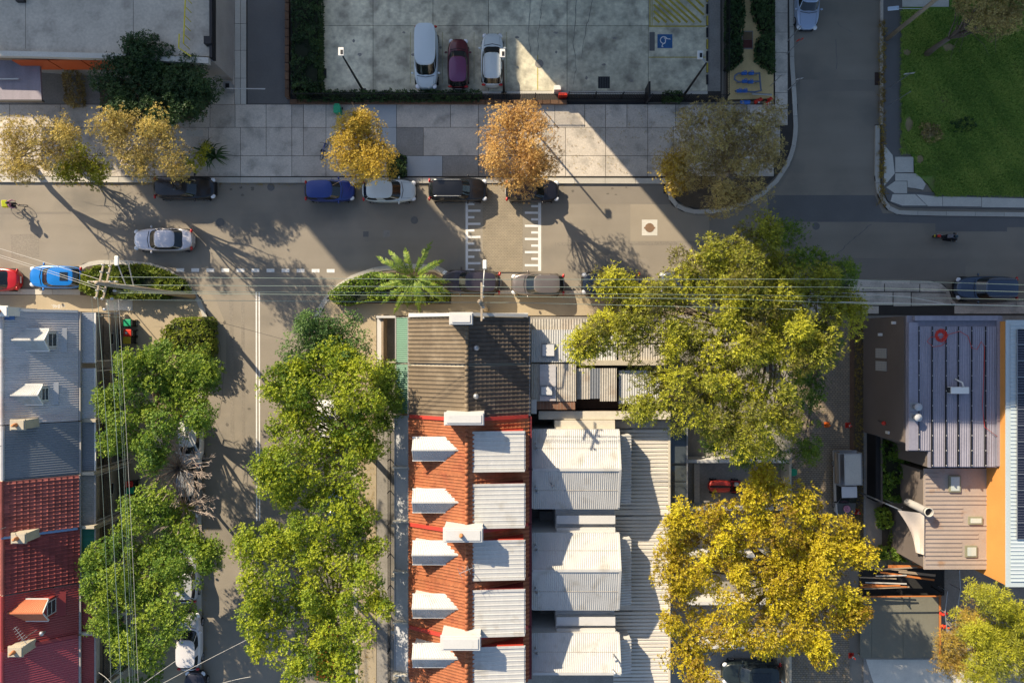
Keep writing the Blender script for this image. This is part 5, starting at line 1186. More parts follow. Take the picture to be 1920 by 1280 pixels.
def clumps(circles, h, dens, cr, rng, hvar=.8, flat=.55):
    """centres of leaf clumps on domed lobes; circles in photo pixels (px, py, r[, h])"""
    out = []
    for ci in circles:
        px, py, r = ci[:3]; r = r*1.1; hh = ci[3] if len(ci) > 3 else h + rng.uniform(-hvar, hvar)*.6
        c = W(px, py, hh); rm = r*(HC-hh)/FPX
        n = max(7, int(dens*rm*rm*4.4))
        for _ in range(n):
            u = rng.uniform(0, 1)**.5; a = rng.uniform(0, 2*np.pi)
            if rng.uniform() < .13: u = rng.uniform(1.0, 1.28)
            rr = max(.05, rm-cr*.35)*u
            z = hh - flat*rm*(1-math.sqrt(max(0, 1-min(1, u*u)))) + rng.normal(0, .30)
            if rng.uniform() < .38: z -= rng.uniform(.3, 1.5)*min(rm, 1.9, hh*.28)
            out.append((c.x+rr*math.cos(a), c.y+rr*math.sin(a), z, cr*(rng.uniform(.5, 1.35) if u <= 1 else rng.uniform(.3, .55))))
    return np.array(out)
def foliage(cl, per, K, size, wd, rng, tb=.5, tv=.16, tilt=(.55, 1.25)):
    C = cl[:, :3]; R_ = cl[:, 3]
    cnt = np.maximum(8, (2.1*per*(R_/.6)**2).astype(int)); idx = np.repeat(np.arange(len(cl)), cnt); n = len(idx)
    d = rng.normal(0, 1, (n, 3)); d[:, 2] = np.abs(d[:, 2])*1.1 - .35; d /= np.linalg.norm(d, axis=1, keepdims=True)
    rad = R_[idx]*np.clip(rng.normal(.88, .22, n), .3, 1.5)
    th = rng.uniform(0, np.pi, len(cl)); st_ = rng.uniform(1.0, 1.7, len(cl)); ax = np.stack([np.cos(th), np.sin(th)], 1)[idx]
    off = d*rad[:, None]*np.array([1, 1, .72]); al = (off[:, :2]*ax).sum(1)
    off[:, :2] = off[:, :2]*.88 + ax*(al*(st_[idx]-1))[:, None]
    P_ = C[idx] + off
    nn = d + np.array([0, 0, .45]) + rng.normal(0, .22, (n, 3))
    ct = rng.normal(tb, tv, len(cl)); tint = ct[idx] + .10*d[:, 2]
    return sprigs(P_, nn, K, size, wd, tilt, tint, rng)
def branches(root_p, trunk_r, h0, targets, rng, m, parent, part='trunk', wig=.5):
    t = MB(); rp = Vector(root_p)
    fork = Vector((rp.x+rng.normal(0, .15), rp.y+rng.normal(0, .15), h0))
    t.tube([rp, rp.lerp(fork, .5)+Vector((rng.normal(0, .06), rng.normal(0, .06), 0)), fork], [trunk_r*1.25, trunk_r, trunk_r*.85], 8)
    tr = t.build(part, m, parent, True)
    lm = MB()
    for T in targets:
        T = Vector(T); n = 5; pts = []
        for i in range(n+1):
            u = i/n; p = fork.lerp(T, u); p.z = fork.z+(T.z-fork.z)*(u**.75)
            p += Vector((rng.normal(0, 1), rng.normal(0, 1), rng.normal(0, .4)))*wig*.28*math.sin(u*math.pi); pts.append(p)
        L0 = (T-fork).length; r0 = trunk_r*.36*min(1, L0/5+.3)
        lm.tube(pts, [r0*(1-.82*i/n) for i in range(n+1)], 6)
        for _ in range(3):
            k = int(rng.integers(2, n)); q = pts[k]; e = q+Vector((rng.normal(0, .9), rng.normal(0, .9), rng.uniform(.2, .9)))
            lm.tube([q, q.lerp(e, .5)+Vector((rng.normal(0, .1), rng.normal(0, .1), .1)), e], [r0*.35, r0*.22, r0*.08], 5)
    lm.build('limb', m, parent, True)
def tree(label, circles, h, spec='green', dens=1.0, cr=.62, per=34, K=5, size=.26, wd=.45, base=None, seed=1, bark=BARK, name='tree', cat='tree', tb=.5, tv=.16, trunk=.22, tilt=(.55, 1.25), hvar=.8, fork=None, flat=.55, group=None):
    rng = np.random.default_rng(seed)
    cxs = np.mean([c[0] for c in circles]); cys = np.mean([c[1] for c in circles])
    hm = h-1.0; b = W(cxs, cys, hm) if base is None else W(*base)
    b = Vector((b.x, b.y, 0)); t = thing(name, label, cat, b, group)
    cl = clumps(circles, h, dens, cr, rng, hvar, flat)
    v, tt = foliage(cl, per, K, size*.74, wd, rng, tb, tv*1.15, tilt)
    me = leafmesh('crown', v, tt, LEAF[spec], b); addobj('crown', me, t)
    sel = cl[rng.permutation(len(cl))[:min(len(cl), 10+len(cl)//9)]]
    branches(b, trunk, fork or h*.38, [(p[0], p[1], p[2]-.55) for p in sel], rng, bark, t)
    return t
G = 'street trees'
tree('dark glossy fig tree standing in shade beside the orange signed building', [(275, 105, 42), (235, 130, 40), (320, 130, 42), (200, 160, 34), (275, 165, 62), (345, 165, 38), (230, 195, 36), (300, 205, 40), (352, 192, 26), (258, 90, 22), (372, 160, 16)], 5.4, 'fig', dens=1.15, per=42, seed=2, base=(300, 190), tv=.2, size=.22)
tree('golden olive tree at the far left edge of the north pavement', [(28, 262, 40), (70, 250, 32), (100, 285, 30), (50, 300, 34), (10, 245, 24), (130, 250, 16), (118, 240, 14), (20, 312, 20)], 6.5, 'olive', dens=.8, per=26, size=.22, wd=.32, seed=3, base=(70, 320), bark=BARKP)
tree('small rounded gold and green bush at the left kerb', [(145, 300, 26), (165, 310, 24), (125, 320, 20), (180, 322, 16)], 3.6, 'mix', dens=1.1, per=34, size=.2, seed=4, base=(150, 318), cat='bush', name='bush', fork=1)
tree('sprawling golden tree with bare gaps in front of the dark fig tree', [(195, 238, 28), (225, 250, 30), (265, 240, 34), (300, 235, 20), (240, 285, 32), (275, 290, 26), (320, 290, 22), (328, 315, 15), (255, 310, 22), (215, 228, 18), (300, 262, 22)], 7.8, 'olive', dens=.9, per=24, size=.22, wd=.32, seed=5, base=(265, 318), bark=BARKP)
tree('compact bright yellow tree above the blue hatchback', [(650, 255, 32), (690, 250, 30), (640, 290, 26), (680, 285, 40), (715, 290, 20), (700, 318, 22), (682, 228, 16), (660, 312, 24), (655, 235, 18)], 6.5, 'gold', dens=1.05, per=40, size=.19, wd=.35, seed=6, base=(672, 318), tv=.12)
tree('tall pinkish orange tree standing over the two black cars', [(955, 215, 24), (990, 208, 20), (950, 250, 38), (995, 250, 34), (925, 290, 26), (970, 290, 44), (1010, 290, 36), (960, 325, 28), (1020, 315, 24), (990, 335, 22), (1005, 225, 18)], 7.8, 'orange', dens=1.05, per=40, size=.19, wd=.32, seed=7, base=(970, 322), tv=.15)
tree('broad dusky olive tree on the corner island', [(1310, 235, 36), (1360, 225, 36), (1410, 225, 34), (1445, 250, 28), (1290, 275, 36), (1345, 280, 52), (1410, 285, 46), (1450, 295, 22), (1300, 320, 34), (1360, 335, 44), (1415, 335, 34), (1350, 370, 26), (1385, 372, 22), (1440, 215, 24)], 7.5, 'duskb', dens=1.15, per=30, size=.22, wd=.3, seed=8, base=(1350, 335), bark=BARKP, tv=.14)
tree('yellow leaved sapling at the left edge of the corner island', [(1262, 325, 16), (1270, 345, 17), (1275, 300, 11), (1258, 310, 11)], 5.5, 'gold', dens=1.2, per=30, size=.2, wd=.35, seed=9, base=(1285, 345), tb=.35, trunk=.08)
tree('dull brown green tree leaning in at the top right corner', [(1850, 12, 30), (1880, 25, 28), (1905, 10, 34), (1830, -10, 30), (1895, 40, 20), (1860, -30, 40), (1910, -30, 40)], 8, 'duskb', dens=.85, per=32, size=.22, wd=.35, seed=10, base=(1735, 103), tb=.5, trunk=.2, fork=3)
tree('sprawling yellow green tree covering the back of the brown tiled houses', 
     [(1330, 470, 34), (1380, 462, 36), (1290, 510, 34), (1350, 520, 44), (1410, 510, 44), (1460, 500, 30), (1490, 540, 40), (1540, 535, 34), (1580, 560, 24), (1605, 580, 16), (1240, 545, 28), (1290, 560, 38), (1360, 580, 48), (1430, 580, 48), (1500, 600, 44), (1560, 610, 32), (1185, 560, 28), (1140, 600, 30), (1120, 630, 34), (1180, 620, 40), (1240, 620, 42), (1300, 640, 44), (1370, 650, 46), (1440, 660, 44), (1500, 670, 36), (1545, 660, 22), (1270, 690, 34), (1330, 720, 44), (1400, 730, 44), (1460, 740, 36), (1290, 760, 34), (1350, 780, 40), (1420, 790, 40), (1475, 790, 28), (1440, 830, 34), (1380, 830, 30), (1230, 720, 24), (1205, 765, 13), (1100, 655, 22), (1440, 440, 20), (1490, 620, 30), (1155, 530, 18)],
     11.5, 'mix', dens=1.02, cr=.7, per=30, size=.30, wd=.30, seed=12, base=(1400, 640), tb=.44, tv=.27, trunk=.36, fork=5, hvar=1.6)
tree('shaded dark green tree under the right side of the sprawling tree', [(1500, 470, 30), (1545, 495, 26), (1590, 515, 18), (1470, 440, 22), (1530, 700, 30), (1500, 740, 30), (1505, 790, 30), (1540, 745, 20), (1450, 850, 26), (1400, 852, 18), (1345, 834, 18), (1560, 650, 26), (1520, 840, 20)], 6.5, 'green', dens=.85, cr=.6, per=28, size=.26, wd=.32, seed=13, base=(1500, 650), tv=.14, tb=.45)
tree('broad golden yellow tree shading the yards beside the lane', 
     [(1418, 928, 20), (1350, 956, 20), (1455, 925, 32), (1500, 950, 34), (1545, 975, 30), (1590, 1010, 26), (1615, 1035, 14), (1290, 985, 34), (1340, 1000, 40), (1400, 985, 40), (1460, 1000, 42), (1520, 1020, 38), (1570, 1040, 28), (1265, 1040, 26), (1320, 1060, 42), (1390, 1060, 44), (1460, 1070, 44), (1530, 1090, 40), (1580, 1110, 30), (1265, 1100, 28), (1310, 1130, 40), (1380, 1135, 42), (1450, 1140, 42), (1520, 1150, 40), (1580, 1160, 26), (1260, 1170, 22), (1310, 1190, 32), (1370, 1200, 34), (1430, 1210, 26), (1490, 1210, 28), (1540, 1215, 26), (1290, 1240, 26), (1320, 1270, 22), (1370, 1040, 30), (1620, 1150, 14), (1442, 897, 16)],
     9.5, 'yellow', dens=1.1, cr=.62, per=32, size=.25, wd=.42, seed=14, base=(1440, 1040), tv=.2, trunk=.34, fork=4.5, hvar=1.3)
tree('bright green brush tree at the bottom right corner', [(1850, 1120, 28), (1890, 1135, 32), (1870, 1175, 38), (1910, 1190, 36), (1850, 1215, 34), (1900, 1240, 38), (1860, 1265, 34), (1920, 1150, 24), (1930, 1260, 30)], 7.5, 'mix', dens=1.1, per=38, size=.3, wd=.2, seed=15, base=(1880, 1180), tb=.75)
tree('sparse brownish tree leaning out of the bottom right green tree', [(1825, 1195, 22), (1800, 1215, 16), (1785, 1205, 12), (1830, 1235, 24), (1800, 1250, 16), (1780, 1240, 12), (1835, 1165, 15), (1815, 1265, 18)], 6, 'brownish', dens=.8, per=24, size=.28, wd=.18, seed=16, base=(1850, 1230), trunk=.12)
tree('leafy green street tree over the left corner footpath', [(270, 670, 22), (300, 655, 14), (250, 700, 30), (290, 700, 38), (230, 740, 28), (275, 745, 42), (325, 730, 38), (190, 760, 18), (215, 790, 30), (265, 795, 38), (310, 790, 34), (350, 770, 28), (195, 830, 18), (225, 840, 24), (270, 840, 28), (345, 715, 28), (375, 720, 26), (390, 700, 16), (375, 790, 18), (350, 690, 24), (285, 860, 12), (240, 680, 16)],
     7.0, 'green', dens=1.0, per=38, size=.21, wd=.48, seed=17, base=(330, 745), tb=.6, tv=.2, hvar=1.2, group=G)
tree('dense green street tree over the lower left footpath', [(265, 945, 24), (300, 940, 18), (240, 975, 30), (290, 985, 36), (335, 990, 26), (210, 1015, 28), (260, 1030, 42), (320, 1035, 42), (370, 1020, 26), (170, 1065, 24), (215, 1075, 38), (275, 1085, 46), (335, 1085, 40), (375, 1060, 22), (160, 1105, 20), (195, 1130, 36), (255, 1145, 42), (315, 1145, 36), (200, 1175, 26), (250, 1195, 36), (300, 1190, 32), (270, 1225, 22), (225, 1210, 18), (385, 1035, 12)],
     7.0, 'green', dens=1.02, per=38, size=.21, wd=.48, seed=18, base=(335, 1080), tb=.66, tv=.2, hvar=1.2, group=G)
tree('round dark green tree at the top of the central line of street trees', [(600, 610, 30), (640, 620, 32), (580, 640, 30), (625, 655, 38), (660, 650, 24), (560, 670, 28), (600, 690, 32), (640, 690, 26), (570, 610, 18), (555, 700, 18)], 7.5, 'deep', dens=1.15, per=46, size=.17, wd=.5, seed=19, base=(655, 650), tb=.5, tv=.12, group=G)
tree('bright yellow green street tree above the hidden white car', [(600, 670, 22), (640, 690, 30), (680, 700, 26), (560, 690, 14), (520, 700, 14), (510, 735, 12), (535, 735, 20), (580, 720, 26), (620, 740, 34), (670, 745, 36), (700, 760, 20), (545, 790, 26), (520, 800, 18), (575, 775, 24), (640, 790, 34), (685, 800, 24), (510, 855, 22), (550, 850, 30), (600, 845, 30), (645, 850, 36), (690, 840, 18), (515, 900, 26), (560, 905, 30), (610, 900, 34), (655, 905, 28), (540, 940, 22), (590, 945, 30), (635, 945, 26), (500, 880, 14), (560, 740, 20)],
     8.8, 'bright', dens=1.08, per=36, size=.21, wd=.5, seed=20, base=(660, 820), tb=.6, tv=.2, hvar=1.3, group=G)
tree('widest yellow green street tree at the bottom centre', [(560, 985, 24), (600, 980, 26), (650, 985, 28), (690, 970, 20), (500, 1010, 26), (545, 1020, 32), (600, 1025, 36), (660, 1025, 34), (700, 1030, 18), (455, 1015, 18), (470, 1050, 28), (520, 1065, 34), (580, 1075, 38), (640, 1075, 36), (690, 1075, 24), (480, 1100, 26), (530, 1120, 34), (590, 1125, 38), (650, 1120, 34), (700, 1120, 20), (465, 1140, 20), (500, 1170, 30), (560, 1170, 36), (620, 1175, 34), (670, 1180, 26), (490, 1215, 24), (540, 1225, 34), (600, 1225, 36), (655, 1230, 28), (560, 1265, 28), (610, 1270, 28), (475, 1185, 18), (715, 1140, 14), (650, 1285, 22)],
     9.0, 'bright', dens=1.05, per=34, size=.21, wd=.5, seed=21, base=(650, 1110), tb=.62, tv=.2, hvar=1.3, group=G)
tree('patch of green tree overhanging the southern brown house courtyard', [(712, 718, 14), (722, 745, 18), (715, 775, 16), (735, 760, 13), (725, 700, 12), (716, 795, 12)], 5.5, 'green', dens=1.1, per=34, size=.2, seed=22, base=(720, 745), trunk=.1, tb=.6)
# clipped hedges and beds
def hedge(label, poly, h, spec, n_m2=26, size=.16, name='hedge', cat='hedge', seed=30, jag=.12, tb=.5, box=True, wd=.5, K=5, group=None, zb=.1, tv=.18):
    rng = np.random.default_rng(seed); pts = [W(a, b, h) for a, b in poly]
    xs_ = [p.x for p in pts]; ys_ = [p.y for p in pts]
    t = thing(name, label, cat, (sum(xs_)/len(xs_), sum(ys_)/len(ys_), zb), group)
    c = Vector((sum(xs_)/len(xs_), sum(ys_)/len(ys_), 0))
    if box: MB().prism([tuple((c+(Vector((p.x, p.y, 0))-c)*.9)[:2]) for p in pts], zb, h-.16).build('dark_core', DARKG, t)  # solid near-black box filling the middle of the hedge
    def inside(x, y):
        r = False; j = len(pts)-1
        for i in range(len(pts)):
            if (ys_[i] > y) != (ys_[j] > y) and x < (xs_[j]-xs_[i])*(y-ys_[i])/(ys_[j]-ys_[i])+xs_[i]: r = not r
            j = i
        return r
    area = (max(xs_)-min(xs_))*(max(ys_)-min(ys_)); P_ = []
    for _ in range(int(area*n_m2*1.6)):
        x, y = rng.uniform(min(xs_), max(xs_)), rng.uniform(min(ys_), max(ys_))
        if inside(x, y):
            bmp = jag*(math.sin(x*2.3+y*1.1+seed)+math.sin(x*.9-y*3.1))
            P_.append((x, y, h+bmp+rng.normal(0, .05)))
    top = np.array(P_); nrm = np.tile([0, 0, 1.], (len(top), 1))+rng.normal(0, .45, (len(top), 3))
    S, SN = [], []
    for i in range(len(pts)):
        a, b = pts[i], pts[(i+1) % len(pts)]; L_ = (b-a).length; d = (b-a).normalized(); q = Vector((d.y, -d.x, 0))
        if ((a+b)/2-c-Vector((0, 0, h))).dot(q) < 0: q = -q
        for _ in range(int(L_*(h-zb)*n_m2)):
            p = a.lerp(b, rng.uniform()); S.append((p.x, p.y, rng.uniform(zb+.05, h))); SN.append((q.x, q.y, .4))
    if S: allp = np.vstack([top, np.array(S)]); alln = np.vstack([nrm, np.array(SN)+rng.normal(0, .3, (len(S), 3))])
    else: allp, alln = top, nrm
    tint = tb + tv*np.sin(allp[:, 0]*2.1+seed)*np.cos(allp[:, 1]*2.6) + rng.normal(0, .08, len(allp))
    v, tt = sprigs(allp, alln, K, size, wd, (.5, 1.2), tint, rng)
    o = leafmesh('leaves', v, tt, LEAF[spec], org(t)); addobj('leaves', o, t)
    return t
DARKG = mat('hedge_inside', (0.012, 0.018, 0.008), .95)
hedge('clipped yellow green hedge on the footpath at the street corner', [(304, 618), (328, 598), (390, 596), (394, 640), (392, 668), (350, 664), (304, 652)], 1.7, 'hedge', seed=31, n_m2=34, tb=.7)
hedge('straggling greyish bush growing out of the clipped corner hedge', [(330, 655), (380, 655), (388, 690), (365, 705), (335, 685)], 1.5, 'deep', seed=32, n_m2=30, tb=.7)
hedge('dense garden bed of shrubs on the left island beneath the pole', [(156, 512), (180, 502), (235, 500), (262, 498), (300, 508), (335, 525), (350, 545), (300, 556), (240, 556), (170, 552), (152, 540)], 1.0, 'hedge', seed=33, n_m2=30, jag=.22, size=.24, tb=.5, tv=.3)
hedge('leafy green shrubs at the left end of the banana plant island', [(616, 550), (650, 528), (695, 512), (720, 514), (745, 520), (740, 556), (690, 562), (650, 570), (625, 565)], 1.1, 'green', seed=34, n_m2=34, jag=.2, tb=.65)
hedge('low yellow green shrubs beneath the banana plant', [(745, 520), (800, 525), (835, 532), (842, 560), (800, 568), (745, 566)], .8, 'hedge', seed=35, n_m2=26, jag=.2, tb=.6)
hedge('tall dark hedge along the left side of the car park', [(549, -40), (597, -40), (596, 170), (549, 172)], 1.5, 'fig', seed=36, n_m2=22, jag=.28, tb=.45, tv=.35, size=.2)
hedge('brighter strip of leaves on the car park side of the tall hedge', [(582, 40), (598, 36), (600, 168), (580, 168)], 1.2, 'fig', seed=37, n_m2=30, jag=.1, tb=.95, size=.2)
hedge('low dark hedge behind the picket fence in front of the parked cars', [(560, 170), (900, 171), (900, 186), (560, 186)], .9, 'fig', seed=38, n_m2=22, jag=.22, tv=.35, tb=.55, size=.18)
hedge('small bush inside the fence beside the lamp post', [(1246, 173), (1278, 172), (1278, 186), (1246, 186)], .9, 'fig', seed=39, tb=.8, size=.18)
hedge('green hedge block beside the compact yellow tree', [(727, 291), (757, 290), (758, 326), (727, 328)], 1.1, 'fig', seed=40, tb=.8, size=.16, n_m2=36)
for k, (pl, lab, tb_v) in enumerate((([(1364, -40), (1392, -40), (1395, 30), (1390, 70), (1364, 66)], 'dark shrub bed on the car park side of the sandy path, upper part', .55), ([(1364, 66), (1390, 72), (1392, 110), (1366, 132)], 'dark shrub bed on the car park side of the sandy path, lower part', .45),
                          ([(1412, -40), (1450, -40), (1450, 60), (1428, 56), (1414, 20)], 'green shrub bed on the street side of the sandy path, upper part', .75), ([(1424, 70), (1450, 62), (1450, 134), (1418, 108)], 'green shrub bed on the street side of the sandy path, lower part', .7))):
    hedge(lab, pl, .7, 'fig', seed=41+k, tb=tb_v+.15, n_m2=26, jag=.12, cat='shrub bed', name='shrub_bed', size=.2)
hedge('ivy climbing in the shaded yard beside the taupe building', [(1658, 830), (1700, 835), (1706, 900), (1700, 940), (1664, 935)], 2.0, 'green', seed=50, n_m2=22, jag=.3, tb=.3, size=.24, cat='shrub', name='shrub')
hedge('small sunlit bush at the foot of the folded dark awning', [(1652, 958), (1668, 956), (1672, 985), (1656, 990)], 1.1, 'green', seed=51, n_m2=34, tb=.8, cat='bush', name='bush', size=.2)
hedge('yellow green plants under the shade sail', [(1680, 985), (1704, 990), (1708, 1050), (1672, 1040)], .8, 'hedge', seed=52, n_m2=24, tb=.5, cat='bush', name='bush', size=.24)
hedge('green plants along the planter boxes beside the slatted bench', [(1655, 1030), (1712, 1034), (1712, 1050), (1655, 1046)], 1.0, 'green', seed=53, n_m2=30, tb=.6, cat='bush', name='bush', size=.22)
hedge('thin greenery at the foot of the overhead wires at bottom left', [(190, 1225), (300, 1232), (290, 1285), (190, 1285)], 1.2, 'green', seed=54, n_m2=7, tb=.6, box=False, jag=.3, cat='bush', name='bush', size=.26)
hedge('low dry shrub on the lawn near the footpath', [(1728, 232), (1762, 236), (1768, 258), (1744, 266), (1730, 252)], .5, 'duskb', seed=55, n_m2=18, tb=.35, box=False, cat='bush', name='bush', size=.2)
hedge('small green shrub on the lawn beside the dry one', [(1786, 228), (1822, 220), (1830, 236), (1812, 246), (1786, 244)], .4, 'fig', seed=56, n_m2=20, tb=.7, box=False, cat='bush', name='bush', size=.18)
hedge('small shaded shrub under the orange signed building canopy', [(120, 130), (142, 128), (142, 190), (122, 192)], 1.3, 'duskb', seed=57, n_m2=24, tb=.3, box=False, cat='bush', name='bush', size=.2)
def bare(label, px, py, r, h, seed, n=52):
    rng = np.random.default_rng(seed); t = thing('bare_tree', label, 'tree', W(px, py, h*.55)*1.0)
    b = W(px, py, h*.55); b.z = 0; t.location = b; ORG[t.name] = b
    rm = r*(HC-h)/FPX; tw = MB(); f = Vector((b.x, b.y, h*.45)); c = W(px, py, h)
    MB().tube([b, f], [.13, .1], 8).build('trunk', TWIG, t, True)
    for k in range(n):
        a = 2*math.pi*k/n+rng.normal(0, .2); e = Vector((c.x+rm*math.cos(a)*rng.uniform(.6, 1), c.y+rm*math.sin(a)*rng.uniform(.6, 1), h*rng.uniform(.8, 1.05)))
        m_ = f.lerp(e, .5)+Vector((rng.normal(0, .2), rng.normal(0, .2), .4)); tw.tube([f, m_, e], [.045, .03, .014], 5)
        for j in range(6):
            s_ = m_.lerp(e, rng.uniform(-.3, .9)); d = (e-f).normalized(); q = Vector((-d.y, d.x, 0))*rng.choice([-1, 1])
            tp = s_+d*rng.uniform(.4, .8)+q*rng.uniform(.15, .5)+Vector((0, 0, rng.uniform(0, .4))); tw.tube([s_, tp], [.019, .009], 4)
            tw.tube([s_.lerp(tp, .5), s_.lerp(tp, .5)+d*.3-q*rng.uniform(0, .3)], [.013, .007], 4)
    tw.build('twigs', TWIG, t)
bare('leafless tree with pale twigs between the two green left trees, upper', 328, 880, 74, 7.4, 60)
bare('leafless tree with pale twigs between the two green left trees, lower', 340, 955, 64, 7.2, 61)
# banana plant: every frond its own part
bn = thing('banana_plant', 'large banana plant with arching torn fronds on the central island', 'banana plant', W(775, 545)); rb = np.random.default_rng(70)
cb = W(775, 520, 3.2)
MB().tube([W(775, 545), Vector((cb.x, cb.y, 2.9))], [.2, .12], 10).build('stem', LEAF['palm'], bn, True)
tips = [(705, 480), (728, 468), (760, 463), (813, 450), (835, 487), (828, 524), (850, 553), (838, 568), (800, 575), (765, 580), (715, 572), (703, 545), (702, 518), (790, 590), (848, 530), (740, 590)]
for k, (a, b) in enumerate(tips):
    hz_ = 3.6-.9*(k > 5)-.5*(k > 8); T = W(a, b, hz_-.6); n = 22; ctr = []
    for i in range(n+1):
        u = i/n; p = cb.lerp(T, u); p.z = 2.9+(hz_-2.9+1.0)*math.sin(u*2.2)*.8-(.9*u*u); ctr.append(p)
    lf = MB(); lf.tube(ctr, [.035*(1-.8*i/n) for i in range(n+1)], 5)
    for i in range(3, n):
        u = i/n; wdt = .27*math.sin(min(1, u*1.08)*math.pi)**.6*(1 if u < .95 else .5); d = (ctr[i+1]-ctr[i]).normalized(); q = Vector((-d.y, d.x, 0)).normalized(); stp = (ctr[i+1]-ctr[i])
        for s in (-1, 1):
            w2 = wdt*(rb.uniform(.7, 1.15) if rb.uniform() > .12 else .25); dr = Vector((0, 0, -rb.uniform(.05, .28)*w2))
            e = q*s*w2+dr+d*.12
            lf.quad(ctr[i], ctr[i]+stp*.93, ctr[i]+stp*.80+e, ctr[i]+stp*.15+e*1.02)
    o = lf.build('frond', LEAF['palm'], bn)
    atb = o.data.attributes.new('tint', 'FLOAT', 'FACE'); atb.data.foreach_set('value', np.clip(rb.normal(.55, .25, len(o.data.polygons)), 0, 1).astype(np.float32))
# strappy bush by the kerb
sb = thing('strappy_bush', 'dark green strap leaved bush on the north pavement near the black wagon', 'bush', W(405, 296)); rs = np.random.default_rng(71); c = W(407, 296)
for cxx, cyy, cnt in ((0, 0, 46), (-.5, .25, 22)):
    for k in range(cnt):
        a = rs.uniform(0, 2*math.pi); L_ = rs.uniform(.6, 1.3); d = Vector((math.cos(a), math.sin(a), 0)); q = Vector((-d.y, d.x, 0))*.045
        b0 = Vector((c.x+cxx, c.y+cyy, .15)); p = [b0, b0+d*L_*.4+Vector((0, 0, .8*rs.uniform(.6, 1.3))), b0+d*L_*.8+Vector((0, 0, .8)), b0+d*L_*1.1+Vector((0, 0, .35))]
        m_ = MB(); 
        for i in range(3): wa, wb = (1, 1.2, .9, .1)[i], (1, 1.2, .9, .1)[i+1]; m_.quad(p[i]-q*wa, p[i+1]-q*wb, p[i+1]+q*wb, p[i]+q*wa)
        o = m_.build('leaf', LEAF['fig'], sb); at_ = o.data.attributes.new('tint', 'FLOAT', 'FACE'); at_.data.foreach_set('value', np.full(3, rs.uniform(.5, 1), dtype=np.float32))
tree('thin sapling with few yellow leaves beside the strappy bush', [(370, 290, 8), (350, 300, 7), (385, 275, 7), (378, 305, 8), (362, 314, 7)], 2.6, 'mix', dens=1.0, per=7, cr=.3, size=.2, seed=72, base=(378, 300), trunk=.035, tb=.8)
# lawn weeds and kerb grass
rngw = np.random.default_rng(80)
def tufts(name, polyf, n, size, spec, label, z=.17):
    P_ = np.array([polyf() for _ in range(n)]); P_ = np.column_stack([P_, np.full(len(P_), z)]); tz = .45+.22*np.sin(P_[:, 0]*.8+np.sin(P_[:, 1]*.7)*1.5)*np.cos(P_[:, 1]*.6+1)+.1*np.sin(P_[:, 0]*2.7+P_[:, 1]*1.9)+rngw.normal(0, .14, n)
    v, tt = sprigs(P_, np.tile([0, 0, 1.], (n, 1))+rngw.normal(0, .2, (n, 3)), 4, size, .25, (.4, 1.2), tz, rngw)
    me = leafmesh(name, v, tt, LEAF[spec], (0, 0, 0)); o = addobj(name, me); o['kind'] = 'stuff'; o['label'] = label; o['category'] = 'grass'
BARE = ((1702, 235, 9, 16), (1698, 100, 9, 7), (1740, 252, 16, 10), (1722, 300, 8, 10), (1775, 90, 14, 8))
def inlawn():
    while True:
        a, b = rngw.uniform(1686, 1930), rngw.uniform(16, 369)
        if any(((a-q[0])/q[2])**2+((b-q[1])/q[3])**2 < rngw.uniform(.5, 1.1) for q in BARE): continue
        if a > 1714 or b < 290: 
            if not (b < 22 and a < 1778) and not (b > 330 and a < 1750): return X(a), Y(b)
tufts('grass', inlawn, 26000, .16, 'lawn' if 'lawn' in LEAF else 'green', 'short green lawn grass at the top right')
tufts('kerb_weeds', lambda: (X(rngw.choice([1653, 1648, 1655])+rngw.normal(0, 2)), Y(rngw.uniform(40, 388))), 420, .2, 'brownish', 'dry weeds growing along the kerb beside the lawn', .13)
tufts('fallen_leaves', lambda: (X(rngw.uniform(1600, 1617)), Y(rngw.uniform(600, 1040))), 700, .12, 'brownish', 'fallen leaves lying in the drain channel of the lane', .11)

def along(pts, wob):
    i = int(rngw.integers(0, len(pts)-1)); u = rngw.uniform(); a, b = pts[i], pts[i+1]
    return X(a[0]+(b[0]-a[0])*u+rngw.normal(0, wob)), Y(a[1]+(b[1]-a[1])*u+rngw.normal(0, wob))
tufts('fallen_leaves', lambda: along([(100, 345), (420, 345), (1100, 346)], 2.5), 520, .09, 'brownish', 'fallen leaves in the gutter along the north kerb', .012)
tufts('fallen_leaves', lambda: along([(398, 640), (384, 720), (380, 1280)], 5), 520, .10, 'brownish', 'fallen leaves in the gutter of the side street', .012)
tufts('fallen_leaves', lambda: (X(rngw.uniform(672, 704)), Y(rngw.uniform(620, 1280))), 420, .10, 'brownish', 'fallen leaves on the footpath before the terraces', .128)
tufts('fallen_leaves', lambda: (X(rngw.uniform(1486, 1590)), Y(rngw.uniform(860, 1280))), 700, .10, 'brownish', 'fallen leaves on the brick lane by the golden tree', .108)
tufts('fallen_leaves', lambda: (X(rngw.uniform(1040, 1470)), Y(rngw.uniform(200, 328))), 380, .09, 'brownish', 'fallen leaves on the north pavement near the corner', .15)
tufts('fallen_leaves', lambda: (X(rngw.uniform(10, 400)), Y(rngw.uniform(200, 328))), 420, .09, 'brownish', 'fallen leaves on the north pavement at the left', .15)

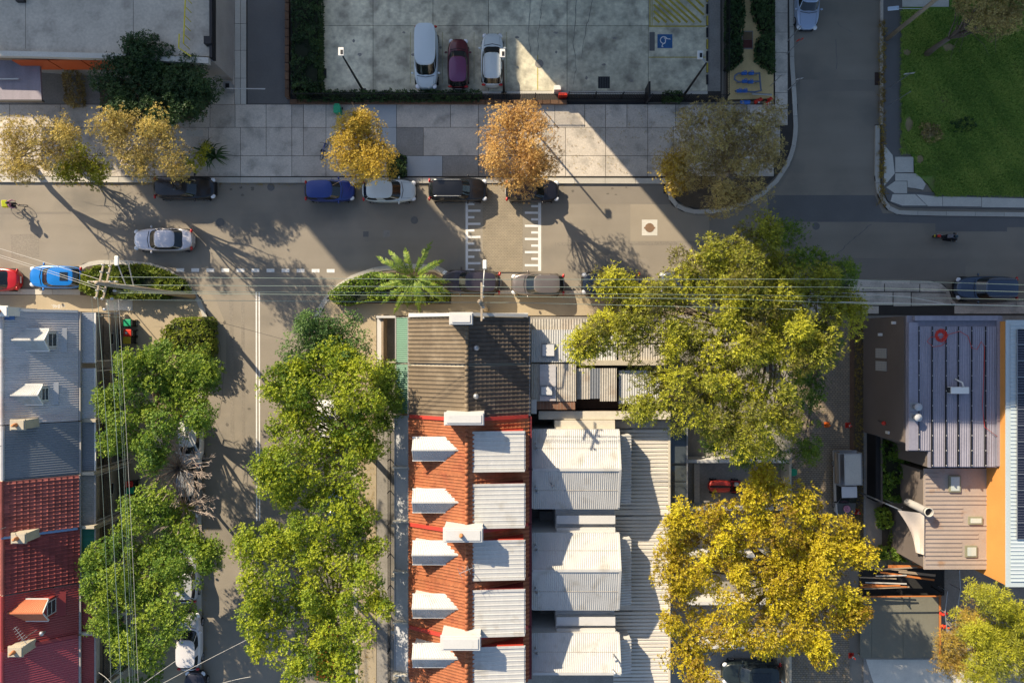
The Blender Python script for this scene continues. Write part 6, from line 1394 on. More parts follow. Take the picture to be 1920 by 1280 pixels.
# ================================================================== vehicles
TYPES = {  # L, W, H, hood z nose, cowl z, deck z rear, cabin base front/rear, roof front/rear (x from centre), roof half width
 'hatch': (4.15, 1.76, 1.48, .74, .98, 1.0, 1.02, -1.98, .28, -1.62, .60),
 'small': (3.85, 1.68, 1.5, .76, .98, 1.0, .98, -1.86, .30, -1.62, .58),
 'sedan': (4.65, 1.80, 1.45, .72, .95, 1.02, 1.05, -1.78, .42, -1.02, .58),
 'suv': (4.55, 1.86, 1.70, .88, 1.12, 1.15, 1.02, -2.15, .42, -1.85, .64),
 'wagon': (4.75, 1.80, 1.55, .78, 1.0, 1.05, 1.10, -2.25, .45, -1.98, .60),
 'van': (4.85, 1.86, 1.95, .92, 1.18, 1.2, 1.52, -2.38, .86, -2.26, .72),
}
def ring(xf, xr, b, n=48, e=4.0, nose=0.0):
    cx, a = (xf+xr)/2, (xf-xr)/2; out = []
    for k in range(n):
        t = 2*math.pi*(k+.5)/n; c, s = math.cos(t), math.sin(t)
        u = math.copysign(abs(c)**(2/e), c); v = math.copysign(abs(s)**(2/e), s)
        xx = u - (nose*v*v if u > 0 else nose*.5*v*v*(1 if u < 0 else 0)*-1)
        out.append((cx+a*xx, b*v, u, v))
    return out
WH = {}
def wheel(parent, x, y, r=.32):
    if 't' not in WH:
        WH['t'] = MB().torus((0, 0, 0), r-.075, .085, 'Y', 20, 8).mesh('tyre', RUB, smooth=True)
        rm = MB().tube([(0, -.07, 0), (0, .07, 0)], r-.1, 16)
        for k in range(5): rm.obox((0, 0, 0), .05, .16, 2*(r-.09), M=Matrix.Rotation(k*math.pi/5, 3, 'Y'))
        WH['r'] = rm.mesh('rim', RIM)
    h = bpy.data.meshes.get('wheel_hub_mesh')
    if not h: h = MB().tube([(0, -.09, 0), (0, .09, 0)], .05, 8).mesh('wheel_hub_mesh', BLACK)
    wl = addobj('wheel', h, parent, Matrix.Translation((x, y, r)))
    addobj('tyre', WH['t'], wl); addobj('rim', WH['r'], wl)
CARN = {}
def car(label, px, py, deg, typ, col, cat='car', group=None, sunroof=None, rails=False, metal=.15, rough=.28, scale=1.0, plate=True, z=0.0, name='parked_car', roofcol=None, bumper=None):
    L_, Wd, H_, hz, cz, dz, cf, cr, rf, rr, rw = TYPES[typ]
    pm = paint('car_paint', col, rough, metal)
    t = thing(name, label, cat, (0, 0, 0), group); hl, hw = L_/2, Wd/2
    def deck(x, v=0):
        if x > cf: u = (hl-x)/(hl-cf); return hz+(cz-hz)*max(0, min(1, u))**.6 - .07*(1-min(1, (hl-x)/.35))**2
        if x > cr: return cz+(dz-cz)*(cf-x)/(cf-cr)
        u = (x+hl)/max(.05, cr+hl); return dz-.05*(1-max(0, min(1, u)))
    # body shell
    n = 48; levels = [(.20, .94, .975), (.32, .985, .995), (.52, 1.0, 1.0), (.72, .995, .995), (.93, .965, .985), (1.0, .90, .955)]
    b = MB(); vs = []
    for lv, wk, lk in levels:
        for x, y, u, v in ring(hl*lk, -hl*lk, hw*wk, n, 4.2, .10):
            zt = deck(max(-hl*.9, min(hl*.92, x)))
            z_ = lv if lv < .7 else None
            z_ = .2+(zt-.2)*{.20: 0, .32: .15, .52: .42, .72: .68, .93: .92, 1.0: 1.0}[lv]
            vs.append((x, y, z_))
    nl = len(levels); fs = [(i*n+k, i*n+(k+1) % n, (i+1)*n+(k+1) % n, (i+1)*n+k) for i in range(nl-1) for k in range(n)]
    base = (nl-1)*n; caps = [.86, .7, .5, .3, .12]
    for s in caps:
        for x, y, u, v in ring(hl*.955, -hl*.955, hw*.90, n, 4.2, .10):
            yy = y*s; xx = x*(1-(1-s)*.06); vs.append((xx, yy, deck(max(-hl*.9, min(hl*.92, xx)))+.045*(1-s)))
    for i in range(len(caps)):
        o0 = base if i == 0 else nl*n+(i-1)*n; o1 = nl*n+i*n
        fs += [(o0+k, o0+(k+1) % n, o1+(k+1) % n, o1+k) for k in range(n)]
    o1 = nl*n+(len(caps)-1)*n
    for k in range(n//2): 
        a_, b_ = (k) % n, (k+1) % n; c_, d_ = (n-1-k-0) % n, (n-2-k) % n
        if b_ < d_ : fs.append((o1+a_, o1+b_, o1+d_, o1+c_))
    b.add(vs, fs); b.build('body', pm, t, True)
    MB().prism([(p[0], p[1]) for p in ring(hl*.93, -hl*.93, hw*.86, 20, 4)], .17, .21).build('underbody', BLACK, t)
    # cabin
    m = 64; T = [0, .10, .90, 1.0]; shell = MB(); gl = {'windscreen': MB(), 'rear_window': MB(), 'side_window': [MB(), MB(), MB(), MB()]}
    grid = []
    for q in T:
        xf_, xr2 = cf+(rf-cf)*q, cr+(rr-cr)*q; wd = hw*.90+(rw*hw/.9*.0+rw+.08-hw*.90)*q; zz = (deck(cf-.2)-.02)+(H_-.06-(deck(cf-.2)-.02))*q
        grid.append([(x, y, zz, u, v) for x, y, u, v in ring(xf_, xr2, wd, m, 5.0, .09)])
    for i in range(len(T)-1):
        for k in range(m):
            q4 = [grid[i][k], grid[i][(k+1) % m], grid[i+1][(k+1) % m], grid[i+1][k]]
            u = (q4[0][3]+q4[1][3])/2; v = (q4[0][4]+q4[1][4])/2; pts = [p[:3] for p in q4]
            key = None
            if i == 1 or (i == 0 and abs(u) > abs(v)):
                if u > abs(v) and abs(v) < .9: key = gl['windscreen']
                elif u < -abs(v) and abs(v) < .88: key = gl['rear_window'] if (typ != 'van') else None
                elif abs(v) > abs(u) and -.9 < u < .86 and i == 1 and not (-.07 < u < .0):
                    if typ == 'van' and u < .35: key = None
                    else: key = gl['side_window'][(0 if v > 0 else 1)+(2 if u < -.03 else 0)]
            (key if key is not None else shell).quad(*pts)
    caps = [.9, .7, .45, .2]; prev = [(p[0], p[1], p[2]) for p in grid[-1]]; roof = MB(); cxr = (rf+rr)/2
    for s in caps:
        cur = [(cxr+(p[0]-cxr)*(1-(1-s)*.75) if abs(p[1]) < 9 else p[0], p[1]*s, H_-.06+.06*(1-s*s)) for p in grid[-1]]
        for k in range(m): roof.quad(prev[k], prev[(k+1) % m], cur[(k+1) % m], cur[k])
        prev = cur
    for k in range(m//2):
        a_, b_, c_, d_ = k, k+1, m-1-k, m-2-k
        if b_ < d_: roof.quad(prev[a_], prev[b_], prev[d_], prev[c_])
    shell.build('pillars', pm, t); roof.build('roof', roofcol and paint('roof_paint', roofcol) or pm, t, True)
    gl['windscreen'].build('windscreen', GLASS, t)
    if gl['rear_window'].v: gl['rear_window'].build('rear_window', GLASS, t)
    for g_ in gl['side_window']:
        if g_.v: g_.build('side_window', GLASS, t)
    if sunroof: MB().box(sunroof[1], -rw*.55, H_-.01, sunroof[0], rw*.55, H_+.008).build('sunroof', GLASS, t)
    if rails:
        for s in (-1, 1): MB().tube([(rf-.1, s*(rw-.02), H_-.03), (rf-.25, s*(rw-.02), H_+.04), (rr+.3, s*(rw-.02), H_+.04), (rr+.12, s*(rw-.02), H_-.03)], .022, 6).build('roof_rail', STEEL, t)
    for s in (-1, 1):
        for xw in (hl-.82, -hl+.80): wheel(t, xw, s*(hw-.10))
        MB().ell((hl-.20, s*(hw-.27), hz-.05), .20, .17, .085, 10, 6, M=Matrix.Rotation(-s*.45, 3, 'Z')).build('headlight', LAMPW, t, True)
        MB().ell((-hl+.12, s*(hw-.22), dz-.16), .10, .17, .12, 10, 6).build('tail_light', LAMPR, t, True)
        MB().ell((cf-.22, s*(hw+.085), cz+.03), .085, .12, .075, 8, 5).build('mirror', pm, t, True)
    MB().box(hl-.16, -.5, .36, hl-.01, .5, .58).build('grille', BLACK, t)
    MB().box(-hl-.002, -.26, .55, -hl+.06, .26, .67).build('number_plate', PLAST, t)
    MB().tube([(cf-.02, -hw*.72, cz+.02), (cf+.10, 0, cz+.045), (cf-.02, hw*.72, cz+.02)], .022, 5).build('wiper_cowl', BLACK, t)
    # shut lines
    for yy in (-.62, .62): MB().tube([(cf+.08, yy*hw/.9, deck(cf+.1)+.012), (hl-.4, yy*.92*hw/.9, deck(hl-.4)+.012)], .008, 4).build('shut_line', BLACK, t)
    c = W(px, py, .9); t.location = (c.x, c.y, z); t.rotation_euler = (0, 0, math.radians(deg)); t.scale = (scale,)*3
    return t
PK = 'cars parked along the main road'
car('black wagon parked under gold foliage at the north kerb, leftmost of its row', 345, 352, 0, 'wagon', (.008, .009, .012), group=PK, sunroof=(.1, -.6))
car('small deep blue hatchback parked at the north kerb', 617, 357, 0, 'small', (.012, .035, .20), group=PK)
car('white hatchback parked between the blue hatchback and a black SUV', 729, 357, 0, 'hatch', (.58, .63, .63), group=PK, metal=0)
car('black SUV with silver roof rails parked partly over the painted comb', 858, 356, 0, 'suv', (.008, .008, .009), group=PK, rails=True)
car('dark car half hidden beneath the pinkish orange tree', 998, 357, 0, 'hatch', (.012, .010, .012), group=PK)
car('silver sedan driving west on the sunlit road', 305, 449, 180, 'sedan', (.56, .54, .56), name='moving_car', metal=.5)
car('bright blue coupe parked by the left island', 103, 519, 179, 'hatch', (.004, .16, .52), group=PK, sunroof=(-.7, -1.3))
car('red car cut off by the left edge of the picture', -22, 524, 180, 'sedan', (.42, .008, .010), group=PK)
car('dark plum people mover parked behind the banana plant', 884, 529, 178, 'suv', (.035, .028, .038), group=PK)
car('taupe hatchback parked at the foot of the painted comb', 1009, 533, 180, 'hatch', (.20, .17, .15), group=PK, metal=.5)
car('dark blue grey SUV parked with branch shadows beside it', 1146, 531, 180, 'suv', (.035, .045, .06), group=PK, metal=.4)
car('grey hatchback mostly buried under the sprawling tree', 1288, 529, 180, 'hatch', (.09, .10, .11), group=PK, metal=.4)
car('steel blue SUV with roof bars parked at the right end of the main road', 1850, 541, 180, 'suv', (.05, .075, .12), group=PK, rails=True, scale=1.04, metal=.4)
car('silver blue sedan parked in the side street at the top', 1516, -2, -91, 'sedan', (.34, .42, .56), metal=.4)
CP = 'cars in the concrete car park'
car('tall white van parked nose out in the car park', 799, 108, -90, 'van', (.55, .62, .64), cat='van', group=CP, metal=0, name='parked_van')
car('maroon hatchback parked between the white van and white SUV', 859, 118, 90, 'small', (.09, .008, .018), group=CP, roofcol=(.13, .03, .10))
car('white SUV with black rear glass parked right of the maroon hatchback', 923, 111, 90, 'hatch', (.60, .66, .66), group=CP, rails=True, metal=0)
LS = 'cars half hidden beneath the street trees'
car('white car under the upper left street tree', 356, 828, -90, 'hatch', (.62, .62, .60), group=LS, metal=0)
car('grey car beneath the bare twigs at the left kerb', 352, 920, -90, 'hatch', (.22, .23, .24), group=LS)
car('white car peeping out beside the lower left street tree', 348, 1080, 90, 'hatch', (.50, .52, .54), group=LS)
car('large white hatchback parked below the lower left street tree', 353, 1203, 90, 'hatch', (.62, .60, .60), group=LS, metal=0, scale=1.06)
car('dark car at the bottom edge behind the large white hatchback', 364, 1310, 90, 'hatch', (.02, .02, .03), group=LS)
car('white car showing through the bright green central tree', 612, 800, 90, 'hatch', (.64, .64, .62), group=LS, metal=0)
car('dark blue car glimpsed between the central street trees', 632, 965, 90, 'hatch', (.03, .06, .12), group=LS)
car('red car hidden under the lowest central street tree', 612, 1225, 90, 'hatch', (.50, .008, .010), group=LS)
car('dark green car with a glass roof at the bottom edge under the golden tree', 1410, 1262, 180, 'suv', (.02, .028, .028), sunroof=(.2, -1.2))
# open topped red buggy in the yard
bg_ = thing('beach_buggy', 'small red open car parked in the yard beneath the golden tree', 'car', (0, 0, 0))
hb = MB(); n = 32; vs = []
for lv, wk, z_ in ((0, .9, .25), (1, 1, .4), (2, 1, .62), (3, .92, .74), (4, .6, .80), (5, .2, .82)):
    for x, y, u, v in ring(.55*1.35 if lv < 3 else .5*1.35, -1.3 if lv < 3 else -1.25, .56*wk, n, 3.5): vs.append((x-.1, y, z_))
hb.add(vs, [(i*n+k, i*n+(k+1) % n, (i+1)*n+(k+1) % n, (i+1)*n+k) for i in range(5) for k in range(n)]).build('body', paint('faded_red_paint', (.52, .045, .03), .4, 0), bg_, True)
RP_ = paint('deep_red_paint', (.36, .015, .02), .35, 0)
MB().box(.62, -.52, .25, 1.42, -.44, .72).box(.62, .44, .25, 1.42, .52, .72).box(1.36, -.44, .25, 1.45, .44, .7).box(.62, -.44, .25, 1.36, .44, .3).build('cockpit_side', RP_, bg_)
MB().box(.95, .02, .3, 1.3, .38, .66).build('seat', WHITE, bg_, bevel=.04); MB().box(.95, -.38, .3, 1.3, -.04, .6).build('seat', BLACK, bg_, bevel=.04)
MB().add([(.52, -.44, .74), (.52, .44, .74), (.66, .38, .98), (.66, -.38, .98)], [(0, 1, 2, 3)]).build('windscreen', GLASS, bg_)
for x in (-.95, 1.0):
    for s in (-1, 1): wheel(bg_, x, s*.58, .32)
c = W(1357, 911, .6); bg_.location = (c.x, c.y, .16); bg_.scale = (.86, .86, .86); bg_.rotation_euler = (0, 0, -.02)
# tray truck
tk = thing('tray_truck', 'white truck with canopied tray carrying boards, parked in the brick lane', 'truck', (0, 0, 0)); pw = paint('truck_white', (.58, .58, .58), .3, 0)
MB().prism([(-2.9, -.85), (2.55, -.85), (2.85, -.55), (2.95, 0), (2.85, .55), (2.55, .85), (-2.9, .85)], .35, .95).build('chassis', pw, tk, bevel=.05)
MB().add([(2.9, -.72, .95), (2.9, .72, .95), (1.75, -.84, 1.12), (1.75, .84, 1.12)], [(0, 1, 3, 2)]).add([(2.95, -.6, .9), (2.95, .6, .9), (1.75, .8, 1.1), (1.75, -.8, 1.1)], [(0, 1, 2, 3)]).build('bonnet', mat('dark_bonnet', (.05, .045, .035), .3, spec=.7), tk)
MB().add([(1.75, -.8, 1.12), (1.75, .8, 1.12), (1.12, .66, 1.72), (1.12, -.66, 1.72)], [(0, 1, 2, 3)]).build('windscreen', GLASS, tk)
MB().add([(1.8, -.86, .95), (.1, -.86, .95), (.1, .86, .95), (1.8, .86, .95), (1.12, -.68, 1.74), (.15, -.68, 1.74), (.15, .68, 1.74), (1.12, .68, 1.74)], [(4, 7, 6, 5), (1, 5, 6, 2)]).build('cab', pw, tk)
for s in (-1, 1):
    MB().add([(1.75, s*.86, 1.0), (.1, s*.86, 1.0), (.15, s*.69, 1.70), (1.1, s*.69, 1.70)], [(0, 1, 2, 3)]).build('side_window', GLASS, tk)
    MB().ell((1.6, s*1.0, 1.15), .08, .14, .12, 8, 5).build('mirror', BLACK, tk, True); MB().ell((2.72, s*.66, .86), .16, .14, .09, 8, 5).build('headlight', LAMPW, tk, True)
    for x in (2.0, -1.7): wheel(tk, x, s*.78, .34)
MB().box(-2.95, -1.02, .95, .0, 1.02, 1.05).build('tray', STEEL, tk)
MB().box(-2.8, -.52, 1.95, -.05, .98, 2.05).build('canopy', WHITE, tk, bevel=.03); MB().box(-2.7, -.42, 2.05, -.15, .88, 2.07).build('canopy_top_sheet', CONCL, tk)
for x, y in ((-2.85, -1.0), (-.05, -1.0), (-2.85, 1.0), (-.05, 1.0)): MB().box(x-.03, y-.03, 1.05, x+.03, y+.03, 2.1).build('rack_post', STEEL, tk)
MB().tube([(-2.85, -1.0, 2.1), (-.05, -1.0, 2.1), (-.05, 1.0, 2.1), (-2.85, 1.0, 2.1), (-2.85, -1.0, 2.1)], .03, 6).build('rack_rail', STEEL, tk)
for k in range(3): MB().box(-2.9, -.98+k*.12, 1.06, -.1, -.9+k*.12, 1.5).build('board', TIMB, tk)
MB().torus((2.25, .02, 1.14), .23, .10, 'Z', 18, 8).ell((2.25, .02, 1.14), .14, .14, .1, 10, 5).build('ring_cushion', mat('pink_cloth', (.45, .2, .27), .8), tk, True)
c = W(1588, 907, 1.2); tk.location = (c.x, c.y, .11); tk.rotation_euler = (0, 0, -math.pi/2+.02); tk.scale = (.86, .86, .86)

# ================================================================== people and two wheelers
def skin_body(joints, edges, radii, name, m, parent, sub=2):
    me = bpy.data.meshes.new(name); me.from_pydata(joints, edges, []); me.materials.append(m)
    o = addobj(name, me, parent); sk = o.modifiers.new('skin', 'SKIN'); sk.use_smooth_shade = True
    for i, r in enumerate(radii): me.skin_vertices[0].data[i].radius = (r, r) if not isinstance(r, tuple) else r
    me.skin_vertices[0].data[0].use_root = True
    ss = o.modifiers.new('subdivision', 'SUBSURF'); ss.levels = sub; ss.render_levels = sub; return o
def add_skin_layer(me):
    bm = bmesh.new(); bm.from_mesh(me); bm.verts.layers.skin.verify(); bm.to_mesh(me); bm.free()
def rider(parent_label, loc, rz, shirt, trousers, skinc, helmet, pack, lean=.45, seat=.95, bar=(.62, .30, 1.05), knee=(.42, .20, .78), foot=(.05, .16, .22), pants_len=True, scale=1.0, packm=None):
    t = thing('person', parent_label, 'person', (0, 0, 0))
    top = mat('shirt_cloth', shirt, .85); trs = mat('trouser_cloth', trousers, .85); sk = mat('skin', skinc, .6)
    hip = Vector((-.1, 0, seat)); ch = hip+Vector((math.sin(lean)*.45, 0, math.cos(lean)*.45)); nk = ch+Vector((math.sin(lean)*.12, 0, .13))
    J = [tuple(hip), tuple(hip.lerp(ch, .5)), tuple(ch), tuple(nk)]; E = [(0, 1), (1, 2), (2, 3)]; R_ = [.145, .135, .155, .06]
    for s in (-1, 1):
        b = len(J); sh = ch+Vector((.03, s*.17, .04)); el = sh.lerp(Vector((bar[0], s*bar[1], bar[2])), .5)+Vector((-.03, s*.09, -.1)); wr = Vector((bar[0]-.05, s*bar[1], bar[2]+.03))
        J += [tuple(sh), tuple(el), tuple(wr), tuple(wr+Vector((.07, 0, -.01)))]; E += [(2, b), (b, b+1), (b+1, b+2), (b+2, b+3)]; R_ += [.075, .05, .034, .036]
        b = len(J); kn = Vector((knee[0], s*knee[1], knee[2])); an = Vector((foot[0]+(.1 if s > 0 else -.05), s*foot[1], foot[2]+(.0 if s > 0 else .12)))
        J += [tuple(hip+Vector((.02, s*.09, -.02))), tuple(kn), tuple(an), tuple(an+Vector((.16, 0, -.05)))]; E += [(0, b), (b, b+1), (b+1, b+2), (b+2, b+3)]; R_ += [.10, .062, .042, .04]
    me = bpy.data.meshes.new('body'); me.from_pydata(J, E, []); me.materials.append(top); me.materials.append(trs); add_skin_layer(me)
    o = addobj('body', me, t)
    for i, r in enumerate(R_): me.skin_vertices[0].data[i].radius = (r, r)
    me.skin_vertices[0].data[0].use_root = True
    o.modifiers.new('skin', 'SKIN').use_smooth_shade = True; s2 = o.modifiers.new('subdivision', 'SUBSURF'); s2.levels = 2; s2.render_levels = 2
    hc = nk+Vector((.07, 0, .14))
    MB().ell(hc, .098, .08, .125, 14, 10).ell(hc+Vector((.1, 0, -.01)), .022, .015, .02, 6, 4).build('head', sk, t, True)
    MB().ell(hc+Vector((-.015, 0, .035)), .135, .11, .12, 16, 8, zmin=-.15).build('helmet', helmet, t, True)
    for s in (-1, 1):
        MB().ell(hc+Vector((.092, s*.035, .01)), .01, .014, .01, 6, 4).build('eye', BLACK, t)
        w_ = Vector((bar[0]+.0, s*bar[1], bar[2]+.03)); hd = MB().ell(w_, .05, .04, .022, 8, 5)
        for f_ in range(4): yy = -.03+f_*.02; L_ = (.05, .06, .055, .042)[f_]; hd.tube([w_+Vector((.03, yy, .0)), w_+Vector((.03+L_*.6, yy, .0)), w_+Vector((.03+L_*.7, yy, -.035)), w_+Vector((.03+L_*.3, yy, -.05))], [.01, .009, .009, .007], 5)
        hd.tube([w_+Vector((-.01, -s*.035, 0)), w_+Vector((.02, -s*.06, -.01)), w_+Vector((.05, -s*.055, -.03))], [.011, .01, .008], 5); hd.build('hand', sk, t, True)
        if pants_len:
            kn = Vector((knee[0], s*knee[1], knee[2])); an = Vector((foot[0]+(.1 if s > 0 else -.05), s*foot[1], foot[2]+(.0 if s > 0 else .12)))
            MB().tube([hip+Vector((.0, s*.09, -.02)), (hip+Vector((.0, s*.09, -.02))).lerp(kn, .5), kn, kn.lerp(an, .5), an], [.125, .105, .078, .066, .052], 10).build('trouser_leg', trs, t, True)
        an = Vector((foot[0]+(.1 if s > 0 else -.05), s*foot[1], foot[2]+(.0 if s > 0 else .12))); MB().ell(an+Vector((.07, 0, -.04)), .14, .05, .045, 10, 6).build('shoe', BLACK, t, True)
    t.location = loc; t.rotation_euler = (0, 0, rz); t.scale = (scale,)*3
    return t, ch
def bicycle(label, loc, rz, m, basket=None, scale=1.0, tilt=0.0):
    t = thing('bicycle', label, 'bicycle', (0, 0, 0))
    for x in (-.52, .52):
        w_ = MB().torus((x, 0, .34), .325, .02, 'Y', 28, 6).build('wheel', RUB, t, True)
        s = MB(); s.tube([(x, -.04, .34), (x, .04, .34)], .025, 6)
        for k in range(8): a = k*math.pi/4; s.tube([(x, 0, .34), (x+.31*math.cos(a), 0, .34+.31*math.sin(a))], .004, 4)
        s.build('spokes', STEEL, w_)
    MB().tube([(-.52, 0, .34), (-.08, 0, .30), (.36, 0, .78), (-.18, 0, .80), (-.08, 0, .30)], .02, 6).tube([(-.52, 0, .34), (-.18, 0, .80), (-.2, 0, .95)], .016, 6).tube([(.52, 0, .34), (.40, 0, .70), (.34, 0, .98)], .018, 6).build('frame', m, t)
    MB().tube([(.30, -.30, 1.0), (.38, -.15, 1.02), (.38, .15, 1.02), (.30, .30, 1.0)], .016, 6).build('handlebar', BLACK, t); MB().ell((-.22, 0, .97), .13, .07, .035, 10, 5).build('saddle', BLACK, t, True)
    MB().tube([(-.08, -.1, .30), (-.08, .1, .30)], .05, 8).tube([(-.08, .1, .30), (.06, .12, .22)], .012, 5).tube([(-.08, -.1, .30), (-.2, -.12, .38)], .012, 5).build('crank', BLACK, t)
    t.location = loc; t.rotation_euler = (tilt, 0, rz); t.scale = (scale,)*3
    return t
q = W(36, 388); bicycle('bicycle ridden by the person with the yellow bag at the left edge', (q.x, q.y, .0), .08, mat('cream_frame', (.6, .55, .45), .4))
pp, ch = rider('person in a pink top riding a bicycle with a square yellow bag on their back', (q.x, q.y, 0), .08, (.42, .20, .30), (.03, .03, .035), (.3, .18, .12), BLACK, None, lean=.42, seat=1.0, bar=(.33, .27, 1.04), knee=(.20, .12, .78), foot=(-.05, .12, .30))
bag = thing('delivery_bag', 'square bright yellow bag on the cyclist\'s back', 'bag', (q.x, q.y, 0))
Mb = Matrix.Rotation(.08, 3, 'Z') @ Matrix.Rotation(.42, 3, 'Y'); cc = Vector((q.x, q.y, 0))+Matrix.Rotation(.08, 3, 'Z') @ Vector((-.22, 0, 1.36))
MB().obox(cc, .36, .50, .52, M=Mb).build('case', mat('yellow_bag_cloth', (.70, .66, .01), .6), bag, bevel=.03); MB().obox(cc+Mb @ Vector((0, 0, .265)), .3, .44, .012, M=Mb).build('lid', mat('lime_lid', (.55, .62, .03), .6), bag)
# motorcycle
q = W(1767, 447); mc = thing('motorcycle', 'black motorcycle with red tail panel travelling on the shaded road', 'motorcycle', (0, 0, 0))
for x in (-.68, .72):
    w_ = MB().torus((x, 0, .30), .235, .07, 'Y', 24, 8).build('wheel', RUB, mc, True); MB().tube([(x, -.05, .3), (x, .05, .3)], .16, 12).build('rim', RIM, w_)
MB().ell((.22, 0, .78), .32, .17, .17, 14, 8).build('tank', paint('black_gloss', (.01, .012, .016)), mc, True); MB().ell((.55, 0, .80), .26, .24, .26, 14, 8).build('fairing', paint('black_gloss2', (.012, .016, .02)), mc, True)
MB().ell((-.25, 0, .78), .36, .13, .07, 12, 6).build('seat', BLACK, mc, True); MB().obox((-.72, 0, .82), .26, .22, .14).build('tail_panel', REDP, mc, bevel=.03); MB().box(-.98, -.09, .5, -.93, .09, .64).build('number_plate', YEL, mc)
MB().obox((0, 0, .42), .5, .28, .32).build('engine', STEELD, mc, bevel=.04); MB().tube([(.2, .14, .3), (-.3, .2, .32), (-.75, .2, .42)], .05, 8).build('exhaust', STEEL, mc, True); MB().tube([(.42, -.36, .98), (.5, -.2, 1.0), (.5, .2, 1.0), (.42, .36, .98)], .018, 6).build('handlebar', BLACK, mc)
MB().tube([(.72, -.1, .3), (.52, -.1, .95)], .025, 6).tube([(.72, .1, .3), (.52, .1, .95)], .025, 6).build('fork', STEEL, mc)
for s in (-1, 1): MB().ell((.55, s*.3, 1.12), .03, .07, .04, 8, 5).build('mirror', STEEL, mc, True)
for o_ in (mc,): o_.location = (q.x, q.y, 0); o_.rotation_euler = (0, 0, -.14); o_.scale = (.95,)*3
rd, ch = rider('person in black with a grey backpack riding the motorcycle', (q.x, q.y, 0), -.14, (.012, .014, .018), (.012, .012, .015), (.25, .15, .1), mat('dark_helmet', (.02, .05, .07), .3, coat=.5), None, lean=.62, seat=.88, bar=(.45, .33, 1.0), knee=(.28, .24, .70), foot=(-.1, .2, .30), scale=.95)
bp = thing('backpack', 'grey backpack worn by the motorcyclist', 'backpack', (q.x, q.y, 0)); Mb = Matrix.Rotation(-.14, 3, 'Z') @ Matrix.Rotation(.62, 3, 'Y')
cc = Vector((q.x, q.y, 0))+Matrix.Rotation(-.14, 3, 'Z') @ Vector((-.08, 0, 1.24)); MB().obox(cc, .18, .30, .42, M=Mb).build('bag', mat('grey_cloth', (.17, .17, .19), .8), bp, bevel=.06)
for s in (-1, 1): MB().obox(cc+Mb @ Vector((.08, s*.11, .22)), .16, .05, .05, M=Mb).build('strap', bpy.data.materials['grey_cloth'], bp)
q = W(611, 284); bicycle('blue share bicycle standing beside the compact yellow tree', (q.x, q.y, .14), 1.2, mat('blue_frame', (.02, .06, .28), .4))
for k, (a, b, r_) in enumerate(((1357, 290, .4), (1368, 300, .9))):
    q = W(a, b); bicycle('blue bicycle glimpsed beneath the broad corner tree, %s of two' % ('upper' if k == 0 else 'lower'), (q.x, q.y, .14), r_, bpy.data.materials['blue_frame'])['group'] = 'bicycles under the corner tree'

# ================================================================== poles, wires, street furniture
up = thing('utility_pole', 'tall pale timber pole with cross arms at the left corner', 'utility pole', (X(365), Y(556), .1)); b = Vector((X(365), Y(556), .1)); HP = 14.2; tp = Vector((b.x, b.y, HP))
MB().tube([b, tp], [.19, .13], 12).build('shaft', POLEM, up, True)
def arm(z, L_, ang, th=.1):
    c = Vector((b.x, b.y, z)); d = Vector((math.cos(ang), math.sin(ang), 0)); MB().obox(c+Vector((0, .12, 0)), L_, th, th, rz=ang).build('cross_arm', POLEM, up)
    for k in (-.46, -.26, .26, .46): q = c+d*L_*k+Vector((0, .12, .12)); MB().tube([q-Vector((0, 0, .1)), q+Vector((0, 0, .1))], [.05, .035], 8).build('insulator', PLAST, up, True)
arm(13.8, 2.2, 1.35); arm(13.0, 2.2, 1.35); arm(13.4, 1.8, .0)
MB().tube([(b.x, b.y, 9.6), (b.x-.1, b.y+1.6, 10.2)], .04, 6).build('lamp_bracket', STEEL, up); q = W(219.5, 492, 11.0)
MB().tube([(b.x, b.y, 10.6), (q.x, q.y, 11.0)], .04, 6).build('lamp_arm', STEEL, up); MB().obox((q.x, q.y+.1, 11.05), .26, .62, .14).build('lamp_head', PLAST, up, bevel=.05)
for k, (a, bb_) in enumerate(((196, 580), (210, 560), (215, 545), (192, 560))): q = W(a, bb_, 12.6); MB().ell(q, .12, .1, .1, 8, 5).build('cable_joint', STEEL, up)
p2 = thing('utility_pole', 'timber pole with a street lamp at the kerb above the brown tiled roof', 'utility pole', (X(912), Y(581), .1)); b2_ = Vector((X(912), Y(581), .1)); HP2 = 12.8
MB().tube([b2_, (b2_.x, b2_.y, HP2)], [.19, .13], 12).build('shaft', POLEM, p2, True)
MB().obox((b2_.x+.1, b2_.y, 12.4), .1, 2.4, .1).build('cross_arm', POLEM, p2); MB().obox((b2_.x+.1, b2_.y, 11.7), .1, 2.2, .1).build('cross_arm', POLEM, p2)
q = W(909, 496, 10); MB().tube([(b2_.x, b2_.y, 9.4), (b2_.x+.1, b2_.y+.8, 9.9), (q.x, q.y, 10.05)], .045, 6).build('lamp_arm', STEEL, p2, True); MB().obox((q.x, q.y, 10.05), .26, .6, .14).build('lamp_head', PLAST, p2, bevel=.05)
for k in range(4): MB().ell((b2_.x+.25, b2_.y-1.0+k*.65, 12.5), .08, .08, .1, 8, 5).build('insulator', STEEL, p2)
def cable(label, pts, r, m=WIREM, sag=.35, group=None, seg=10):
    c = MB(); allp = []
    for i in range(len(pts)-1):
        a, b_ = Vector(pts[i]), Vector(pts[i+1])
        for k in range(seg+(1 if i == len(pts)-2 else 0)): u = k/seg; p = a.lerp(b_, u); p.z -= sag*4*u*(1-u); allp.append(p)
    c.tube(allp, r, 5); return setup(c.build('overhead_cable', m), label, 'cable', group)
GW = 'overhead cables along the main road'
ord_ = ['northernmost', 'second from the north', 'third from the north', 'fourth from the north', 'southernmost']
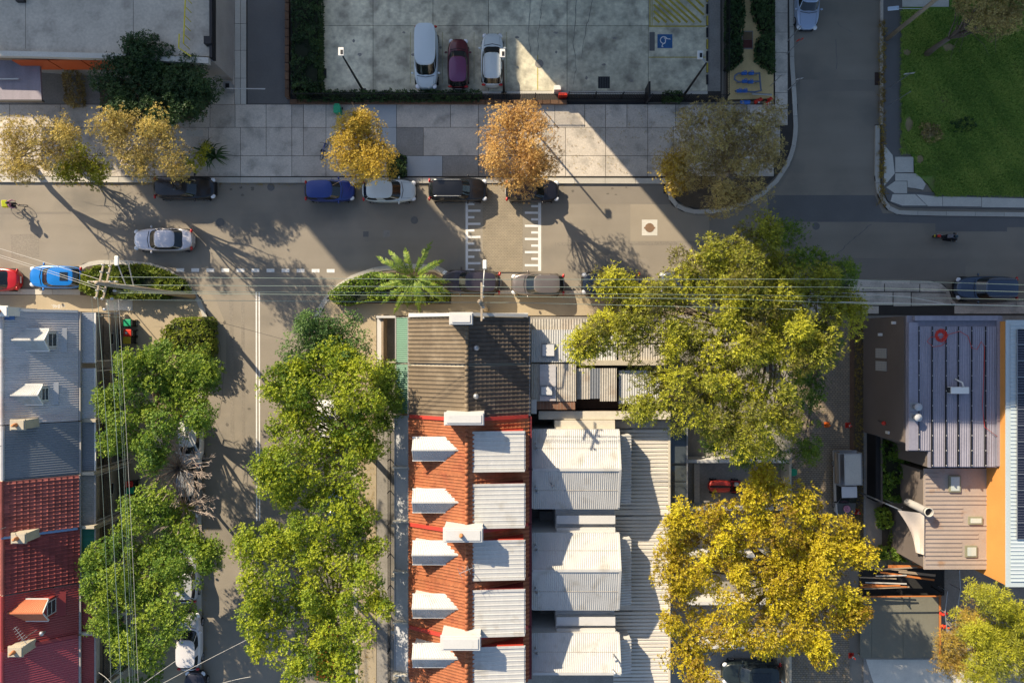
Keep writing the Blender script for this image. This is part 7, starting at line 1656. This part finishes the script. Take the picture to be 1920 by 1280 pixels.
for k, (pts, r) in enumerate((([(205, 519), (890, 524), (1560, 523), (1960, 535)], .028), ([(208, 534), (895, 538), (1560, 538), (1960, 548)], .028), ([(218, 546), (898, 549), (1400, 553), (1960, 562)], .026), ([(222, 549), (900, 555), (1400, 561), (1640, 570), (1960, 574)], .032), ([(225, 562), (890, 567), (960, 567), (1500, 580)], .03))):
    r *= .55; hh_ = [13.6, 13.4, 13.0, 12.6, 12.3][k]; cable('pale green cable crossing above the main road, %s of five' % ord_[k], [W(a, bb_, hh_) for a, bb_ in pts], r, sag=.05, group=GW)
cable('thick white cable above the shopfront pavement at right', [W(1570, 566, 12), W(1960, 574, 12)], .024, WIREW, .02)
cable('thin cable from the hidden road pole to the shopfront', [W(1480, 543, 11), W(1700, 556, 11), W(1770, 569, 11)], .02, WIREW, .02)
GN = 'overhead cables along the left terraces'
for k, (a, c_, r, m) in enumerate((((172, 558), (209, 1300), .022, WIREM), ((183, 556), (228, 1300), .04, WIREM), ((202, 562), (244, 1300), .042, WIREM), ((214, 565), (250, 1300), .022, WIREM), ((217, 565), (254, 1300), .02, WIREM), ((222, 560), (260, 1300), .026, WIREW))):
    r *= .42; hh_ = 12.4-.15*k; q0, q1 = W(*a, hh_), W(*c_, hh_)
    cable('cable running south above the left terrace fronts, %s from the west' % ['first', 'second', 'third', 'fourth', 'fifth', 'sixth'][k], [q0, q1], r, m, .15, GN)
for k, (a, c_, h0, h1) in enumerate((((-20, 460), (196, 527), 11, 12.6), ((-20, 472), (196, 541), 11, 12.4), ((-20, 476), (198, 546), 11, 12.3))):
    cable('service cable reaching the left edge from the corner pole, %s of three' % ['upper', 'middle', 'lower'][k], [W(*a, h0), W(*c_, h1)], .011, WIREW, .2, 'service cables at the left edge')
cable('black service wire crossing the side street by the clipped hedge', [W(366, 592, 8), W(545, 640, 8)], .012, BLACK, .3)
for k, (a, c_) in enumerate((((300, 1283), (490, 1185)), ((400, 1285), (470, 1268)), ((185, 1260), (215, 1290)), ((270, 1280), (330, 1238)))):
    cable('pale service wire at the bottom of the side street, %s' % ['reaching up to the central tree', 'shortest and lowest', 'by the left verandah', 'beside the white hatchback'][k], [W(*a, 7), W(*c_, 8)], .013, WIREW, .15)
def sign(label, base, top, col=None, plate=None, h=2.6, face=0.0, mname='sign_face'):
    b_ = W(*base); t = thing('street_sign', label, 'sign', (b_.x, b_.y, .12)); q = W(*top, h)
    tp_ = Vector((b_.x+(q.x-b_.x)*0+0, b_.y, h))
    MB().tube([(b_.x, b_.y, .12), (b_.x, b_.y, h)], .03, 8).build('post', STEEL, t)
    if plate: w_, hh_ = plate; MB().obox((b_.x, b_.y+.04, h-.22), w_, .015, hh_, rz=face).build('plate', col, t); MB().obox((b_.x, b_.y+.052, h-.22), w_*.8, .008, hh_*.78, rz=face).build('printed_face', WHITE if col is REDP else REDP if col is WHITE and plate[1] > .45 else col, t)
    MB().ell((b_.x, b_.y, h+.01), .04, .04, .02, 8, 4).build('cap', STEEL, t); return t
sign('thin bare sign post nearest the silver blue parked sedan', (1475, 79), (1496, 57), None, None, 3.0)
sign('red and white sign on a thin post below the silver blue sedan', (1474, 103), (1497, 83), REDP, (.45, .45), 3.1, .3)
sign('white sign standing in the sandy garden path', (1443, 163), (1460, 142), WHITE, (.7, .4), 2.7, .1)
sign('white sign on a post at the kerb drain by the corner', (1474, 172), (1500, 154), WHITE, (.5, .35), 3.0, .2)
sign('white sign on the footpath beside the lawn, upper of two', (1668, 164), (1700, 142), WHITE, (.75, .3), 3.2, .1)
sign('bare thin post on the footpath beside the lawn, lower of two', (1667, 197), (1698, 177), None, None, 3.2)
t = sign('small dark sign on a post at the south footpath, left corner', (252, 585), (252, 565), BLACK, (.5, .3), 2.6)
pl = thing('utility_pole', 'grey timber pole leaning across the view beside the lawn', 'utility pole', (X(1661), Y(75), .1))
MB().tube([(X(1661), Y(75), .1), (X(1661), Y(75), 11.5)], [.17, .13], 10).build('shaft', POLEM, pl, True)
q = W(1675, 16, 5.2); MB().obox((q.x, q.y, 5.2), .8, .28, .14, rz=.1).build('lamp_head', mat('pale_blue_lamp', (.5, .6, .72), .4), pl, bevel=.05); MB().tube([(q.x, q.y, 5.2), (X(1661), Y(75), 5.6)], .03, 6).build('lamp_arm', STEEL, pl)
def bin_(label, px, py, body, lid, rz=0.0, h=1.0, z=.12, label_sq=True):
    c = W(px, py, h); t = thing('wheelie_bin', label, 'bin', (c.x, c.y, z)); R_ = Matrix.Rotation(rz, 3, 'Z'); o = Vector((c.x, c.y, z))
    bd = MB(); pts = []
    for zz, s in ((0, .8), (.92, 1.0)):
        for x, y in ((-.27, -.25), (.27, -.25), (.27, .25), (-.27, .25)): pts.append(o+R_ @ Vector((x*s, y*s, zz)))
    bd.add(pts, [(0, 3, 2, 1), (4, 5, 6, 7), (0, 1, 5, 4), (1, 2, 6, 5), (2, 3, 7, 6), (3, 0, 4, 7)]).build('body', body, t)
    MB().obox(o+R_ @ Vector((0, 0, .96)), .60, .54, .07, rz=rz).build('lid', lid, t, bevel=.03); MB().obox(o+R_ @ Vector((.36, 0, .94)), .1, .4, .05, rz=rz).build('handle', body, t)
    for s in (-1, 1): MB().tube([o+R_ @ Vector((.3, s*.2, .1)), o+R_ @ Vector((.3, s*.26, .1))], .1, 10).build('wheel', RUB, t)
    if label_sq: MB().obox(o+R_ @ Vector((-.08, 0, .998)), .16, .18, .006, rz=rz).build('lid_label', WHITE, t)
    return t
BG = 'bins'
bin_('green lidded bin, uppermost of three by the left corner yard', 239, 605, DARK, GRNP, label_sq=False); bin_('red lidded bin with a white sticker, middle of three by the left corner yard', 240, 624, DARK, REDP); bin_('mustard lidded bin, lowest of three by the left corner yard', 239, 638, DARK, YELP, label_sq=False)
bin_('green bin against the low brick wall of the car park', 632, 205, GRNP, GRNP, 1.57, label_sq=False)
bin_('green lidded bin among the left terrace yards, beside the red tiles', 245, 918, DARK, GRNP, label_sq=False); bin_('red lidded bin above the green one beside the red tiles', 243, 908, DARK, REDP, label_sq=False); bin_('yellow lidded bin below the green one beside the red tiles', 246, 934, DARK, YELP, label_sq=False)
bin_('green bin beside the roller door near the top of the golden tree', 1484, 885, GRNP, GRNP, label_sq=False)
bin_('green bin in the lane under the lower edge of the golden tree', 1451, 1199, GRNP, GRNP, label_sq=False)
def cone(label, px, py, m, band=WHITE, z=.1):
    c = W(px, py, .5); t = thing('traffic_cone', label, 'traffic cone', (c.x, c.y, z)); MB().obox((c.x, c.y, z+.02), .42, .42, .04).build('base', m, t)
    MB().tube([(c.x, c.y, z+.04), (c.x, c.y, z+.75)], [.17, .03], 14).build('body', m, t, True); MB().tube([(c.x, c.y, z+.38), (c.x, c.y, z+.52)], [.106, .076], 14).build('band', band, t, True); return t
cone('orange traffic cone with a long shadow in the sunlit lane', 1554, 797, ORNP, ORNP); cone('red and white traffic cone in the shade at the lane edge', 1594, 798, REDP); cone('red and white traffic cone beside the nose of the white truck', 1610, 961, REDP); cone('red and white traffic cone at the lane corner at the bottom', 1600, 1232, REDP)
# blue valve pipes in the garden strip
vp = thing('water_valve_set', 'blue painted water valves on grey looped pipes in the sandy bed', 'water valves', W(1400, 150)); z = .55
def Pz(a, b_, z_=.55): return W(a, b_, z_)
MB().tube([Pz(1424, 138), Pz(1384, 138), Pz(1378, 142), Pz(1377, 149), Pz(1384, 154), Pz(1424, 153)], .07, 8).tube([Pz(1424, 136), Pz(1425, 152), Pz(1427, 170), Pz(1415, 173), Pz(1378, 171)], .07, 8).build('pipe', mat('grey_blue_pipe', (.12, .16, .24), .5), vp, True)
for (a, b_) in ((1395, 138), (1408, 138), (1396, 153), (1407, 154), (1386, 171), (1396, 171)):
    c = Pz(a, b_); MB().tube([c+Vector((-.2, 0, 0)), c+Vector((.2, 0, 0))], .13, 10).tube([c, c+Vector((0, 0, .3))], .05, 8).torus(c+Vector((0, 0, .3)), .12, .025, 'Z', 12, 5).build('valve', BLUV, vp, True)
for (a, b_) in ((1384, 138), (1420, 138), (1384, 153), (1420, 153)): c = Pz(a, b_); MB().tube([c, (c.x, c.y, .14)], .05, 8).build('stand', STEEL, vp)
hy = thing('hydrant_booster', 'blue and red fire hydrant booster valves by the corner tree', 'hydrant', W(1415, 192))
MB().tube([Pz(1388, 192), Pz(1406, 192)], .16, 10).tube([Pz(1397, 192, .5), Pz(1397, 192, .9)], .12, 10).build('blue_valve', BLUV, hy, True)
for (a, b_) in ((1419, 190), (1425, 187), (1440, 193), (1444, 186)): c = Pz(a, b_, .5); MB().tube([c-Vector((0, 0, .35)), c+Vector((0, 0, .15))], .13, 10).tube([c-Vector((.2, 0, 0)), c+Vector((.2, 0, 0))], .08, 8).build('red_inlet', REDP, hy, True)
for (a, b_) in ((1423, 192), (1441, 194), (1445, 193), (1436, 195)): MB().ell(Pz(a, b_, .75), .07, .07, .05, 8, 4).build('cap', WHITE, hy)
rl = thing('grey_rail', 'grey steel channel lying beside the red hydrant inlets', 'rail', W(1430, 178)); MB().tube([Pz(1410, 176, .9), Pz(1447, 178, .9)], .08, 6).build('channel', STEEL, rl)
gb = thing('garden_grate', 'rusty square grate set in the sandy garden path', 'drain grate', W(1400, 76)); MB().box(X(1389), Y(94), .13, X(1410.5), Y(60), .19).build('frame', CONCD, gb)
MB().box(X(1391), Y(92), .19, X(1409), Y(77), .205).build('cover', mat('rust_red', (.10, .03, .025), .8), gb); MB().box(X(1391), Y(76.5), .19, X(1409), Y(62), .205).build('cover', mat('rust_tan', (.16, .11, .06), .8), gb)
ki = setup(MB().box(X(1479), Y(172), -.02, X(1491), Y(148), .006).build('kerb_inlet', BLACK), 'black kerb inlet at the street drain by the corner', 'drain')
ki = setup(MB().box(X(1244), Y(363), -.02, X(1254), Y(343), .006).build('kerb_inlet', BLACK), 'black kerb inlet west of the corner island', 'drain')
ki = setup(MB().box(X(1640), Y(160), -.02, X(1652), Y(136), .03).build('kerb_inlet', mat('rusty_inlet', (.05, .03, .025), .8)), 'rusty kerb inlet beside the lawn footpath', 'drain')
# chalk survey letters on the footpath
tx = bpy.data.curves.new('chalk_writing', 'FONT'); tx.body = "s1846."; tx.size = .42; tx.extrude = .001
tob = bpy.data.objects.new('chalk_writing', tx); COL.objects.link(tob); dg = bpy.context.evaluated_depsgraph_get(); me = bpy.data.meshes.new_from_object(tob.evaluated_get(dg)); bpy.data.objects.remove(tob)
me.materials.clear(); me.materials.append(WHITE); co = addobj('chalk_writing', me, bpy.data.objects['corner_footpath'], Matrix.Translation((X(124), Y(571), .124)) @ Matrix.Rotation(math.pi, 4, 'Z'))

# small roof fittings on the white wings
for k, (a, b, lab) in enumerate(((1150, 1226, 'crooked white flue on the lowest white wing roof'), (1148, 1251, 'round cowl near the crooked flue on the lowest white wing roof'), (1033, 905, 'small pipe vent on the shaded side of the northern white wing'))):
    c = W(a, b, 5.7); v = thing('roof_vent', lab, 'roof vent', (c.x, c.y, 5.3))
    MB().tube([(c.x, c.y, 5.3), (c.x, c.y, 6.1), (c.x+.12, c.y-.15, 6.35)], .06, 8).build('pipe', STEEL, v, True); MB().tube([(c.x+.12, c.y-.15, 6.35), (c.x+.12, c.y-.15, 6.4)], .13, 10).build('cowl', STEEL, v, True)
aerial('small aerial on the ridge between the two middle orange tiled houses', (-3.0, Y(1060, 8.8), 8.8), .4, 5, 1.2)
